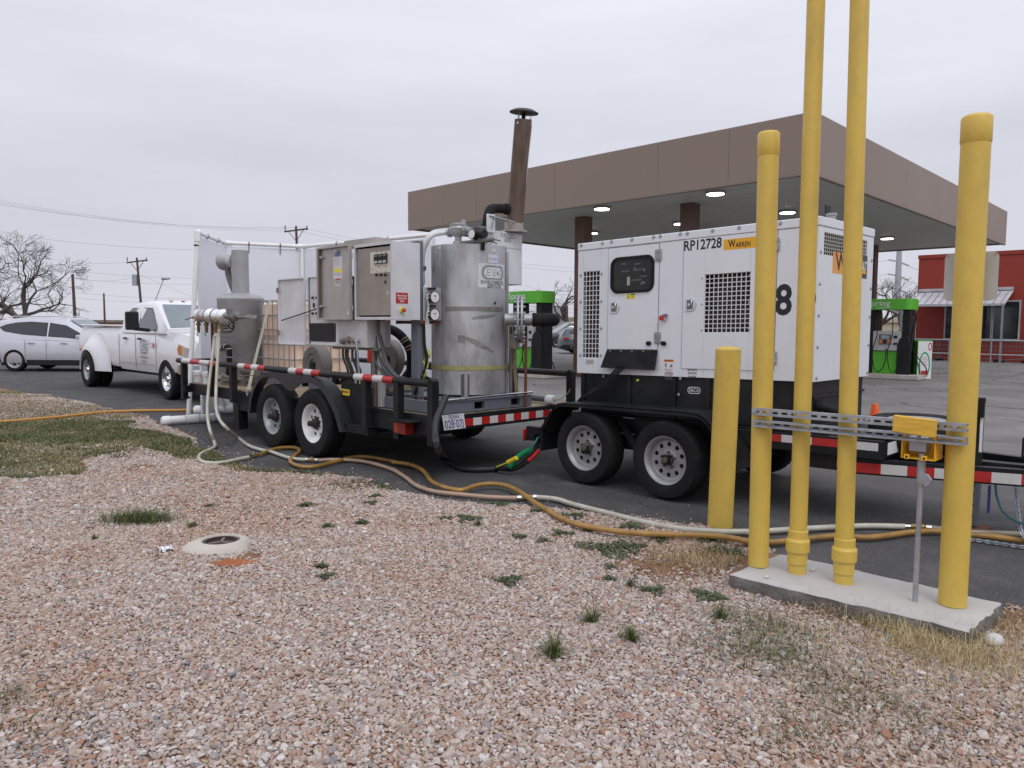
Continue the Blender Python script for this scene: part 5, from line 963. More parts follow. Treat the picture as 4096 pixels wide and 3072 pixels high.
# hoses
KH = .7233
def gpts(L_, ox, oy, k, z=.028): return [at(ox + a * k, oy + b_ * k, 'Z', z) for a, b_ in L_]
def hose(name, lab, P, r_, mt, n=5): o_ = thing(name, lab, 'hose', P[len(P) // 2]); MB().tube(curve(P, n), r_, 12).build('hose', mt, o_); return o_
def coupling(P, Q, parent):
    P, Q = Vector(P), Vector(Q); d_ = Q - P; MB().tube([P, P + d_ * .2], .024, 12).tube([P + d_ * .8, Q], .024, 12).build('clamp', chrome, parent); MB().tube([P + d_ * .2, P + d_ * .3, P + d_ * .5, P + d_ * .7, P + d_ * .8], [.019, .024, .021, .024, .019], 6).build('brass_fitting', M('brass', (.42, .30, .10), .35, metal=.8), parent); MB().bar(P + d_ * .5, P + d_ * .5 + Vector((.02, -.02, .035)), .012).build('lever', galv, parent)
Z6 = lambda a, b_: (650 + a * .36166, 1300 + b_ * .36166)
PA = [at(*Z6(a, b_), 'Y', y) for a, b_, y in ((575, 120, 4.50), (572, 160, 4.5), (545, 400, 4.43), (515, 650, 4.36), (496, 900, 4.25), (503, 1050, 4.15), (530, 1180, 4.06))] + [at(*Z6(a, b_), 'Z', .028) for a, b_ in ((572, 1290), (580, 1340), (530, 1375), (440, 1415), (402, 1460), (430, 1505), (540, 1528), (700, 1515), (850, 1482), (950, 1462))]
ha = hose('milky_hose', 'milky hose hanging from the foil manifold and curling left onto the grass', PA, .020, clear_hose)
coupling(PA[-1], at(*Z6(1075, 1425), 'Z', .03), ha)
PB = [at(*Z6(a, b_), 'Y', y) for a, b_, y in ((625, 50, 4.5), (622, 150, 4.5), (608, 400, 4.43), (597, 600, 4.37), (590, 850, 4.28), (604, 970, 4.2), (640, 1060, 4.12), (720, 1150, 4.05))] + [at(*Z6(a, b_), 'Z', .028) for a, b_ in ((830, 1240), (950, 1330), (1080, 1378), (1200, 1402), (1300, 1437), (1400, 1468), (1500, 1485), (1590, 1490))]
hb = hose('milky_hose', 'milky hose hanging straight down from the manifold, then running right along the asphalt', PB, .020, clear_hose)
coupling(PB[-1], at(*Z6(1725, 1497), 'Z', .03), hb)
PC = [at(*Z6(1725, 1497), 'Z', .028)] + gpts([(1850, 330), (2000, 338), (2130, 370), (2200, 398)], 0, 1600, KH) + gpts([(90, 240), (170, 290), (230, 335), (330, 368), (480, 385), (650, 400), (785, 404)], 1500, 1700, KH)
hc = hose('pinkish_hose', 'pinkish translucent hose on the gravel edge between the two couplings', PC, .020, pink_hose); coupling(PC[-1], gpts([(890, 399)], 1500, 1700, KH)[0], hc)
PD = gpts([(890, 399), (1000, 410), (1100, 440), (1300, 490), (1500, 540), (1700, 575), (1900, 590), (2060, 590)], 1500, 1700, KH) + gpts([(250, 318), (400, 308), (700, 290), (900, 280), (1100, 272), (1365, 277)], 2850, 1950, .5633)
hd = hose('pale_green_hose', 'pale greenish hose passing behind the yellow posts along the asphalt', PD, .0215, clear_hose); coupling(PD[-1], at(2850 + 1550 * .5633, 1950 + 286 * .5633, 'Z', .03), hd)
PE = [at(2850 + a * .5633, 1950 + b_ * .5633, 'Z', .028) for a, b_ in ((1550, 286), (1650, 298), (1850, 318), (2212, 332), (2500, 345))]; hose('brown_grey_hose', 'greyish hose leaving the picture at the right edge beside the chains', PE, .020, M('greyish_hose', (.36, .30, .22), .4, var=.2))
PF = gpts([(1440, 300), (1500, 276), (1570, 263), (1635, 264), (1658, 280), (1632, 305), (1606, 330), (1620, 353), (1680, 370), (1760, 365), (1850, 342), (1960, 316), (2060, 318), (2200, 345)], 0, 1600, KH, .03) + gpts([(100, 205), (200, 220), (270, 255), (310, 308), (380, 343), (460, 360), (500, 355), (560, 335), (640, 325), (720, 335), (800, 370), (870, 420), (950, 470), (1030, 515), (1120, 550), (1250, 575), (1400, 595), (1600, 605), (1800, 610), (1950, 622), (2060, 645)], 1500, 1700, KH, .05) + gpts([(250, 385), (400, 390), (550, 378), (700, 360), (870, 345), (1000, 350), (1100, 355), (1250, 340), (1400, 318), (1600, 310), (1820, 335), (2000, 350), (2212, 380), (2400, 410)], 2850, 1950, .5633, .03)
hose('amber_hose', 'long amber hose snaking along the gravel edge and past the yellow posts', PF, .021, amber_hose, 6)
PG = [at(a * KH, 1600 + b_ * KH, 'Z', .03) for a, b_ in ((-120, 126), (0, 121), (200, 105), (300, 96), (400, 86), (500, 74), (600, 65), (700, 61), (800, 58), (950, 57), (1040, 55), (1090, 53))]
hose('orange_hose', 'thin orange hose lying across the grass at far left', PG, .022, orange_hose)
for (u, v, lab, col_) in ((2010, 2650, 'thin white paper scrap in the gravel near the bottom centre', white_ink), (1583, 2158, 'tiny white scrap in the gravel, farther and left of the other scrap', white_ink), (3545 * 1, 2578, 'small teal glass shard beside the dry straw', M('teal_glass', (.02, .30, .26), .2))):
    p = at(u, v); s_ = thing('litter_scrap', lab, 'litter', (p.x, p.y, .02)); MB().prism([(0, 0), (.012, .005), (.03, .055), (.02, .06)], lambda a, b_: (p.x + a - b_ * .5, p.y + b_ * .6, .032 + a * .3), (0, 0, .002)).build('scrap', col_, s_)
# ------------------------------------------------------------------ remediation trailer
et = thing('flatbed_trailer', 'long black tandem flatbed trailer with striped pipe rails carrying tanks and cabinets', 'trailer', (-8.5, 5.65, 0))
ey = 4.59
wheel(et, -8.63, ey, .39, .24, .212, rim_grey, hub_dark, holes=8, hole_r=.025, hub_r=.058, hub_l=.11, lug_n=8)
wheel(et, -7.69, ey, .39, .24, .212, rim_white, hub_dark, holes=8, hole_r=.025, hub_r=.058, hub_l=.11, lug_n=8)
for x in (-8.63, -7.69): wheel(et, x, 6.78, .39, .24, .212, rim_grey, hub_dark, holes=8, side=1, hub_r=.072, hub_l=.1)
OUT = [(-9.20, .38), (-9.17, .53), (-9.08, .70), (-8.93, .85), (-8.76, .915), (-8.6, .932), (-8.2, .93), (-7.75, .925), (-7.53, .895), (-7.36, .83), (-7.20, .70), (-7.09, .54), (-7.03, .36)]
INN = [(-9.15, .38), (-9.11, .55), (-9.02, .69), (-8.90, .80), (-8.75, .862), (-8.58, .872), (-8.42, .845), (-8.29, .79), (-8.20, .745), (-8.13, .728), (-8.06, .745), (-7.97, .79), (-7.85, .835), (-7.70, .855), (-7.55, .835), (-7.42, .77), (-7.28, .65), (-7.16, .50), (-7.09, .36)]
def resamp(L_, n):
    P_ = [Vector((a, 0, b_)) for a, b_ in L_]; d_ = [0]
    for a, b_ in zip(P_, P_[1:]): d_.append(d_[-1] + (b_ - a).length)
    return [tuple(np.interp(d_[-1] * k / (n - 1), d_, [getattr(p_, c) for p_ in P_]) for c in 'xz') for k in range(n)]
O_, I_ = resamp(OUT, 48), resamp([(p_.x, p_.z) for p_ in curve([(a, 0, b_) for a, b_ in INN], 4)], 48)
for ya, yb_ in ((4.462, 4.62), (6.90, 6.74)):
    b = MB(); b.strip([(x, ya, z) for x, z in O_], [(x, ya, z) for x, z in I_], closed=False).strip([(x, ya, z) for x, z in O_], [(x, yb_, z) for x, z in O_], closed=False).strip([(x, ya, z) for x, z in I_], [(x, ya + (.012 if yb_ > ya else -.012), z) for x, z in I_], closed=False).strip([(x, ya + (.012 if yb_ > ya else -.012), z) for x, z in I_], [(x * 1, ya + (.012 if yb_ > ya else -.012), z) for x, z in O_], closed=False)
    b.build('fender', M('slate_fender', (.020, .022, .028), .42, dirt=(.06, .055, .05), ds=2.5, da=.35), et, smooth=50)
fr = MB(); DK = .64
for y in (4.75, 6.62): fr.box(-11.38, -5.62, y - .05, y + .05, .46, DK - .032)
for x in np.arange(-11.3, -5.7, .8): fr.box(x - .03, x + .03, 4.802, 6.568, .5, DK - .034)
fr.box(-11.36, -9.93, 4.60, 4.698, .505, .632).box(-9.929, -9.22, 4.60, 4.698, .36, .60).box(-7.0, -5.66, 4.60, 4.698, .44, .60).box(-9.22, -5.66, 4.60, 4.638, .6005, .641).box(-7.16, -6.62, 4.50, 4.598, .44, .455).box(-7.16, -6.62, 4.505, 4.515, .36, .44).box(-9.9, -6.9, 4.80, 5.0, .33, .459).box(-9.9, -6.9, 6.4, 6.6, .33, .459)
for x in (-8.63, -7.69): fr.box(x - .05, x + .05, 4.7, 6.68, .34, .44)
fr.box(-11.38, -11.28, 4.5, 6.72, .5, .6); fr.build('frame', black_paint, et, .004)
MB().box(-13.3, -11.38, 5.55, 5.75, .45, .58).bar((-11.4, 4.9, .5), (-13.0, 5.55, .5), .08, .12).bar((-11.4, 6.4, .5), (-13.0, 5.75, .5), .08, .12).build('tongue', black_paint, et, .004)
MB().box(-9.90, -9.74, 4.59, 4.72, .10, .46).build('stand_leg', black_paint, et)
for k in range(12):
    y0 = 4.64 + k * .171; MB().box(-11.27, -5.665, y0, y0 + .165, DK - .03, DK + random.uniform(-.004, .0)).build('plank', wood, et, .003)
MB().box(-5.66, -5.60, 4.62, 6.70, .49, DK - .004).build('rear_beam', black_paint, et, .004)
tape(et, lambda u, v: (-5.5985, u, v), 4.945, 6.42, .520, .595, 13, True)
def rail_tape(b_, x0, x1, y, zc, r_, n0):
    for k in range(4):
        a_, c_ = x0 + (x1 - x0) * k / 4, x0 + (x1 - x0) * (k + 1) / 4
        MB().tube([(a_, y, zc), (c_, y, zc)], r_ + .0015, 14, caps=False).build('tape_stripe', white_tape if k % 2 == 0 else red_tape, b_)
RY, RZ, RR = 4.53, .962, .037
rl = MB().tube([(-11.56, RY, RZ), (-5.60, RY, RZ)], RR, 16).build('near_rail', black_paint, et)
for (u0, u1) in ((724, 873), (948, 1055), (1150, 1274), (1411, 1566)): rail_tape(rl, at(u0, 1450, 'Y', RY - RR).x, at(u1, 1450, 'Y', RY - RR).x, RY, RZ, RR, 4)
for (x, zl) in ((-11.36, .40), (-10.42, .50), (-9.76, .47), (-6.68, .385), (-6.12, .385)): MB().box(x - .04, x + .04, RY - .035, RY + .045, zl, RZ - .02).build('rail_post', black_paint, et, .004)
m = MB()
m.box(-5.62, -5.54, RY - .04, RY + .045, .375, RZ + .02); m.prism([(-.04, 0), (.04, 0), (.015, .025), (-.015, .025)], lambda u, v: (-5.58 + u, RY - .04, RZ + .0205 + v), (0, .085, 0)); m.build('rail_post', black_paint, et, .004)
MB().tube([(-11.45, 6.66, RZ), (-5.72, 6.66, RZ)], RR, 14).build('far_rail', black_paint, et)
for x in (-11.4, -9.6, -7.9, -6.62): MB().box(x - .035, x + .035, 6.63, 6.69, .6, RZ - .02).build('rail_post', black_paint, et)
m = MB().box(-5.745, -5.665, 6.62, 6.70, .49, RZ + .02).prism([(-.04, 0), (.04, 0), (.015, .025), (-.015, .025)], lambda u, v: (-5.705 + u, 6.62, RZ + .0205 + v), (0, .08, 0)); m.build('rail_post', black_paint, et, .003)
MB().tube([(-11.47, RY + .04, RZ - .005), (-11.47, 6.62, RZ - .005)], .03, 12).build('front_rail', black_paint, et)
a_, b_ = at(1604, 1665, 'Y', 4.50), at(1663, 1705, 'Y', 4.50)
tlm = MB().box(-6.05, -5.93, 4.47, 4.58, .445, .56).build('tail_light', M('dark_red_lens', (.20, .012, .012), .3), et, .006); MB().box(-6.12, -6.051, 4.47, 4.58, .45, .555).build('side_reflector', M('faded_red_lens', (.35, .05, .02), .3), tlm, .006)
MB().prism([(-6.16, .575), (-5.82, .575), (-5.82, .582), (-6.16, .582)], PY(4.43), (0, .17, 0)).build('light_guard', black_paint, tlm)
# licence plate, slightly tilted
lp0 = at(1768, 1662, 'X', -5.56); lp1 = at(1855, 1653, 'X', -5.56); lp2 = at(1863, 1712, 'X', -5.56); lp3 = at(1777, 1722, 'X', -5.56)
pl = MB().add([lp3, lp2, lp1, lp0] + [p_ - Vector((.003, 0, 0)) for p_ in (lp3, lp2, lp1, lp0)], [(0, 1, 2, 3), (7, 6, 5, 4), (0, 4, 5, 1), (1, 5, 6, 2), (2, 6, 7, 3), (3, 7, 4, 0)]).build('licence_plate', M('plate_white', (.66, .67, .70), .45), et)
U_ = (lp1 - lp0); V_ = (lp0 - lp3); C_ = (lp0 + lp1 + lp2 + lp3) / 4; un, vn = U_.normalized(), V_.normalized(); PW, PH = U_.length, V_.length
pf = lambda cu, cv: (lambda u, v: tuple(C_ + un * (cu * PW + u) + vn * (cv * PH + v) + Vector((.0012, 0, 0))))
text('lettering', 'TEXAS', .048, pf(0, .33), blue_ink, pl, bold=.02); text('lettering', 'TRAILER', .02, pf(-.02, .14), red_ink, pl); text('lettering', '028\u00b707J', .115, pf(0, -.17), blue_ink, pl, width=PW * .86, bold=.006)
m = MB()
for a, b_ in ((-.38, .38), (.36, .38), (-.38, -.4), (.33, -.4)): p_ = Vector(pf(a, b_)(0, 0)); m.cyl(p_, p_ + Vector((.003, 0, 0)), .007, n=8)
m.build('screw', galv, pl)
st_p = at(1368, 1565, 'Y', 4.455)
# yellow sticker on fender rear plate
sgp = at(1385, 1566, 'Y', 4.70); 
MB().box(-7.26, -6.72, 4.602, 4.616, .40, .88).build('fender_gusset', black_paint, et)
sx, sz = at(1382, 1568, 'Y', 4.60).x, at(1382, 1568, 'Y', 4.60).z
s_ = MB().poly([(sx - .085, sz + .035), (sx - .055, sz - .035), (sx + .08, sz - .035), (sx + .085, sz + .03)], PY(4.599)).build('yellow_sticker', yellow_m, et)
star = [(sx + (.026 if k % 2 == 0 else .011) * sin(k * pi / 5), sz + (.026 if k % 2 == 0 else .011) * cos(k * pi / 5)) for k in range(10)]; MB().poly(star, PY(4.5983)).poly([(sx - .065, sz - .012), (sx - .02, sz - .008), (sx - .02, sz + .012), (sx - .07, sz + .016)], PY(4.5985)).poly([(sx + .02, sz - .008), (sx + .055, sz - .014), (sx + .06, sz + .014), (sx + .02, sz + .01)], PY(4.5985)).build('print', red_ink, s_)
# rooftop skid
sk = thing('skid_frame', 'low grey steel skid with fork pockets under the stainless tank on the trailer deck', 'skid', (-6.4, 5.4, .645)); b = MB(); s0, s1 = .645, .765
def xr(y0, y1, z0=s0, z1=s1): b.box(-5.73, -5.68, y0, y1, z0, z1)
ys_ = [4.70, 5.15, 5.29, 5.67, 5.81, 5.985]
xr(ys_[0], ys_[1]); xr(ys_[2], ys_[3]); xr(ys_[4], ys_[5])
for a, c_ in ((5.15, 5.29), (5.67, 5.81)): xr(a, c_, s0, .667); xr(a, c_, .738, s1)
b.box(-7.12, -5.731, 4.70, 4.75, s0, s1).box(-7.12, -5.731, 5.935, 5.985, s0, s1).box(-7.12, -7.07, 4.751, 5.934, s0, s1)
b.box(-6.75, -5.731, 5.0, 5.934, s1 - .012, s1 - .001).build('frame', grey_paint, sk, .004)
m = MB()
for a, c_ in ((5.15, 5.29), (5.67, 5.81)): m.box(-6.0, -5.99, a - .01, c_ + .01, s0, s1 - .014)
m.build('pocket_back', dark_hole, sk); cdt = MB().tube([(-5.67, 4.72, .778), (-5.655, 5.3, .790), (-5.655, 5.96, .792)], .0125, 12).build('conduit', chrome, sk)
for y in (4.98, 5.72): MB().cyl((-5.66, y - .012, .786), (-5.66, y + .012, .786), .017, n=10).build('strap_clip', galv, cdt)
MB().box(-6.33, -6.215, 4.852, 4.93, s1, 2.36).build('upright_post', grey_paint, sk, .004); MB().box(-6.98, -6.90, 4.87, 4.94, s1, 2.1).build('upright_post', grey_paint, sk, .004)

# ------------------------------------------------------------------ stainless tank
TX, TY, TR, TZ0, TZ1 = -6.195, 5.525, .399, .768, 2.345; A0 = atan2(-TY, -TX)
def cy(u, v, d=0.0): return (TX + (TR + d) * cos(A0 + u / TR), TY + (TR + d) * sin(A0 + u / TR), v)
def ux(px): return math.asin(max(-.99, min(.99, (px - 1875) / 148.))) * TR
def zx(py, px=1900): return EYE + (1298 - py) / FPX * (8.29 - TR * cos(ux(px) / TR))
tk = thing('stainless_tank', 'large dented stainless steel cylinder tank with EE&G logo at the rear of the trailer', 'tank', (TX, TY, TZ0))
ring = lambda z, r_=TR: [(TX + r_ * cos(a_), TY + r_ * sin(a_), z) for a_ in np.linspace(0, 2 * pi, 73)[:-1]]
zs = list(np.linspace(TZ0 + .02, 2.340, 40)); rs_ = random.Random(6); b = MB(); vs = []
for i, z in enumerate(zs):
    for k in range(96):
        a_ = 2 * pi * k / 96; du = ((a_ - A0 + pi) % (2 * pi) - pi) * TR
        dent = -.007 * math.exp(-((du - .12) / .09) ** 2 - ((z - 1.20 + .35 * du) / .035) ** 2) - .006 * math.exp(-((du - .16) / .10) ** 2 - ((z - 1.585 - .1 * du) / .022) ** 2) - .004 * math.exp(-((du - .0) / .14) ** 2 - ((z - 1.30) / .1) ** 2) + .0015 * sin(a_ * 5 + z * 3) + .001 * sin(z * 14 + a_ * 2)
        r_ = TR + dent; vs.append((TX + r_ * cos(a_), TY + r_ * sin(a_), z))
b.add(vs, [(i * 96 + k, i * 96 + (k + 1) % 96, (i + 1) * 96 + (k + 1) % 96, (i + 1) * 96 + k) for i in range(len(zs) - 1) for k in range(96)] + [tuple((len(zs) - 1) * 96 + k for k in range(96))]); b.build('shell', stainless, tk, smooth=60)
def arc_patch(name, u0, u1, z0, z1, d, mat, n=14, parent=tk):
    U = np.linspace(u0, u1, n); return MB().strip([cy(u, z0, d) for u in U], [cy(u, z1, d) for u in U], closed=False).build(name, mat, parent, smooth=60)
seam_m = M('seam_dark', (.12, .12, .12), .5, metal=.6)
arc_patch('vertical_seam', ux(1773), ux(1773) + .004, TZ0 + .03, 2.335, .0006, seam_m, 2)
arc_patch('vertical_seam', ux(1776), ux(1776) + .03, TZ0 + .03, 2.335, .0022, stainless, 4)
arc_patch('stained_band', ux(1776) + .03, ux(2008), 1.655, 1.70, .003, M('stained_steel', (.27, .26, .24), .55, metal=.5, stretch=(3, 3, .5), dirt=(.12, .11, .1), ds=4, da=.7), 20)
arc_patch('scuffed_patch', ux(1835), ux(1862), 1.335, 1.405, .0012, M('scuff', (.20, .19, .18), .6, metal=.4, dirt=(.45, .45, .45), ds=14, da=.5), 6)
sc_ = M('scrape_mark', (.24, .23, .21), .5, metal=.5, dirt=(.5, .5, .5), ds=22, da=.8, stretch=(.4, .4, 3))
def streak(u0, z0, u1, z1, w_): U = np.linspace(0, 1, 12); MB().strip([cy(u0 + (u1 - u0) * t_, z0 + (z1 - z0) * t_ + w_ * sin(pi * min(t_ * 1.2 + .1, 1)) * .5, .0016) for t_ in U], [cy(u0 + (u1 - u0) * t_, z0 + (z1 - z0) * t_ - w_ * sin(pi * min(t_ * 1.2 + .1, 1)) * .5, .0016) for t_ in U], closed=False).build('scrape', sc_, tk, smooth=60)
streak(ux(1862), 1.385, ux(2000), 1.175, .055); streak(ux(1880), 1.575, ux(2008), 1.635, .035)
for (p0, y0, p1, y1) in ((1935, 1373, 1945, 1368), (1895, 1315, 1903, 1323), (1915, 1322, 1920, 1330)): streak(ux(p0), zx(y0, p0), ux(p1), zx(y1, p1), .006)
MB().box(-6.03, -5.955, 5.86, 5.90, TZ0, 2.30).build('side_channel', stainless, tk, .004)
arc_patch('yellow_strap', ux(1737) - .35, ux(2018), 1.045, 1.088, .006, straw, 40)
MB().ribbon([Vector(cy(ux(2016), 1.065, .008)), (-5.945, 5.87, 1.07), (-5.945, 5.91, 1.06)], .045, .004).build('strap_tail', straw, tk)
# tangled strap bundle hanging by the post
lp_ = MB()
for k, (dx, dz, rx, rz) in enumerate(((0, 0, .035, .075), (.01, .03, .045, .055), (.02, -.10, .03, .09), (.005, -.12, .045, .10))):
    c_ = at(1706, 1432, 'Y', 4.98); lp_.ribbon([(c_.x + dx + rx * cos(a_), c_.y - .02 * k + .012 * sin(2 * a_), c_.z + dz + rz * sin(a_)) for a_ in np.linspace(0, 2 * pi * .93, 20)], .035, .003, side=(.2, 1, .1))
lpt = thing('strap_bundle', 'tangled yellow ratchet strap loops hanging left of the stainless tank', 'strap', at(1706, 1432, 'Y', 4.98)); lp_.build('strap', M('bright_strap', (.42, .42, .10), .8, bump=.3, bs=300), lpt)
# bottom bracket
MB().add([cy(ux(1846), TZ0 - .003, .001), cy(ux(1879), TZ0 - .003, .001), cy(ux(1879), 1.005, .001), cy(ux(1846), 1.005, .001)], [(0, 1, 2, 3)]).build('bracket_recess', seam_m, tk)
MB().box(0, 0, 0, 0, 0, 0) if 0 else None
p_ = Vector(cy(ux(1866), 0, .0)); MB().bar(p_ + Vector((0, 0, TZ0)), p_ + Vector((0, 0, 1.0)), .035, .03, up=(1, -1, 0)).build('bracket', M('beige_bracket', (.34, .32, .30), .5, metal=.4), tk, .002)
arc_patch('bottom_gap', ux(1740), ux(1843), TZ0 + .004, TZ0 + .022, .0008, dark_hole, 12)
arc_patch('port_hole', ux(1974), ux(1981), zx(1219, 1978), zx(1209, 1978), .0008, dark_hole, 3)
lpl = arc_patch('logo_plate', ux(1911), ux(2014), zx(1153, 1960), zx(1058, 1960), .0025, M('logo_sheet', (.62, .64, .67), .4), 18)
zc = (zx(1064) + zx(1104)) / 2; cyf = lambda cu, cv, d=.004: (lambda u, v: cy(cu + u, cv + v, d))
def logo(f, wd, hg, parent, sc_l=1., mat=None, hi=True):
    "rounded lozenge with italic outlined letters"
    mat = mat or grey_ink
    def dens(P_): return [(a, b_) for i in range(len(P_)) for t_ in (0, .25, .5, .75) for a, b_ in [(P_[i][0] + (P_[(i + 1) % len(P_)][0] - P_[i][0]) * t_, P_[i][1] + (P_[(i + 1) % len(P_)][1] - P_[i][1]) * t_)]]
    b = MB()
    for (s0_, s1_) in ((1, .97), (.93, .84)):
        O = dens(rrect(-wd / 2 * s0_, wd / 2 * s0_, -hg / 2 + hg * (1 - s0_) * .8, hg / 2 - hg * (1 - s0_) * .8, hg * .42 * s0_, 5)); I = dens(rrect(-wd / 2 * s1_, wd / 2 * s1_, -hg / 2 + hg * (1 - s1_) * .8, hg / 2 - hg * (1 - s1_) * .8, hg * .42 * s1_, 5)); b.strip([f(*p_) for p_ in O], [f(*p_) for p_ in I])
    b.build('logo_ring', mat, parent)
    for k, (ch_, x_, s_) in enumerate((('E', -.27, 1.), ('E', -.02, 1.), ('&', .13, .42), ('G', .27, 1.))):
        text('lettering', ch_, hg * .66 * s_, lambda u, v: f(x_ * wd + u, v + (0 if s_ == 1 else -.02 * hg)), mat, parent, shear=.25, bold=.02)
        if s_ == 1 and hi: text('lettering', ch_, hg * .66, lambda u, v: tuple(Vector(f(x_ * wd + u + .02 * hg, v + .015 * hg)) + Vector((.0007, -.0007, 0))), white_ink, parent, shear=.25, bold=-.012)
uL0, uL1 = ux(1924), ux(2009); logo(cyf((uL0 + uL1) / 2, (zx(1064, 1960) + zx(1122, 1960)) / 2), uL1 - uL0, zx(1064, 1960) - zx(1122, 1960), lpl)
text('lettering', 'ENVIRONMENTAL', .05, cyf((ux(1921) + ux(2010)) / 2, zx(1132, 1960)), grey_ink, lpl, width=ux(2010) - ux(1921), bold=.03); text('lettering', 'SERVICES', .05, cyf((ux(1946) + ux(2000)) / 2, zx(1147, 1970)), grey_ink, lpl, width=ux(2000) - ux(1946), bold=.03)
s_ = arc_patch('blue_sticker', ux(1948), ux(1987), zx(1054, 1960), zx(1022, 1960), .0022, M('bluish_label', (.58, .60, .68), .5), 5); arc_patch('print', ux(1966), ux(1985), zx(1044, 1960), zx(1033, 1960), .003, M('faint_blue', (.35, .40, .62), .5), 4, s_); arc_patch('print', ux(1952), ux(1962), zx(1044, 1960), zx(1034, 1960), .003, M('faint_red', (.62, .38, .36), .5), 4, s_)
arc_patch('white_tag', ux(1964), ux(1978), zx(1010, 1970), zx(1000, 1970), .002, M('cream_tag', (.62, .60, .5), .5), 3); arc_patch('white_tag', ux(1760), ux(1771), zx(1002, 1765), zx(990, 1765), .002, M('cream_tag', (.62, .60, .5), .5), 3)
# things on top: cast valve, gauge, transmitter
vv_ = at(1833, 930, 'Y', 5.35); X_, Y_, Z_ = vv_.x, vv_.y, 2.35
vb = MB().lathe([(.055, 0), (.055, .03), (.035, .05), (.035, .08), (.085, .12), (.095, .17), (.085, .19), (.09, .20), (.09, .215), (.05, .225), (.001, .23)], (X_, Y_, Z_), 'Z', 24).cyl((X_ - .15, Y_ + .0, Z_ + .14), (X_ + .2, Y_, Z_ + .14), .03, n=14).cyl((X_ - .15, Y_, Z_ + .14), (X_ - .12, Y_, Z_ + .14), .05, n=8).cyl((X_ + .11, Y_, Z_ + .14), (X_ + .14, Y_, Z_ + .14), .05, n=8).cyl((X_ + .06, Y_ + .02, Z_ + .2), (X_ + .06, Y_ + .02, Z_ + .26), .025, n=8).build('control_valve', alu, tk, smooth=35)
gg = at(1884, 936, 'Y', 5.28); gz_ = gg.z; gb_ = MB().cyl((gg.x, 5.29, gz_), (gg.x, 5.35, gz_), .053, n=24).build('gauge', black_plastic, tk); MB().cyl((gg.x, 5.285, gz_), (gg.x, 5.2895, gz_), .045, n=24).build('dial', white_ink, gb_); MB().cyl((gg.x + .05, 5.36, gz_), (gg.x + .12, 5.36, gz_ + .0), .045, n=18).cyl((gg.x + .07, 5.38, gz_ - .05), (gg.x + .07, 5.38, gz_ - .16), .022, n=10).build('transmitter', black_plastic, gb_)
MB().tube([(gg.x - .25, 5.36, 2.368), (gg.x + .25, 5.36, 2.368)], .022, 10).cyl((-6.07, 5.57, 2.342), (-6.07, 5.57, 2.53), .05, n=16).cyl((-6.07, 5.57, 2.53), (-6.07, 5.57, 2.555), .07, n=16).build('piping', castmetal, tk)
for k in range(2):
    P_ = [(X_ - .12, Y_ + k * .05, Z_ + .14 + k * .02), (X_ - .24, Y_ + k * .05, Z_ + .145 + k * .03), (-6.40 - .05 * k, 5.17 + k * .04, 2.44 + k * .03), (-6.46 - .05 * k, 5.12 + k * .03, 2.28), (-6.46 - .04 * k, 5.11 + k * .03, 2.05), (-6.46 - .03 * k, 5.10 + k * .03, 1.95), (-6.46 - .03 * k, 5.03, 1.85), (-6.42, 4.94, 1.78)]
    cdd = MB().tube(curve(P_, 6), .026, 12).build('flexible_conduit', M('pale_conduit', (.60, .61, .60), .4, bump=.4, bs=90), tk); MB().cyl((-6.46 - .04 * k, 5.11 + k * .03, 2.09), (-6.46 - .04 * k, 5.11 + k * .03, 2.13), .04, n=10).build('conduit_fitting', castmetal, cdd)
# FALCO box and stack
bxm = M('burner_box_steel', (.62, .63, .65), .45, metal=.15, dirt=(.3, .29, .28), ds=2, da=.4)
fb_ = MB().box(-6.42, -6.10, 5.94, 6.255, 1.965, 2.36).box(-6.42, -6.10, 5.76, 6.255, 2.3605, 2.54).build('burner_box', bxm, tk, .006)
fX = lambda y, z: (lambda u, v: (-6.098, y + u, z + v)); F1 = at(1800 + 1092 * .21098, 900 + 212 * .21098, 'X', -6.1); F2 = at(1800 + 1092 * .21098, 900 + 290 * .21098, 'X', -6.1); text('lettering', 'FALCO', .075, fX(F1.y, F1.z), grey_ink, fb_, width=.205); text('lettering', '600', .07, fX(F2.y, F2.z), grey_ink, fb_, width=.10)
p0_ = at(1948, 890, 'X', -6.05); MB().box(-6.07, -6.05, p0_.y, p0_.y + .13, 2.50, 2.70).build('damper_plate', bxm, tk, .01)
MB().cyl((-6.04, p0_.y + .03, 2.68), (-6.04, p0_.y + .5, 2.64), .008, n=8).bar((-6.035, p0_.y + .10, 2.68), (-6.035, p0_.y + .06, 2.55), .02, .01).build('damper_rod', galv, tk)
m = MB()
for k in range(3): a_ = at(1952, 950 + k * 9, 'X', -6.095); m.bar(a_, a_ + Vector((0, .19 - .05 * k, -.02 - .012 * k)), .006, .004)
m.build('louvre_slot', ink, fb_); MB().tube([(-6.09, 5.93, 2.37), (-6.07, 5.96, 2.37), (-6.07, 5.97, 2.34), (-6.07, 5.955, 2.23), (-6.09, 5.94, 2.22)], .009, 8).build('handle', galv, fb_)
t_ = at(1800 + 1093 * .21098, 900 + 395 * .21098, 'X', -6.1); MB().poly([(-.03, -.018), (.03, -.018), (.03, .018), (-.03, .018)], fX(t_.y, t_.z)).build('white_tag', M('cream_tag', (.62, .60, .5), .5), fb_)
sb = Vector((-6.12, 6.14, 2.545)); stp = at(2093, 480, 'Y', 6.12); k_ = (stp - sb)
stk = thing('exhaust_stack', 'leaning brown heat stained exhaust stack with round rain cap', 'chimney', sb); dS = k_.normalized()
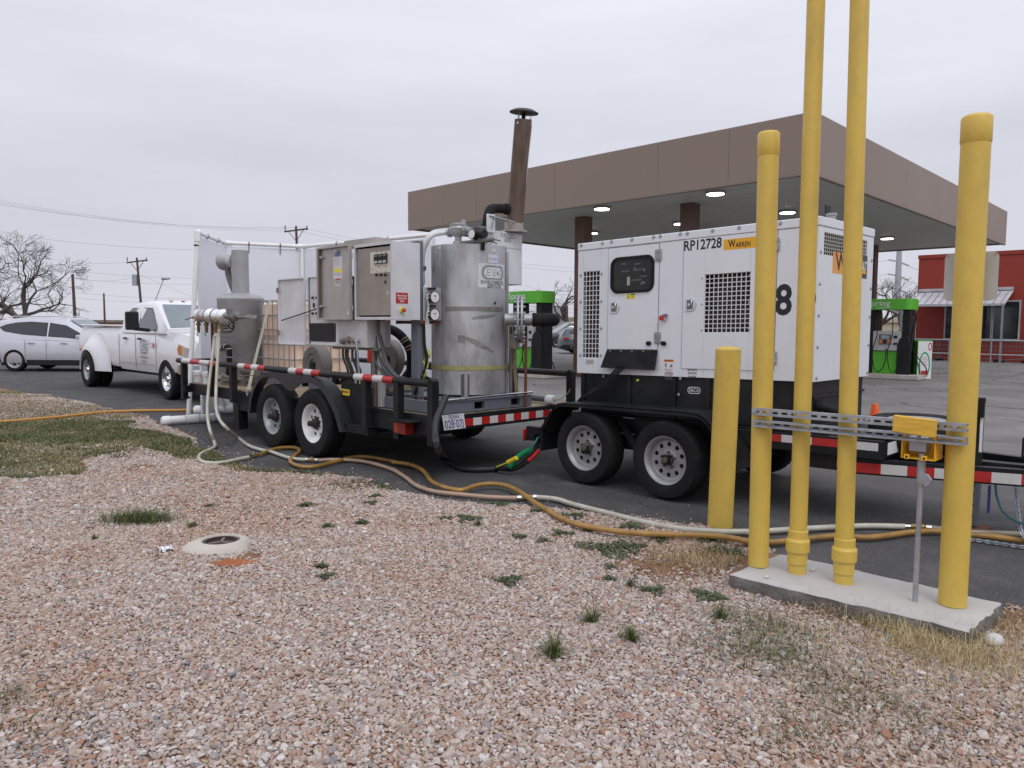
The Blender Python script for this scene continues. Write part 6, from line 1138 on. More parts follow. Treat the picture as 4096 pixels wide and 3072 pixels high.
MB().cyl(sb, sb + Vector((0, 0, .02)), .15, n=24).cyl(sb + Vector((0, 0, .021)), sb + Vector((0, 0, .11)), .105, n=24).build('collar', M('rusty_collar', (.40, .38, .36), .5, metal=.4, dirt=(.2, .08, .04), ds=8, da=.7), stk)
MB().tube([sb + dS * .11, sb + dS * .4, sb + k_ * .6, stp], .094, 32, caps=False).build('pipe', stack_m, stk, smooth=60); MB().tube([sb + dS * .3, stp - dS * .002], .090, 24, caps=False).build('inner_wall', dark_hole, stk)
cp = at(2096, 449, 'Y', 6.14); cap_ax = dS; a1 = dS.orthogonal().normalized(); a2 = dS.cross(a1)
MB().lathe([(.158, -.012), (.160, 0), (.10, .03), (.001, .045)], cp, (a1, a2, dS), 40).lathe([(.157, -.013), (.09, .015), (.001, .02)], cp, (a1, a2, dS), 40).build('rain_cap', M('sooty_cap', (.055, .045, .042), .6, metal=.4, dirt=(.12, .08, .07), ds=8, da=.5), stk)
m = MB()
for a_, w_ in ((radians(-75), .022), (radians(25), .014), (radians(150), .02)): q0 = stp - dS * .05 + (a1 * cos(a_) + a2 * sin(a_)) * .098; d2_ = (Vector((cos(a_ - .1), sin(a_ - .1), 0))); q0 = stp - dS * .06 + d2_ * .098; m.bar(q0, cp + d2_ * .085 - dS * .01, w_, .004, up=d2_)
m.build('cap_bracket', galv, stk); MB().cyl(stp - dS * .04, cp, .022, n=10).build('centre_post', black_paint, stk)
MB().tube(curve([stp + Vector((.055, .04, .01)), stp + Vector((.08, .052, -.05)), stp.lerp(sb, .35) + Vector((.082, .045, 0)), stp.lerp(sb, .7) + Vector((.08, .03, 0)), stp.lerp(sb, .85) + Vector((.078, -.02, 0)), stp.lerp(sb, .93) + Vector((.08, -.01, 0))], 8), .005, 6).build('white_wire', white_ink, stk)
el_ = at(1945, 925, 'Y', 5.78); e0 = sb + dS * .22; MB().tube(curve([(e0.x - .02, e0.y - .05, e0.z + .03), (e0.x - .08, e0.y - .2, e0.z + .03), (e0.x - .06, e0.y - .33, e0.z + .0), (e0.x - .03, e0.y - .40, e0.z - .10), (e0.x - .03, e0.y - .41, e0.z - .18)], 7), .052, 18).tube([(e0.x - .035, e0.y - .095, e0.z + .03), (e0.x - .045, e0.y - .125, e0.z + .03)], .062, 18).tube([(e0.x - .03, e0.y - .41, e0.z - .17), (e0.x - .03, e0.y - .41, e0.z - .20)], .064, 18).build('elbow_pipe', black_rubber, stk); MB().cyl((e0.x - .03, e0.y - .41, 2.33), (e0.x - .03, e0.y - .41, e0.z - .205), .052, n=18).build('stub_pipe', alu, stk)
# side inlet with big flange, hose
R3 = Vector(Rv); o3 = R3 * -.10 + Vector(Fh) * 8.12 + Vector((0, 0, 1.572)); ax3 = (Vector(Fh), Vector((0, 0, 1)), R3)
MB().lathe([(.066, .02), (.066, .15)], o3, ax3, 24).lathe([(.063, .22), (.063, .31)], o3, ax3, 24).build('inlet_pipe', alu, tk)
fl_ = MB().lathe([(.245, .145), (.250, .15), (.250, .165), (.245, .17), (.06, .17)], o3, ax3, 40).lathe([(.06, .185), (.245, .185), (.25, .19), (.25, .205), (.245, .21), (.06, .21)], o3, ax3, 40).build('flange', alu, tk); m = MB()
for k in range(20): a_ = 2 * pi * k / 20; q_ = o3 + (ax3[0] * cos(a_) + ax3[1] * sin(a_)) * .225; m.cyl(q_ + R3 * .12, q_ + R3 * .235, .009, n=6)
m.build('bolt', galv, fl_)
pth = [o3 + R3 * .31, o3 + R3 * .40, o3 + R3 * .46 + Vector(Fh) * .01, o3 + R3 * .52 + Vector(Fh) * .06, o3 + R3 * .545 + Vector(Fh) * .16, o3 + R3 * .53 + Vector(Fh) * .3, o3 + R3 * .40 + Vector(Fh) * .5]; MB().tube(curve(pth, 6), .070, 20).tube([o3 + R3 * .32, o3 + R3 * .345], .075, 20).tube([o3 + R3 * .42, o3 + R3 * .435], .076, 20).build('rubber_duct', black_rubber, tk)
q_ = R3 * .145 + Vector(Fh) * 8.15; MB().tube([q_ + Vector((0, 0, .66)), q_ + Vector((0, 0, 1.50))], .016, 10).build('rusty_pipe', rust, tk)
q_ = R3 * -.015 + Vector(Fh) * 8.3; MB().tube([q_ + Vector((0, 0, .66)), q_ + Vector((0, 0, 1.5))], .020, 10).build('black_pipe', castmetal, tk); MB().ribbon([q_ + Vector((.02, .03, 1.3)), q_ + Vector((.03, .04, 1.0)), q_ + Vector((.05, .06, .68))], .04, .003, side=(1, 1, 0)).build('strap', olive_strap, tk)
q_ = R3 * .02 + Vector(Fh) * 8.05; MB().box(q_.x - .05, q_.x + .05, q_.y - .04, q_.y + .04, 1.26, 1.42).build('valve_actuator', castmetal, tk, .01); MB().tube(curve([q_ + Vector((0, 0, 1.3)), q_ + R3 * .06 + Vector((0, 0, 1.34)), q_ + R3 * .12 + Vector((0, 0, 1.4)), q_ + R3 * .13 + Vector((0, 0, 1.5))], 5), .008, 6).build('control_cable', black_rubber, tk)

# ------------------------------------------------------------------ control cabinets
cX0, cX1, cY0, cY1, cZ0, cZ1 = -6.827, -6.165, 4.50, 4.846, 1.560, 2.328
uc = thing('control_cabinet', 'upper steel control cabinet with open door, controllers and red shut down sign', 'cabinet', (cX0, cY0, cZ0))
b = MB().box(cX0, cX0 + .01, cY0, cY1, cZ0, cZ1).box(cX1 - .01, cX1, cY0, cY1, cZ0, cZ1).box(cX0 + .0101, cX1 - .0101, cY0, cY1, cZ0, cZ0 + .01).box(cX0 + .0101, cX1 - .0101, cY0, cY1, cZ1 - .01, cZ1).box(cX0 + .0101, cX1 - .0101, cY1 - .01, cY1, cZ0 + .0101, cZ1 - .0101)
b.box(cX0 + .0101, cX0 + .022, cY0, cY0 + .008, cZ0 + .0101, cZ1 - .0101).box(cX1 - .03, cX1 - .0101, cY0, cY0 + .008, cZ0 + .0101, cZ1 - .0101).box(cX0 + .0221, cX1 - .0301, cY0, cY0 + .008, cZ0 + .0101, cZ0 + .028).box(cX0 + .0221, cX1 - .0301, cY0, cY0 + .008, cZ1 - .028, cZ1 - .0101); b.build('body', cabinet_white, uc, .002)
MB().box(cX0 + .045, cX1 - .045, cY0 + .016, cY0 + .022, cZ0 + .045, cZ1 - .045).build('inner_panel', cabinet_back, uc); MB().box(cX0 + .02, cX1 - .02, cY0 + .06, cY0 + .066, cZ0 + .02, cZ1 - .02).build('dark_recess', dark_hole, uc)
c3 = lambda a, b_, y: (lambda p_: (p_.x, p_.z))(at(1100 + a * .42194, 900 + b_ * .42194, 'Y', y)); iy = cY0 + .0155
p0_, p1_ = c3(908, 462, iy), c3(1095, 240, iy); pn = MB().box(p0_[0], p1_[0], iy - .004, iy, p0_[1], p1_[1]).build('controller_plate', M('cream_plate', (.62, .60, .50), .5), uc)
p0_, p1_ = c3(948, 372, iy), c3(1072, 268, iy); w_ = (p1_[0] - p0_[0]) / 3
for k in range(3):
    kk = MB().box(p0_[0] + k * w_ + .002, p0_[0] + (k + 1) * w_ - .002, iy - .02, iy - .0042, p0_[1], p1_[1]).build('controller', black_plastic, pn, .003); MB().box(p0_[0] + k * w_ + .008, p0_[0] + (k + 1) * w_ - .008, iy - .0206, iy - .0201, p0_[1] + .07, p1_[1] - .006).build('display', M('display_grey', (.12, .13, .14), .3), kk); MB().box(p0_[0] + k * w_ + .008, p0_[0] + (k + 1) * w_ - .008, iy - .0206, iy - .0201, p0_[1] + .005, p0_[1] + .03).build('keypad', M('keypad_grey', (.45, .45, .43), .4), kk)
for (a, b_, mt) in ((990, 394, ink), (1055, 392, red_ink), (970, 254, grey_ink), (1012, 254, grey_ink), (1055, 254, grey_ink), (930, 425, grey_ink)): x, z = c3(a, b_, iy); MB().box(x - .012, x + .012, iy - .0048, iy - .0041, z - .005, z + .005).build('plate_print', mt, pn)
for (a, s__) in ((968, 'HEATER'), (1010, 'K.C.S.'), (1052, 'POWER')): x, z = c3(a, 446, iy); text('lettering', s__, .014, planeY(x, iy - .0045, z), ink, pn); x, z = c3(a, 474, iy); MB().lathe([(.012, 0), (.011, .02), (.001, .022)], (x, iy, z), 'Y', 10).build('toggle_switch', black_plastic, uc)
x, z = c3(1047, 541, iy); MB().box(x - .016, x + .016, iy - .002, iy, z - .016, z + .016).build('black_square', ink, uc); x, z = c3(1068, 643, iy); MB().box(x - .025, x + .025, iy - .0015, iy, z - .02, z + .02).build('paper_tag', M('tan_tag', (.42, .39, .36), .6), uc)
m = MB()
for (a, b_) in ((885, 485), (828, 487), (900, 595), (952, 623), (1020, 622), (838, 650), (805, 650), (850, 702), (866, 702), (1032, 724), (1032, 650)): x, z = c3(a, b_, iy); m.lathe([(.005, 0), (.004, .003), (.001, .004)], (x, iy, z), 'Y', 6)
m.build('panel_screw', galv, uc)
# open door lying back beside it
dp = thing('x', 'x', 'x', (0, 0, 0)) if 0 else None
dX0, dX1 = -7.493, -6.845; dY = cY0 - .012; dr_ = MB().box(dX0, dX1, dY - .002, dY, cZ0 - .0, cZ1 + .015).box(dX0, dX0 + .03, dY - .035, dY - .0021, cZ0, cZ1 + .015).box(dX1 - .02, dX1, dY - .035, dY - .0021, cZ0, cZ1 + .015).box(dX0 + .0301, dX1 - .0201, dY - .035, dY - .0021, cZ0, cZ0 + .02).box(dX0 + .0301, dX1 - .0201, dY - .035, dY - .0021, cZ1 - .005, cZ1 + .015)
dr_ = dr_.build('door', M('door_inside_steel', (.44, .415, .40), .42, metal=.45, dirt=(.24, .20, .17), ds=2.5, da=.5), uc, .002); iy2 = dY - .0025
MB().box(dX0 + .03, dX0 + .055, dY - .03, dY - .0022, cZ0 + .02, cZ1 - .005).build('door_gasket', M('gasket_brown', (.12, .09, .07), .8), dr_)
def dd(name, a0, b0, a1_, b1_, mt, parent=dr_): x0, z1 = c3(a0, b0, iy2); x1, z0 = c3(a1_, b1_, iy2); return MB().box(x0, x1, iy2 - .0012, iy2, z0, z1).build(name, mt, parent)
s_ = dd('instruction_sheet', 551, 305, 640, 503, M('paper', (.60, .60, .62), .6)); x0, z1 = c3(558, 418, iy2); x1, z0 = c3(632, 445, iy2); MB().box(x0, x1, iy2 - .0018, iy2 - .0013, z0, z1).build('yellow_band', yellow_m, s_)
for k in range(7): a, z = c3(562, 325 + k * 12 + (75 if k > 5 else 0), iy2); b2, _ = c3(628, 330, iy2); MB().box(a, b2 - .01 * (k % 3), iy2 - .0017, iy2 - .0013, z, z + .004).build('print_line', M('pale_print', (.35, .35, .40), .6), s_)
for k in range(3): a, z = c3(562, 458 + k * 13, iy2); b2, _ = c3(628, 458, iy2); MB().box(a, b2 - .01 * (k % 2), iy2 - .0017, iy2 - .0013, z, z + .004).build('print_line', M('pale_print', (.35, .35, .40), .6), s_)
s_ = dd('danger_label', 573, 508, 619, 575, M('paper', (.60, .60, .62), .6)); x0, z1 = c3(575, 510, iy2); x1, z0 = c3(617, 525, iy2); MB().box(x0, x1, iy2 - .0018, iy2 - .0013, z0, z1).build('red_band', red_ink, s_)
for k in range(3): a, z = c3(578, 540 + k * 11, iy2); b2, _ = c3(614, 540, iy2); MB().box(a, b2, iy2 - .0017, iy2 - .0013, z, z + .005).build('print_line', ink, s_)
dd('blue_label', 568, 270, 618, 297, M('label_blue', (.10, .16, .40), .5)); dd('white_tag', 683, 815, 717, 851, M('paper', (.60, .60, .62), .6))
for (a, b_) in ((455, 310), (455, 772), (595, 250)): x, z = c3(a, b_, iy2); MB().cyl((x, iy2 - .035, z), (x, iy2, z), .014, n=10).box(x - .01, x + .035, iy2 - .03, iy2 - .015, z - .007, z + .007).build('door_clamp', galv, dr_)
m = MB()
for z in (1.68, 1.95, 2.22): m.cyl((cX0 - .01, cY0 - .018, z - .03), (cX0 - .01, cY0 - .018, z + .03), .008, n=8)
m.build('hinge', galv, uc)
MB().box(-7.18, -6.60, 4.61, 4.82, cZ1 + .002, cZ1 + .08).build('top_duct', M('duct_beige', (.40, .38, .36), .5, metal=.3), uc, .004)
# sign + stop on the +X end
cx3 = lambda a, b_: (lambda p_: (p_.y, p_.z))(at(1100 + a * .42194, 900 + b_ * .42194, 'X', cX1)); y0, z1 = cx3(1145, 640); y1, z0 = cx3(1259, 744); rs = MB().box(cX1 + .0005, cX1 + .004, y0, y1, z0, z1).build('red_sign', M('sign_red', (.42, .015, .02), .4, var=.03), uc)
for k, s__ in enumerate(('Shuts Down', 'CatOx/SVE', 'ONLY')): text('lettering', s__, .026, planeX(cX1 + .0045, (y0 + y1) / 2, z1 - .028 - k * .0245 * (z1 - z0) / .09), white_ink, rs, width=(y1 - y0) * (.82, .72, .38)[k], bold=.02)
y, z = cx3(1205, 807); sp_b = MB().lathe([(.028, 0), (.028, .012)], (cX1, y - .005, z), 'X', 20).build('stop_button', yellow_m, uc); MB().lathe([(.010, .012), (.012, .03), (.020, .032), (.020, .045), (.012, .05), (.001, .05)], (cX1, y - .005, z), 'X', 20).build('button', M('stop_red', (.5, .05, .02), .35), sp_b)
# gauge plate and two dials
gpX = -6.17; gpl = MB().box(gpX - .003, gpX, 4.90, 5.125, 1.556, 1.893).build('gauge_plate', stainless, uc, .002)
MB().box(-6.6, -6.19, 4.86, 5.12, 1.52, 1.555).build('support_shelf', rust, uc)
for (u_, v_) in ((1100 + 1522 * .42194, 900 + 682 * .42194), (1100 + 1520 * .42194, 900 + 848 * .42194)):
    c_ = at(u_, v_, 'X', gpX + .055); gd = MB().lathe([(.050, 0), (.054, .03), (.064, .035), (.064, .050), (.058, .052), (.056, .046), (.001, .046)], (gpX + .001, c_.y, c_.z), 'X', 32).build('dial_gauge', M('gauge_case', (.10, .09, .09), .4, metal=.5), gpl); MB().poly(circ(0, 0, .055, 28), lambda u, v: (gpX + .0480, c_.y + u, c_.z + v)).build('dial_face', white_ink, gd)
    MB().bar((gpX + .0515, c_.y, c_.z - .03), (gpX + .0515, c_.y + .004, c_.z + .002), .002, .001).poly([(-.02, .008), (.02, .008), (.02, .014), (-.02, .014)], lambda u, v: (gpX + .0512, c_.y + u, c_.z + v)).build('needle', ink, gd)
    MB().box(gpX, gpX + .03, c_.y - .06, c_.y + .03, c_.z + .075, c_.z + .095).build('bracket', black_plastic, gpl); m = MB()
    for k in range(2): m.tube(curve([(gpX + .03, c_.y - .05, c_.z + .03 - k * .035), (gpX + .04, c_.y - .10, c_.z + .01 - k * .03), (gpX + .03, 4.925 + k * .012, c_.z - .10), (gpX + .02, 4.91 + k * .012, 1.59), (gpX + .015, 4.905 + k * .01, 1.50)], 6), .005, 6)
    m.build('tubing', M('clear_tube', (.58, .60, .58), .3), gpl)
MB().tube(curve([(-6.19, 4.91, 1.52), (-6.19, 4.92, 1.3), (-6.18, 4.94, 1.15), (-6.22, 4.88, .92), (-6.25, 4.83, .80)], 6), .015, 8).build('black_conduit', black_rubber, uc)
# lower cabinet
lX0, lX1, lY0, lY1, lZ0, lZ1 = -7.83, -6.66, 4.536, 4.84, 1.271, 2.042
lc = thing('lower_cabinet', 'lower grey cabinet with open white door, selector switches and black screen below the upper cabinet', 'cabinet', (lX0, lY0, lZ0)); xm = c3(592, 900, lY0)[0]
b = MB().box(lX0, lX0 + .01, lY0, lY1, lZ0, lZ1).box(xm, lX1, lY0 + .004, lY1, lZ0, 1.558).box(lX0 + .0101, xm - .0005, lY0, lY1, lZ0, lZ0 + .01).box(lX0 + .0101, xm - .0005, lY0, lY1, lZ1 - .01, lZ1).box(lX0 + .0101, xm - .0005, lY1 - .02, lY1, lZ0 + .0101, lZ1 - .0101).box(lX0 + .0101, lX0 + .022, lY0, lY0 + .006, lZ0 + .0101, lZ1 - .0101); b.build('body', cabinet_grey, lc, .003)
iy3 = lY0 + .014; MB().box(lX0 + .034, xm - .001, iy3, iy3 + .004, lZ0 + .0103, lZ1 - .0103).build('inner_panel', cabinet_white, lc)
x0, z1 = c3(332, 930, iy3); x1, z0 = c3(578, 1110, iy3); scn = MB().box(x0, x1, iy3 - .008, iy3 - .0005, z0, z1).build('screen', black_plastic, lc, .002); m = MB()
for (a, b_) in ((350, 938), (398, 940), (492, 940), (570, 945), (455, 1105), (345, 1100), (572, 1105)): x, z = c3(a, b_, iy3); m.lathe([(.006, 0), (.004, .002), (.001, .003)], (x, iy3 - .008, z), 'Y', 6)
m.build('screw', galv, scn); x0, z1 = c3(340, 1116, lY0); x1, z0 = c3(588, 1142, lY0)
MB().box(x0, x1, lY0 - .003, lY0 + .012, lZ0 + .0105, z1).build('sill', cabinet_white, lc)
for (a, b_) in ((365, 690), (405, 690), (365, 838), (402, 838)): x, z = c3(a, b_, iy3); k_s = MB().box(x - .014, x + .014, iy3 - .003, iy3 - .0005, z - .012, z + .026).build('switch_plate', M('cream_tag', (.62, .60, .5), .5), lc); MB().lathe([(.014, 0), (.013, .02), (.001, .022)], (x, iy3 - .003, z), 'Y', 12).build('knob', black_plastic, k_s)
for (a, b_) in ((370, 762), (408, 760)): x, z = c3(a, b_, iy3); MB().prism(circ(x, z, .022, 16, .030), PY(iy3 - .0005), (0, -.005, 0)).build('oval_dial', ink, lc)
for (a, b_, r_, mt) in ((652, 1102, .034, castmetal), (706, 1090, .038, castmetal), (755, 1098, .027, castmetal), (788, 1096, .025, alu)): x, z = c3(a, b_, lY0); MB().lathe([(r_, 0), (r_, .02), (r_ * .75, .024), (r_ * .75, .045), (.001, .048)], (x, lY0 + .004, z), 'Y', 8 if r_ > .03 else 14).build('cable_gland', mt, lc)
x, z = c3(792, 1100, lY0); MB().tube([(x, lY0 - .03, z), (x + .01, lY0 - .03, z - .03), (x + .01, lY0 - .0, .95), (x + .01, lY0 + .16, .78)], .012, 10).build('grey_conduit', galv, lc)
# open left door (swung out flat)
e0x, e1x = -8.46, -7.852; ld = MB().box(e0x, e1x, lY0 - .01, lY0 - .006, lZ0, lZ1).box(e0x, e0x + .014, lY0 - .032, lY0 - .0101, lZ0, lZ1).box(e1x - .01, e1x, lY0 - .032, lY0 - .0101, lZ0, lZ1).box(e0x + .0141, e1x - .0101, lY0 - .032, lY0 - .0101, lZ0, lZ0 + .014).box(e0x + .0141, e1x - .0101, lY0 - .032, lY0 - .0101, lZ1 - .016, lZ1).build('door', cabinet_white, lc, .002)
MB().box(e0x + .10, e0x + .15, lY0 - .0125, lY0 - .0103, 1.76, 1.99).build('door_label', M('pale_label', (.6, .6, .58), .5), ld)
for z in (1.91, 1.41): MB().box(e0x - .006, e0x + .03, lY0 - .045, lY0 - .033, z - .03, z + .03).build('door_clamp', castmetal, ld)
pA = at(1100 + 65 * .42194, 900 + 905 * .42194, 'Y', lY0 - .05); pB = at(1100 + 440 * .42194, 900 + 780 * .42194, 'Y', lY0 - .05); MB().tube([pA, pB], .007, 8).build('door_stay', black_paint, lc)
m = MB()
for (u_, r_) in ((1374, .013), (1392, .016), (1412, .014), (1425, .010), (1384, .009)): p_ = at(u_, 1400, 'Y', 4.7); m.tube(curve([(p_.x, 4.7, lZ0 + .01), (p_.x - .01, 4.7, 1.15), (p_.x + .02, 4.74, 1.0), (p_.x - .03, 4.78, .84), (p_.x - .03, 4.80, .66)], 5), r_, 8)
m.build('flexible_conduit', M('grey_conduit', (.075, .08, .085), .6), lc); MB().box(-7.42, -6.57, 4.60, 4.65, lZ0 - .03, lZ0 - .002).build('support_rail', castmetal, lc); MB().box(-6.73, -6.68, 4.64, 4.70, .65, lZ0 - .031).build('support_post', castmetal, lc)
MB().box(-6.655, -6.59, 4.66, 4.72, .65, 1.55).build('post', cabinet_grey, lc, .003)
# conduits below the upper cabinet
m = MB()
for (u_, r_, dx) in ((1487, .022, .0), (1502, .026, .02), (1517, .03, .05)):
    p_ = at(u_, 1290, 'Y', 4.66); m.tube(curve([(p_.x, 4.66, cZ0 + .01), (p_.x + .0, 4.66, 1.42), (p_.x + .02 + dx, 4.66, 1.25), (p_.x + .09 + dx, 4.66, 1.10), (p_.x + .24 + dx, 4.66, .99), (p_.x + .40, 4.70, .96), (p_.x + .52, 4.85, .90)], 6), r_ * .72, 10)
m.build('flexible_conduit', M('grey_conduit', (.075, .08, .085), .65, bump=.5, bs=110), uc)
MB().tube(curve([(-7.0, 4.9, .95), (-7.1, 4.85, .80), (-7.05, 4.8, .70), (-6.95, 4.74, .74), (-6.85, 4.78, .9)], 6), .014, 8).tube(curve([(-7.28, 4.98, .9), (-7.3, 4.9, .74), (-7.2, 4.82, .69), (-7.0, 4.85, .70)], 6), .012, 8).build('loose_conduit', M('grey_conduit', (.075, .08, .085), .6), uc)
# blowers, extinguisher, straps
def blower(name, lab, c_, r_, d_, mat, n=32):
    t_ = thing(name, lab, 'blower', (c_.x, c_.y, DK)); MB().lathe([(r_ * .25, -.02), (r_ * .3, .0), (r_ * .55, .0), (r_ * .6, .012), (r_ * .93, .012), (r_, -.01), (r_, -d_), (r_ * .9, -d_ - .02), (.001, -d_ - .02)], c_, 'Y', n).build('housing', mat, t_, smooth=30)
    m_ = MB()
    for k in range(8): a_ = 2 * pi * k / 8 + .3; m_.lathe([(.010, 0), (.008, .008), (.001, .01)], (c_.x + r_ * .8 * cos(a_), c_.y - .012, c_.z + r_ * .8 * sin(a_)), 'Y', 6)
    m_.build('bolt', castmetal, t_); MB().box(c_.x - r_ * .6, c_.x + r_ * .6, c_.y + .02, c_.y + d_, DK + .002, c_.z - r_ * .7).build('mounting_foot', grey_paint, t_, .005); MB().box(c_.x - .05, c_.x + .05, c_.y - .02, c_.y + .02, c_.z - .07, c_.z + .03).build('shaft_guard', dark_hole, t_); return t_
bm = M('blower_casting', (.20, .18, .17), .5, metal=.4, dirt=(.15, .13, .12), ds=3, da=.6, bump=.15)
blower('blower', 'big round grey blower housing on edge between the cabinet and the stainless tank', Vector((at(1545, 1415, 'Y', 5.3).x, 5.3, 1.11)), .225, .10, bm)
blower('blower', 'dusty round blower housing under the lower cabinet near the plastic tote', Vector((at(1250, 1450, 'Y', 5.25).x, 5.25, .98)), .255, .14, M('blower_dusty', (.16, .15, .14), .7, metal=.2, dirt=(.14, .12, .11), ds=3, da=.6))
p_ = [at(1528, 1312, 'Y', 5.15), at(1570, 1320, 'Y', 5.17), at(1610, 1350, 'Y', 5.2), at(1640, 1400, 'Y', 5.25), at(1645, 1450, 'Y', 5.32), at(1640, 1500, 'Y', 5.35)]
dh = thing('suction_hose', 'fat black hose arching over the big blower with clamp bands', 'hose', p_[3]); P_ = curve(p_, 6); MB().tube(P_, .052, 16).build('hose', black_rubber, dh); m = MB()
for i in (13, 14, 16, 17): m.tube([P_[i], P_[i].lerp(P_[i + 1], .5)], .056, 16)
m.build('clamp_band', M('taped_band', (.28, .26, .20), .6), dh)
fe = at(1481, 1410, 'Y', 5.4); ex = thing('fire_extinguisher', 'small red fire extinguisher hung beside the conduits behind the rail', 'extinguisher', (fe.x, 5.4, 1.0)); MB().lathe([(.001, fe.z - .12), (.034, fe.z - .115), (.036, fe.z + .07), (.02, fe.z + .095), (.012, fe.z + .10)], (fe.x, 5.4, 0), 'Z', 20).build('cylinder', M('extinguisher_red', (.55, .02, .015), .35), ex); MB().box(fe.x - .04, fe.x + .02, 5.385, 5.415, fe.z + .10, fe.z + .125).build('valve_head', black_plastic, ex); MB().cyl((fe.x, 5.4, fe.z + .045), (fe.x, 5.4, fe.z + .065), .0368, n=20).build('band', white_ink, ex); MB().box(fe.x - .05, fe.x - .037, 5.39, 5.45, fe.z - .1, fe.z + .05).build('hanger', castmetal, ex)
ds_ = thing('tie_down_strap', 'dirty khaki webbing strap knotted low behind the near rail posts', 'strap', at(1545, 1555, 'Y', 4.8)); m = MB(); m.ribbon([at(1500, 1530, 'Y', 4.8), at(1525, 1550, 'Y', 4.78), at(1545, 1560, 'Y', 4.77), at(1600, 1552, 'Y', 4.8), at(1660, 1542, 'Y', 4.9), at(1690, 1538, 'Y', 5.0)], .05, .004).ribbon([at(1545, 1558, 'Y', 4.77), at(1520, 1572, 'Y', 4.76), at(1498, 1575, 'Y', 4.78)], .055, .004).ribbon([at(1548, 1560, 'Y', 4.765), at(1505, 1535, 'Y', 4.79), at(1490, 1520, 'Y', 4.83)], .03, .004); m.build('strap', olive_strap, ds_)
m = MB()
for k in range(9): m.tube(curve([(-7.4 + k * .15, 4.95 + (k % 3) * .12, .66), (-7.2 + k * .13, 4.9 + (k % 2) * .15, .70 + (k % 3) * .03), (-7.0 + k * .1, 5.0 + (k % 4) * .1, .67)], 5), .010, 6)
cc_ = thing('cable_pile', 'tangle of black cables and scraps lying on the deck behind the near rail', 'cable', (-7, 5, .65)); m.build('cable', black_rubber, cc_)

# ------------------------------------------------------------------ tote, separator tank, manifold
tX0, tX1, tY0, tY1, tZ0, tZ1 = -10.60, -9.55, 5.32, 6.32, .76, 1.84
tt = thing('plastic_tote', 'stained cream plastic tote in a grey tube cage behind the open cabinet door', 'tote', (-10, 5.8, DK)); bb = MB().prism(rrect(tX0 + .03, tX1 - .03, tY0 + .03, tY1 - .03, .09, 5), lambda u, v: (u, v, tZ0 + .02), (0, 0, tZ1 - tZ0 - .05)).build('bottle', tote_m, tt, .03)
MB().prism(rrect(tX0 + .027, tX1 - .027, tY0 + .027, tY1 - .027, .09, 5), lambda u, v: (u, v, 1.28), (0, 0, .07)).build('liquid_band', M('tote_dark_band', (.52, .38, .34), .5), bb)
m = MB()
for z in np.linspace(tZ0 + .05, tZ1, 6): m.tube([(tX0, tY0, z), (tX1, tY0, z), (tX1, tY1, z), (tX0, tY1, z)], .011, 6, closed=True)
for k in range(8):
    x = tX0 + (tX1 - tX0) * k / 7; y = tY0 + (tY1 - tY0) * k / 7
    m.tube([(x, tY0, DK + .06), (x, tY0, tZ1)], .009, 6).tube([(tX1, y, DK + .06), (tX1, y, tZ1)], .009, 6).tube([(x, tY1, DK + .06), (x, tY1, tZ1)], .009, 6).tube([(tX0, y, DK + .06), (tX0, y, tZ1)], .009, 6)
m.build('cage', M('cage_tube', (.36, .37, .40), .45, metal=.5, dirt=(.25, .14, .1), ds=6, da=.5), tt); m = MB()
for y in (tY0 + .06, (tY0 + tY1) / 2, tY1 - .06): m.box(tX0, tX1, y - .05, y + .05, DK + .001, DK + .10)
m.box(tX0, tX1, tY0, tY1, DK + .101, tZ0 + .01); m.build('pallet_base', galv, tt)
sm = M('grey_strap', (.40, .38, .29), .8, bump=.3, bs=300); stp_ = thing('tie_down_strap', 'pale webbing strap slanting down from the tote top to its hook on the trailer edge', 'strap', at(1045, 1350, 'Y', 5.0)); MB().ribbon([at(1081, 1199, 'Y', 5.28), at(1048, 1330, 'Y', 5.06), at(1018, 1450, 'Y', 4.86), at(1000, 1530, 'Y', 4.68), at(993, 1560, 'Y', 4.58)], .05, .003, side=(1, .3, 0)).build('strap', sm, stp_)
hk = at(990, 1575, 'Y', 4.56); MB().tube([hk + Vector((-.03, 0, .05)), hk + Vector((.03, 0, .05)), hk + Vector((.02, 0, 0)), hk + Vector((0, 0, -.03)), hk + Vector((-.02, 0, 0))], .006, 6, closed=True).build('hook', galv, stp_)
sX, sY = -11.03, 5.27; spt = thing('separator_tank', 'dull grey cylindrical separator tank with narrow square topped stack at the trailer front', 'tank', (sX, sY, DK)); gs = M('dull_tank_grey', (.37, .375, .385), .5, metal=.25, dirt=(.19, .185, .18), ds=2, da=.5)
MB().lathe([(.32, DK + .1), (.335, DK + .12), (.335, 1.86), (.338, 1.865), (.338, 1.885), (.335, 1.89), (.28, 1.93), (.14, 1.965)], (sX, sY, 0), 'Z', 56).build('shell', gs, spt, smooth=40); MB().cyl((sX + .01, sY, 1.93), (sX + .01, sY, 2.60), .122, n=32).build('stack', gs, spt, .006); m = MB()
for k in range(4): a_ = k * pi / 2 + .6; m.box(sX + .25 * cos(a_) - .03, sX + .25 * cos(a_) + .03, sY + .25 * sin(a_) - .03, sY + .25 * sin(a_) + .03, DK, DK + .105)
m.build('foot', grey_paint, spt)
SA = atan2(-sY, -sX); sf = lambda u, v, d=.0015: (sX + (.335 + d) * cos(SA + u / .335), sY + (.335 + d) * sin(SA + u / .335), v)
def su(px): return math.asin((px - 960) / 90.) * .335
lz = EYE + (1298 - 1310) / FPX * 11.2
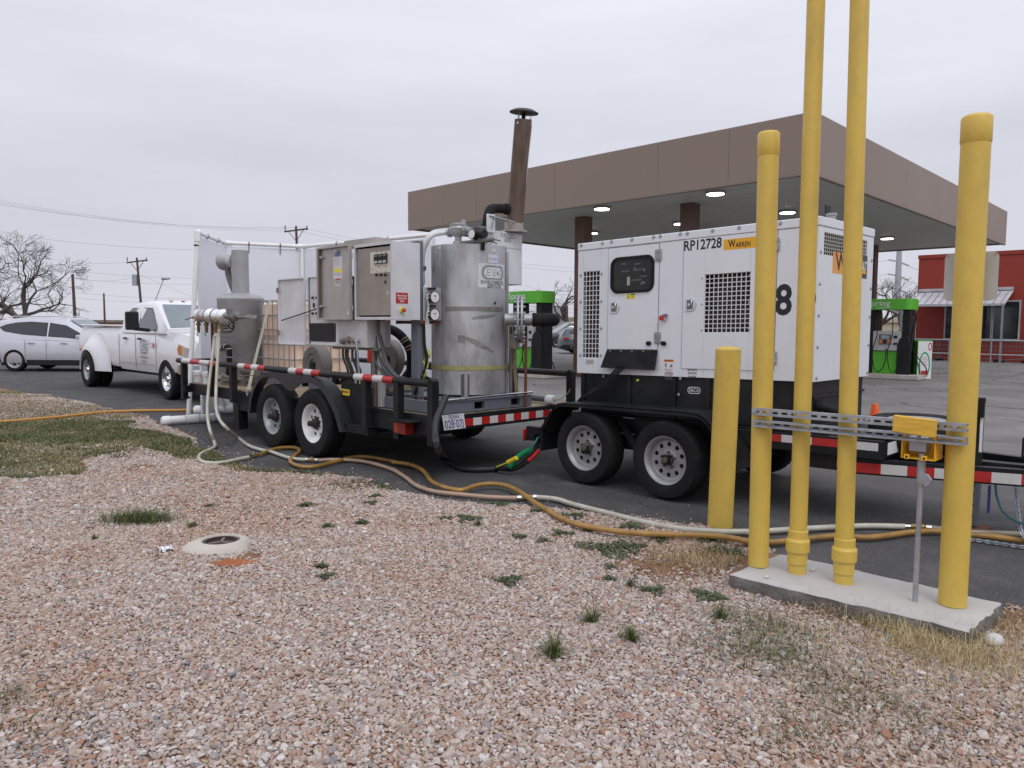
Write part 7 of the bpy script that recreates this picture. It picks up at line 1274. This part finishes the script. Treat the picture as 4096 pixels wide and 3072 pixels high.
logo(lambda u, v: sf(su(905) + u, lz + .0 + v), .26, .21, spt, mat=ink, hi=False); text('lettering', 'ENVIRONMENTAL', .038, lambda u, v: sf(su(900) + u, EYE + (1298 - 1356) / FPX * 11.2 + v), grey_ink, spt, bold=.02, width=.30); text('lettering', 'SERVICES', .038, lambda u, v: sf(su(890) + u, EYE + (1298 - 1374) / FPX * 11.2 + v), grey_ink, spt, bold=.02, width=.16)
# bell shaped fan at the stack
fx_, fz_ = at(885, 1022, 'Y', 5.25).x, EYE + (1298 - 1022) / FPX * 11.6; bl = MB().lathe([(.001, 0), (.125, 0), (.13, .01), (.13, .07), (.10, .14), (.06, .19), (.06, .3)], (sX - .44, sY - .05, 2.45), 'X', 28).cyl((sX - .18, sY - .07, 2.42), (sX - .08, sY - .07, 2.42), .075, n=20).cyl((sX - .25, sY - .07, 2.42), (sX - .08, sY - .07, 2.52), .03, n=12).build('inline_fan', M('pale_grey_cast', (.36, .36, .37), .5, metal=.2), spt, smooth=35)
P_ = curve([(sX - .27, sY - .06, 2.38), (sX - .26, sY - .06, 2.27), (sX - .22, sY - .05, 2.16), (sX - .15, sY - .04, 2.04), (sX - .1, sY - .03, 1.97)], 6); rb2 = MB().tube(P_, [.045 + .004 * (i % 2) for i in range(len(P_))], 12).build('ribbed_hose', M('ribbed_grey', (.13, .12, .12), .7), spt)
# insulated pipe elbows
P_ = curve([at(885, 1395, 'Y', 4.95), at(900, 1388, 'Y', 4.93), at(914, 1392, 'Y', 4.92), at(918, 1415, 'Y', 4.92), at(917, 1440, 'Y', 4.92), at(915, 1500, 'Y', 4.92)], 4); MB().tube(P_, .04, 12).build('insulated_pipe', black_rubber, spt); m = MB()
for i in (2, 5, 9, 14, 17): 
    if i + 1 < len(P_): m.tube([P_[i], P_[i].lerp(P_[i + 1], .35)], .043, 12)
m.build('white_band', white_ink, spt); MB().tube(curve([(-10.9, 4.9, .78), (-10.6, 4.85, .74), (-10.2, 4.95, .72), (-9.9, 5.1, .7)], 5), .03, 10).tube(curve([(-11.1, 5.0, .72), (-10.7, 4.8, .7), (-10.3, 4.78, .72)], 5), .02, 8).box(-10.55, -10.2, 4.9, 5.15, DK + .001, .78).cyl((-10.3, 4.95, .86), (-9.95, 4.95, .86), .07, n=16).build('pump_piping', castmetal, spt); MB().tube(curve([(-11.0, 4.72, .9), (-10.7, 4.7, .8), (-10.3, 4.7, .74), (-9.9, 4.7, .80), (-9.6, 4.75, .83)], 6), .006, 6).build('thin_hose', M('brown_tube', (.20, .12, .06), .5), spt)
# foil manifold with valves
mf = thing('foil_manifold', 'foil wrapped valve manifold on the left above the rail with two milky hoses below', 'manifold', (-10.6, 4.55, 1.3)); mz = 1.62; a_, b_ = at(790, 1262, 'Y', 4.56), at(905, 1266, 'Y', 4.56); d_ = b_ - a_
P_ = [a_ + d_ * (k / 14) for k in range(15)]; rf = random.Random(9); MB().tube(P_, [.055] + [.095 + rf.uniform(-.014, .014) + (-.016 if k in (4, 8, 11) else 0) for k in range(1, 14)] + [.06], 16).build('foil_wrap', foil, mf, smooth=25)
m = MB()
for k in (3.4, 6.2, 9.6): c_ = a_ + d_ * (k / 14); m.tube([c_ - d_ * .02, c_ + d_ * .02], .102, 16, caps=False)
m.build('tape_band', M('pink_tape', (.26, .20, .20), .6), mf)
for (u_, kk) in ((788, 0), (820, 1), (857, 2), (880, 3)):
    c_ = at(u_, 1300, 'Y', 4.52); v_ = MB().tube([(c_.x, 4.54, 1.57), (c_.x, 4.54, 1.46)], .022, 10).tube([(c_.x, 4.54, 1.52), (c_.x, 4.54, 1.48)], .035, 8).tube([(c_.x, 4.54, 1.46), (c_.x, 4.54, 1.38)], [.028, .02], 8).build('valve', M('brass_dirty', (.20, .16, .08), .5, metal=.6), mf); MB().bar((c_.x - .05, 4.49, 1.53), (c_.x + .05, 4.49, 1.555), .018, .006).build('lever', (red_ink, M('lever_green', (.02, .15, .12), .4), grey_ink, grey_ink)[kk], v_)
    if kk < 2: MB().tube([(c_.x + .024 * cos(q_) - .01, 4.52, 1.355 + .024 * sin(q_)) for q_ in np.linspace(0, 2 * pi, 13)[:-1]], .0035, 5, closed=True).tube([(c_.x + .024 * cos(q_) + .018, 4.52, 1.355 + .024 * sin(q_)) for q_ in np.linspace(0, 2 * pi, 13)[:-1]], .0035, 5, closed=True).build('key_ring', galv, v_)
MB().tube([b_, b_ + Vector((.2, .05, .0)), b_ + Vector((.30, .25, .0)), (sX + .25, sY - .25, b_.z)], .032, 12).cyl(b_ + Vector((.1, 0, 0)), b_ + Vector((.16, .02, 0)), .055, n=10).cyl(b_ + Vector((.22, .0, -.02)), b_ + Vector((.28, .03, .03)), .06, n=12).cyl(b_ + Vector((.12, -.02, .04)), b_ + Vector((.12, -.02, .10)), .035, n=12).build('union_fittings', M('dull_fitting', (.20, .19, .18), .6, metal=.3), mf); MB().bar(b_ + Vector((.20, -.02, .02)), b_ + Vector((.36, .12, .02)), .010).build('lever', castmetal, mf); MB().tube([a_, a_ + Vector((-.16, 0, -.03))], .02, 8).bar(a_ + Vector((-.14, -.02, -.03)), a_ + Vector((-.38, -.02, -.06)), .014).build('end_lever', castmetal, mf); MB().box(a_.x + .4, a_.x + .44, 4.57, 4.60, .99, 1.56).build('support', rust, mf)
# white caps on the deck
for (u_, lab) in ((791, 'white PVC screw cap pot on the deck at the trailer front corner'), (830, 'second white PVC pot on the deck, partly hidden by the hanging hoses')):
    c_ = at(u_, 1530, 'Y', 4.72); pt_ = thing('pvc_pot', lab, 'pipe cap', (c_.x, 4.72, DK)); MB().lathe([(.062, DK), (.062, DK + .10), (.075, DK + .105), (.075, DK + .155), (.06, DK + .175), (.001, DK + .18)], (c_.x, 4.72, 0), 'Z', 24).build('pot', pvc, pt_, smooth=30)
# grey pipe with white cap at the far rear of the deck
gp2 = thing('capped_pipe', 'short grey pipe with a white end cap lying across the rear deck', 'pipe', (-5.9, 6.3, DK)); a_ = at(2130, 1591, 'Z', .69); b_ = at(2190, 1598, 'Z', .69); MB().tube([a_ + (a_ - b_) * .8, b_], .034, 14).build('pipe', M('dark_pipe_grey', (.10, .10, .11), .5), gp2); d_ = (b_ - a_).normalized(); MB().tube([b_, b_ + d_ * .02, b_ + d_ * .08, b_ + d_ * .1], [.048, .056, .056, .04], 14).build('cap', pvc, gp2); MB().tube(curve([b_ + d_ * .1, b_ + d_ * .2 + Vector((0, 0, .02)), b_ + d_ * .32 + Vector((0, 0, .09)), b_ + d_ * .36 + Vector((0, 0, .14))], 5), .005, 5).build('wire', M('tan_wire', (.4, .32, .15), .6), gp2)

# ------------------------------------------------------------------ white panels and PVC frame
pw = thing('panel_screen', 'tall folding white panel screen standing behind the trailer front', 'screen', (-12.5, 6.5, 0)); Q = [Vector((-11.98, 5.02, 0)), Vector((-13.15, 6.0, 0)), Vector((-12.72, 7.28, 0)), Vector((-9.45, 7.75, 0))]
for a_, b_ in zip(Q, Q[1:]):
    d_ = (b_ - a_); n_ = d_.cross(Vector((0, 0, 1))).normalized() * .035; k = 3 if d_.length > 2 else 1
    for i in range(k):
        s0_, s1_ = a_ + d_ * (i / k) + d_.normalized() * .008, a_ + d_ * ((i + 1) / k) - d_.normalized() * .008
        MB().add([s0_ + n_ * c_ + Vector((0, 0, z)) for z in (.04, 2.86) for c_ in (0, 1)] + [s1_ + n_ * c_ + Vector((0, 0, z)) for z in (.04, 2.86) for c_ in (0, 1)], [(0, 1, 3, 2), (4, 6, 7, 5), (0, 4, 5, 1), (2, 3, 7, 6), (0, 2, 6, 4), (1, 5, 7, 3)]).build('panel', white_wall, pw, .003)
pv = thing('pvc_pipework', 'white PVC pipe frame running along the panel tops down to feet on the asphalt', 'pipe frame', (-12.1, 4.9, 0)); hz = 2.915
ft = at(755, 1655, 'Z', .11); P0_ = Vector((-11.93, 5.02, hz)); nO = Vector((.05, -.05, 0))
MB().tube([ft, ft.lerp(P0_, .5), P0_ - Vector((0, 0, .12))], .036, 16).tube([P0_ - Vector((0, 0, .14)), P0_ - Vector((0, 0, .0)), P0_ + Vector((-.06, .05, .01))], .047, 16).build('upright', pvc, pv)
MB().tube([ft.lerp(P0_, .925), ft.lerp(P0_, .932)], .040, 16).tube([ft + Vector((0, 0, .25)), ft + Vector((.0, 0, .27))], .04, 16).build('black_clamp', black_rubber, pv)
tp = [P0_ + Vector((-.05, .04, 0)), Q[1] + Vector((.03, .0, hz)), Q[2] + Vector((.06, -.02, hz)), Q[3] + Vector((-.05, -.06, hz))]
for a_, b_ in zip(tp, tp[1:]):
    d_ = (b_ - a_).normalized(); t0_ = MB().tube([a_ + d_ * .05, b_ - d_ * .05], .034, 14).tube([a_, a_ + d_ * .12], .044, 14).tube([b_ - d_ * .12, b_], .044, 14).build('top_rail', pvc, pv)
    for f_ in (.3, .7): c_ = a_.lerp(b_, f_); MB().tube([c_ - d_ * .012, c_ + d_ * .012], .040, 12).bar(c_ - Vector((0, 0, .03)), c_ - Vector((0, 0, .16)), .012).build('pipe_clip', castmetal, t0_)
MB().tube([tp[2] - Vector((0, 0, .0)), tp[2] + Vector((.02, -.03, -.12)), tp[2] + Vector((.03, -.05, -1.0)), tp[2] + Vector((.03, -.05, -2.5))], .032, 14).build('down_pipe', pvc, pv); MB().tube([tp[3] + Vector((0, 0, .02)), tp[3] - Vector((0, 0, 1.4))], .03, 12).build('down_pipe', pvc, pv); MB().bar(tp[2] + Vector((-.14, -.06, -.62)), tp[2] + Vector((.2, -.04, -.64)), .03, .008).build('bracket', alu, pv)
def big(a_, b_, r_, nm='foot_pipe'):
    a_, b_ = Vector(a_), Vector(b_); d_ = (b_ - a_).normalized(); L_ = (b_ - a_).length; t0_ = MB().tube([a_, a_ + d_ * .03, a_ + d_ * .12, a_ + d_ * .121, b_ - d_ * .121, b_ - d_ * .12, b_ - d_ * .03, b_], [r_ * .8, r_ * 1.14, r_ * 1.14, r_, r_, r_ * 1.12, r_ * 1.12, r_ * .85], 20).tube([a_.lerp(b_, .40), a_.lerp(b_, .62)], r_ * 1.13, 20).build(nm, pvc, pv, smooth=35)
    MB().tube([a_.lerp(b_, .39), a_.lerp(b_, .398)], r_ * 1.05, 20).tube([a_.lerp(b_, .622), a_.lerp(b_, .63)], r_ * 1.05, 20).build('purple_primer', M('purple_primer', (.22, .16, .40), .5), t0_)
big(at(645, 1684, 'Z', .07), at(880, 1668, 'Z', .07), .062); big(at(775, 1641, 'Z', .08), at(935, 1637, 'Z', .08), .068); MB().tube([at(850, 1638, 'Z', .09), at(850, 1638, 'Z', .09) + Vector((0, 0, .14))], .05, 16).tube([at(897, 1636, 'Z', .09), at(897, 1636, 'Z', .09) + Vector((0, 0, .14))], .05, 16).build('tee_stub', pvc, pv)
hc_ = MB(); P_ = [at(890, 1595, 'Z', .35) + Vector((0, 0, -.03 * k)) + Vector((.02 * k, 0, 0)) for k in range(7)]
for i, (a_, b_) in enumerate(zip(P_, P_[1:])):
    c_ = (a_ + b_) / 2; d_ = (b_ - a_).normalized(); s_ = d_.orthogonal().normalized(); s_ = s_ if i % 2 else d_.cross(s_); hc_.tube([c_ + d_ * .024 * cos(q_) + s_ * .014 * sin(q_) for q_ in np.linspace(0, 2 * pi, 8, endpoint=False)], .006, 5, closed=True)
hc_.build('safety_chain', galv, et)
# ------------------------------------------------------------------ vehicles
def ring_body(b, st, cap=True):
    "st: (x, zlow, zbelt, ztop, hw) sections along X; centre y=0"
    R_ = []
    for (x, zl, zb_, zt_, hw) in st:
        h = [(hw * .80, zl), (hw * .96, zl + .04), (hw * .995, zl + .16), (hw * 1.0, (zl + zb_) / 2), (hw * .985, zb_ - .10), (hw * .955, zb_ - .02), (hw * .90, zt_ - .015), (hw * .75, zt_), (hw * .4, zt_ + .012)]
        R_.append([(x, -y, z) for y, z in h] + [(x, y, z) for y, z in reversed(h)])
    n = len(R_[0]); vs = [p_ for r_ in R_ for p_ in r_]; fs = [(i * n + k, (i + 1) * n + k, (i + 1) * n + (k + 1) % n, i * n + (k + 1) % n) for i in range(len(R_) - 1) for k in range(n)]
    if cap: fs += [tuple(range(n)), tuple((len(R_) - 1) * n + k for k in range(n))[::-1]]
    b.add(vs, fs); return b
def cabin(b, st):
    "st: (x, zbase, ztop, hw_base, hw_top)"
    R_ = []
    for (x, z0, z1, wb_, wt) in st:
        dz = z1 - z0; h = [(wb_, z0), (wb_ + (wt - wb_) * .85, z0 + dz * .86), (wt * .96, z0 + dz * .95), (wt * .80, z1), (wt * .4, z1 + .012)]
        R_.append([(x, -y, z) for y, z in h] + [(x, y, z) for y, z in reversed(h)])
    n = len(R_[0]); vs = [p_ for r_ in R_ for p_ in r_]; b.add(vs, [(i * n + k, (i + 1) * n + k, (i + 1) * n + (k + 1) % n, i * n + (k + 1) % n) for i in range(len(R_) - 1) for k in range(n)] + [tuple(range(n)), tuple((len(R_) - 1) * n + k for k in range(n))[::-1]]); return b
def cut_wheels(ob, cuts):
    cb = MB()
    for (x, z, r_) in cuts:
        for s_ in (-1, 1): cb.cyl((x, s_ * .55, z), (x, s_ * 1.5, z), r_, n=40)
    c_ = cb.build('cutter', dark_hole); md = ob.modifiers.new('b', 'BOOLEAN'); md.object = c_; md.operation = 'DIFFERENCE'; md.solver = 'EXACT'; c_.parent = None
    dg = bpy.context.evaluated_depsgraph_get(); me = bpy.data.meshes.new_from_object(ob.evaluated_get(dg)); ob.modifiers.clear(); ob.data = me; bpy.data.objects.remove(c_)
    me.polygons.foreach_set('use_smooth', [True] * len(me.polygons)); me.set_sharp_from_angle(angle=radians(38)); return ob
def side_y(z, z0, z1, wb_, wt): return wb_ + (wt - wb_) * .85 * min(1, (z - z0) / ((z1 - z0) * .86))
def car(name, lab, cat, loc, rot, paint, L, H, hw, wb0, wb1, wr, bodyst, cabst, glass, glassmat, extras=None, clad=None, sides=(-1, 1)):
    t_ = thing(name, lab, cat, loc, None, rot); body = ring_body(MB(), bodyst).build('body', paint, t_, smooth=38); cut_wheels(body, [(wb0, wr, wr * 1.16), (wb1, wr, wr * 1.16)])
    cb_ = cabin(MB(), cabst).build('cabin', paint, t_, .0, smooth=38); z0, z1, w0, w1 = cabst[len(cabst) // 2][1:]
    for s_ in sides:
        for G in glass:
            f = lambda u, v, o=.006: (u, s_ * (side_y(v, z0, z1, w0, w1) + o), v)
            g_ = MB().poly(G, f).build('side_window', glassmat, t_)
            MB().strip([f(*p_, .009) for p_ in G], [f(G[i][0] + (sum(q_[0] for q_ in G) / len(G) - G[i][0]) * .03, G[i][1] + (sum(q_[1] for q_ in G) / len(G) - G[i][1]) * .06, .009) for i in range(len(G))]).build('window_trim', black_plastic, g_)
    return t_, body, cb_
# --- white pickup, local x forward, origin at ground under body centre rear axle
TXo, TYo = -19.85, 6.80
cabz = (1.30, 1.97, .93, .80)
tr_, body, cabn = car('pickup_truck', 'white crew cab dually pickup with EE&G door logo parked behind the trailer', 'pickup truck', (TXo, TYo, 0), 0., truck_white, 6, 1.97, .97, 0, 4.35, .405,
    [(-1.25, .62, 1.20, 1.36, .90), (-1.20, .56, 1.28, 1.40, .96), (1.70, .50, 1.30, 1.43, .97), (1.72, .46, 1.28, 1.36, .96), (3.98, .46, 1.24, 1.36, .965), (4.05, .48, 1.22, 1.37, .97), (4.9, .52, 1.18, 1.33, .975), (5.35, .60, 1.10, 1.27, .95), (5.48, .66, 1.04, 1.16, .88)],
    [(1.76, 1.30, 1.86, .93, .80), (2.05, 1.30, 1.95, .93, .81), (2.9, 1.30, 1.985, .93, .82), (3.45, 1.30, 1.965, .93, .81), (3.62, 1.30, 1.91, .93, .80), (4.28, 1.30, 1.40, .94, .86)],
    [[(2.0, 1.38), (2.62, 1.37), (2.62, 1.83), (2.28, 1.83), (2.12, 1.76)], [(2.80, 1.37), (3.80, 1.36), (3.78, 1.46), (3.42, 1.82), (2.80, 1.84)]], glass_truck)
XF[0] = None
# bed cavity rim, tonneau/rack stuff
MB().box(-1.15, 1.66, -.78, .78, 1.42, 1.448).build('bed_liner', black_plastic, tr_); MB().box(-1.18, 1.66, -.94, -.79, 1.425, 1.47).box(-1.18, 1.66, .79, .94, 1.425, 1.47).build('bed_rail', truck_white, tr_, .02); MB().box(-.9, -.6, -.5, .5, 1.45, 1.5).box(.4, 1.2, -.3, .6, 1.45, 1.49).build('bed_tools', rust, tr_)
for s_ in (-1, 1):    # dually hip: a smooth bulge round the rear arch
    b = MB(); NT, NR = 40, 9; vs = []
    for i in range(NT + 1):
        th = radians(-14 + 208 * i / NT)
        for k in range(NR + 1):
            t_k = k / NR; ro_ = .90 if cos(th) < 0 else .90 + .25 * cos(th) ** 2; r_ = .475 + (ro_ - .475) * t_k; x = r_ * cos(th); z = min(.405 + r_ * sin(th), 1.33 - .02 * (1 - t_k)); bulge = (1 - t_k * t_k * (3 - 2 * t_k))
            vs.append((x, s_ * (.965 + .20 * bulge * (1 - .25 * max(0, cos(th)))), max(z, .40)))
    b.add(vs, [(i * (NR + 1) + k, (i + 1) * (NR + 1) + k, (i + 1) * (NR + 1) + k + 1, i * (NR + 1) + k + 1) for i in range(NT) for k in range(NR)])
    E_ = [vs[i * (NR + 1)] for i in range(NT + 1)]; b.strip(E_, [(x, s_ * .78, z) for x, y, z in E_], closed=False); b.build('flared_fender', truck_white, tr_, smooth=70)
for x, W_, y in ((0, .235, 1.055), (4.35, .24, .86)): 
    for s_ in (-1, 1): wheel(tr_, x, s_ * y, .405, W_, .225, chrome if x else rim_grey, chrome, holes=8, hole_r=.028, side=s_, hub_r=.07, cap=True, lug_n=8)
for s_ in (-1, 1): wheel(tr_, 0, s_ * .80, .405, .235, .225, rim_grey, hub_dark, side=s_)
# windscreen, rear glass
MB().add([(3.66, -.74, 1.895), (3.66, .74, 1.895), (4.26, .82, 1.425), (4.26, -.82, 1.425)], [(0, 3, 2, 1)]).build('windscreen', glass_shield, tr_); MB().add([(1.74, -.7, 1.42), (1.74, .7, 1.42), (1.77, .66, 1.82), (1.77, -.66, 1.82)], [(0, 1, 2, 3)]).build('rear_window', glass_truck, tr_)
m = MB()
for y in (-.5, -.25, 0, .25, .5): m.lathe([(.045, 0), (.035, .025), (.001, .035)], (3.5, y, 1.972), 'Z', 10)
m.build('roof_marker_light', M('marker_cream', (.6, .5, .35), .3), tr_)
for s_ in (-1, 1):
    for x in (2.15, 3.0): h_ = MB().box(x - .10, x + .10, s_ * .985 - .015, s_ * .985 + .015, 1.16, 1.20).build('door_handle', black_plastic, tr_, .01)
    m = MB()
    for x in (1.71, 2.72, 3.86): m.box(x - .0025, x + .0025, s_ * .968 - .006, s_ * .968 + .006, .56, 1.27)
    m.box(1.75, 3.86, s_ * .972 - .004, s_ * .972 + .004, .66, .665).build('door_seam', M('seam_light', (.30, .30, .31), .8), tr_)
    MB().bar((3.55, s_ * .95, 1.36), (3.5, s_ * 1.28, 1.40), .05, .07).box(3.42, 3.55, s_ * 1.28 - .12, s_ * 1.28 + .12, 1.37, 1.74).build('door_mirror', black_plastic, tr_, .03)
    hl = MB().prism([(4.98, .90), (5.36, .88), (5.40, 1.05), (5.02, 1.12), (4.93, 1.02)], lambda u, v: (u, s_ * .935, v), (0, s_ * .035, 0)).build('headlight', M('headlight_clear', (.55, .5, .45), .12, spec=.8), tr_, .01)
    MB().prism([(4.99, .92), (5.15, .915), (5.16, 1.07), (5.03, 1.095), (4.95, 1.015)], lambda u, v: (u, s_ * .971, v), (0, s_ * .004, 0)).build('turn_signal', M('turn_amber', (.6, .2, .04), .2), hl); MB().box(5.37, 5.47, s_ * .62 - .2, s_ * .62 + .2, .90, 1.06).build('lamp_front', M('headlight_clear', (.55, .5, .45), .12, spec=.8), hl, .02)
    MB().box(-1.1, -.98, s_ * .972 - .01, s_ * .972 + .01, .84, .88).build('side_marker', amber_lamp, tr_)
MB().box(5.44, 5.50, -.5, .5, .82, 1.12).build('grille', chrome, tr_, .02); m = MB()
for z in (.88, .94, 1.0, 1.06): m.box(5.501, 5.51, -.46, .46, z - .015, z + .015)
m.build('grille_bar', black_plastic, tr_); MB().box(4.95, 5.62, -.99, .99, .50, .76).build('front_bumper', chrome, tr_, .05); MB().box(-1.42, -1.22, -.9, .9, .55, .70).build('rear_bumper', chrome, tr_, .03); MB().box(-1.1, 5.2, -.55, .55, .38, .52).build('chassis', black_paint, tr_)
f = lambda x, z: (lambda u, v: (x + u, -.985 - .001, z + v))
ld_ = at(565, 1382, 'Y', TYo - .985); lxx = ld_.x - TXo; lzz = 1.02; logo(f(3.22, lzz), .40, .30, tr_, mat=M('logo_grey', (.22, .22, .23), .5)); text('lettering', 'ENVIRONMENTAL', .065, f(3.22, lzz - .22), grey_ink, tr_, width=.42, bold=.02); text('lettering', 'SERVICES', .06, f(3.22, lzz - .31), grey_ink, tr_, width=.26, bold=.02)
text('lettering', '3500', .06, f(3.62, 1.09), grey_ink, tr_, width=.14); text('lettering', 'HEAVY DUTY', .05, f(3.62, 1.02), grey_ink, tr_, width=.18); MB().poly([(3.74, 1.0), (3.80, 1.0), (3.82, 1.09), (3.77, 1.12), (3.72, 1.06)], lambda u, v: (u, -.986, v)).build('ram_emblem', red_ink, tr_)
# --- silver crossover, broadside to the camera
P_ = far(128, 24.4); 
su_st = [(-.92, .45, .85, .98, .72), (-.80, .32, .92, 1.04, .86), (-.4, .24, .96, 1.08, .90), (0, .22, .96, 1.06, .905), (2.0, .22, .90, 1.02, .91), (2.6, .22, .86, 1.0, .90), (3.1, .24, .78, .93, .86), (3.42, .30, .66, .80, .74)]
su_cab = [(-.82, .96, 1.22, .82, .62), (-.62, .96, 1.56, .85, .64), (.1, .96, 1.66, .86, .66), (1.0, .96, 1.67, .86, .66), (1.55, .94, 1.62, .86, .65), (2.65, .92, .97, .84, .74)]
GL = [[(-.50, 1.36), (-.36, 1.24), (.20, 1.14), (.98, 1.08), (.98, 1.50), (.45, 1.53), (.0, 1.50), (-.3, 1.44)], [(1.03, 1.08), (2.25, 1.02), (1.98, 1.20), (1.55, 1.42), (1.05, 1.50)]]
def suv(lab, loc, rot, paint, glassm, cat='car'):
    t_, b_, c_ = car('parked_car', lab, cat, loc, rot, paint, 4.4, 1.66, .91, 0, 2.64, .345, su_st, su_cab, GL, glassm)
    for x in (0, 2.64):
        for s_ in (-1, 1): wheel(t_, x, s_ * .80, .345, .22, .228, rim_silver, rim_silver, holes=5, side=s_, spokes=True, hub_r=.04, hub_l=.03, lug_n=5)
    for s_ in (-1, 1):
        MB().box(.38, 2.26, s_ * .905 - .012, s_ * .905 + .012, .20, .36).build('sill_cladding', black_plastic, t_, .01); MB().tube([(-.3, s_ * .60, 1.655), (-.15, s_ * .61, 1.69), (1.25, s_ * .61, 1.695), (1.5, s_ * .60, 1.65)], .015, 8).build('roof_rail', chrome, t_)
        MB().prism([(-.90, .86), (-.52, .92), (-.48, 1.0), (-.86, 1.02)], lambda u, v: (u, s_ * .855, v), (0, s_ * .035, 0)).build('tail_light', red_lamp, t_, .01); m = MB()
        for x in (.55, 1.55): m.box(x - .1, x + .1, s_ * .905, s_ * .93, .86, .89)
        m.build('door_handle', chrome, t_); m = MB()
        for x in (.35, 1.0, 2.2): m.box(x - .004, x + .004, s_ * .905, s_ * .912, .36, .95)
        m.build('door_seam', M('gap_grey', (.16, .16, .16), .8), t_); MB().box(2.0, 2.16, s_ * 1.0 - .09, s_ * 1.0 + .09, 1.0, 1.13).build('door_mirror', paint, t_, .03); MB().box(3.2, 3.42, s_ * .62 - .15, s_ * .62 + .15, .62, .76).build('headlight', M('headlight_clear', (.55, .5, .45), .12), t_, .03)
    MB().add([(1.60, -.60, 1.605), (1.60, .60, 1.605), (2.62, .72, 1.0), (2.62, -.72, 1.0)], [(0, 3, 2, 1)]).build('windscreen', glass_shield, t_); MB().add([(-.66, -.56, 1.53), (-.66, .56, 1.53), (-.86, .7, 1.18), (-.86, -.7, 1.18)], [(0, 1, 2, 3)]).build('rear_window', glass_dark, t_)
    MB().box(-.97, -.8, -.7, .7, .28, .5).build('rear_bumper', black_plastic, t_, .03); MB().box(-.93, -.42, -.905, -.86, .28, .56).build('rear_corner_cladding', black_plastic, t_, .03); MB().box(3.3, 3.5, -.6, .6, .24, .42).build('front_bumper', black_plastic, t_, .03); MB().box(-.6, 3.1, -.6, .6, .17, .3).build('chassis', black_paint, t_); MB().box(-.86, -.84, -.25, .25, .62, .75).build('licence_plate', white_ink, t_); return t_
suv('silver crossover car parked broadside at the left edge under the bare trees', (P_.x, P_.y, 0), radians(45), silver_paint, glass_dark)
dk = M('dark_green_paint', (.030, .034, .036), .25, coat=.5); p_ = far(2352, 53); v_ = suv('dark sport utility vehicle seen beyond the left fuel pump with its windscreen visible', (p_.x, p_.y, 0), radians(-118), dk, glass_truck); p_ = far(2300, 41)
v_ = suv('blue grey car seen from behind next to the brown canopy column', (p_.x, p_.y, 0), radians(50), M('bluegrey_paint', (.09, .105, .13), .25, coat=.5), glass_truck)
v_.scale = (.92, .95, .84)
print('objects', len(bpy.data.objects))
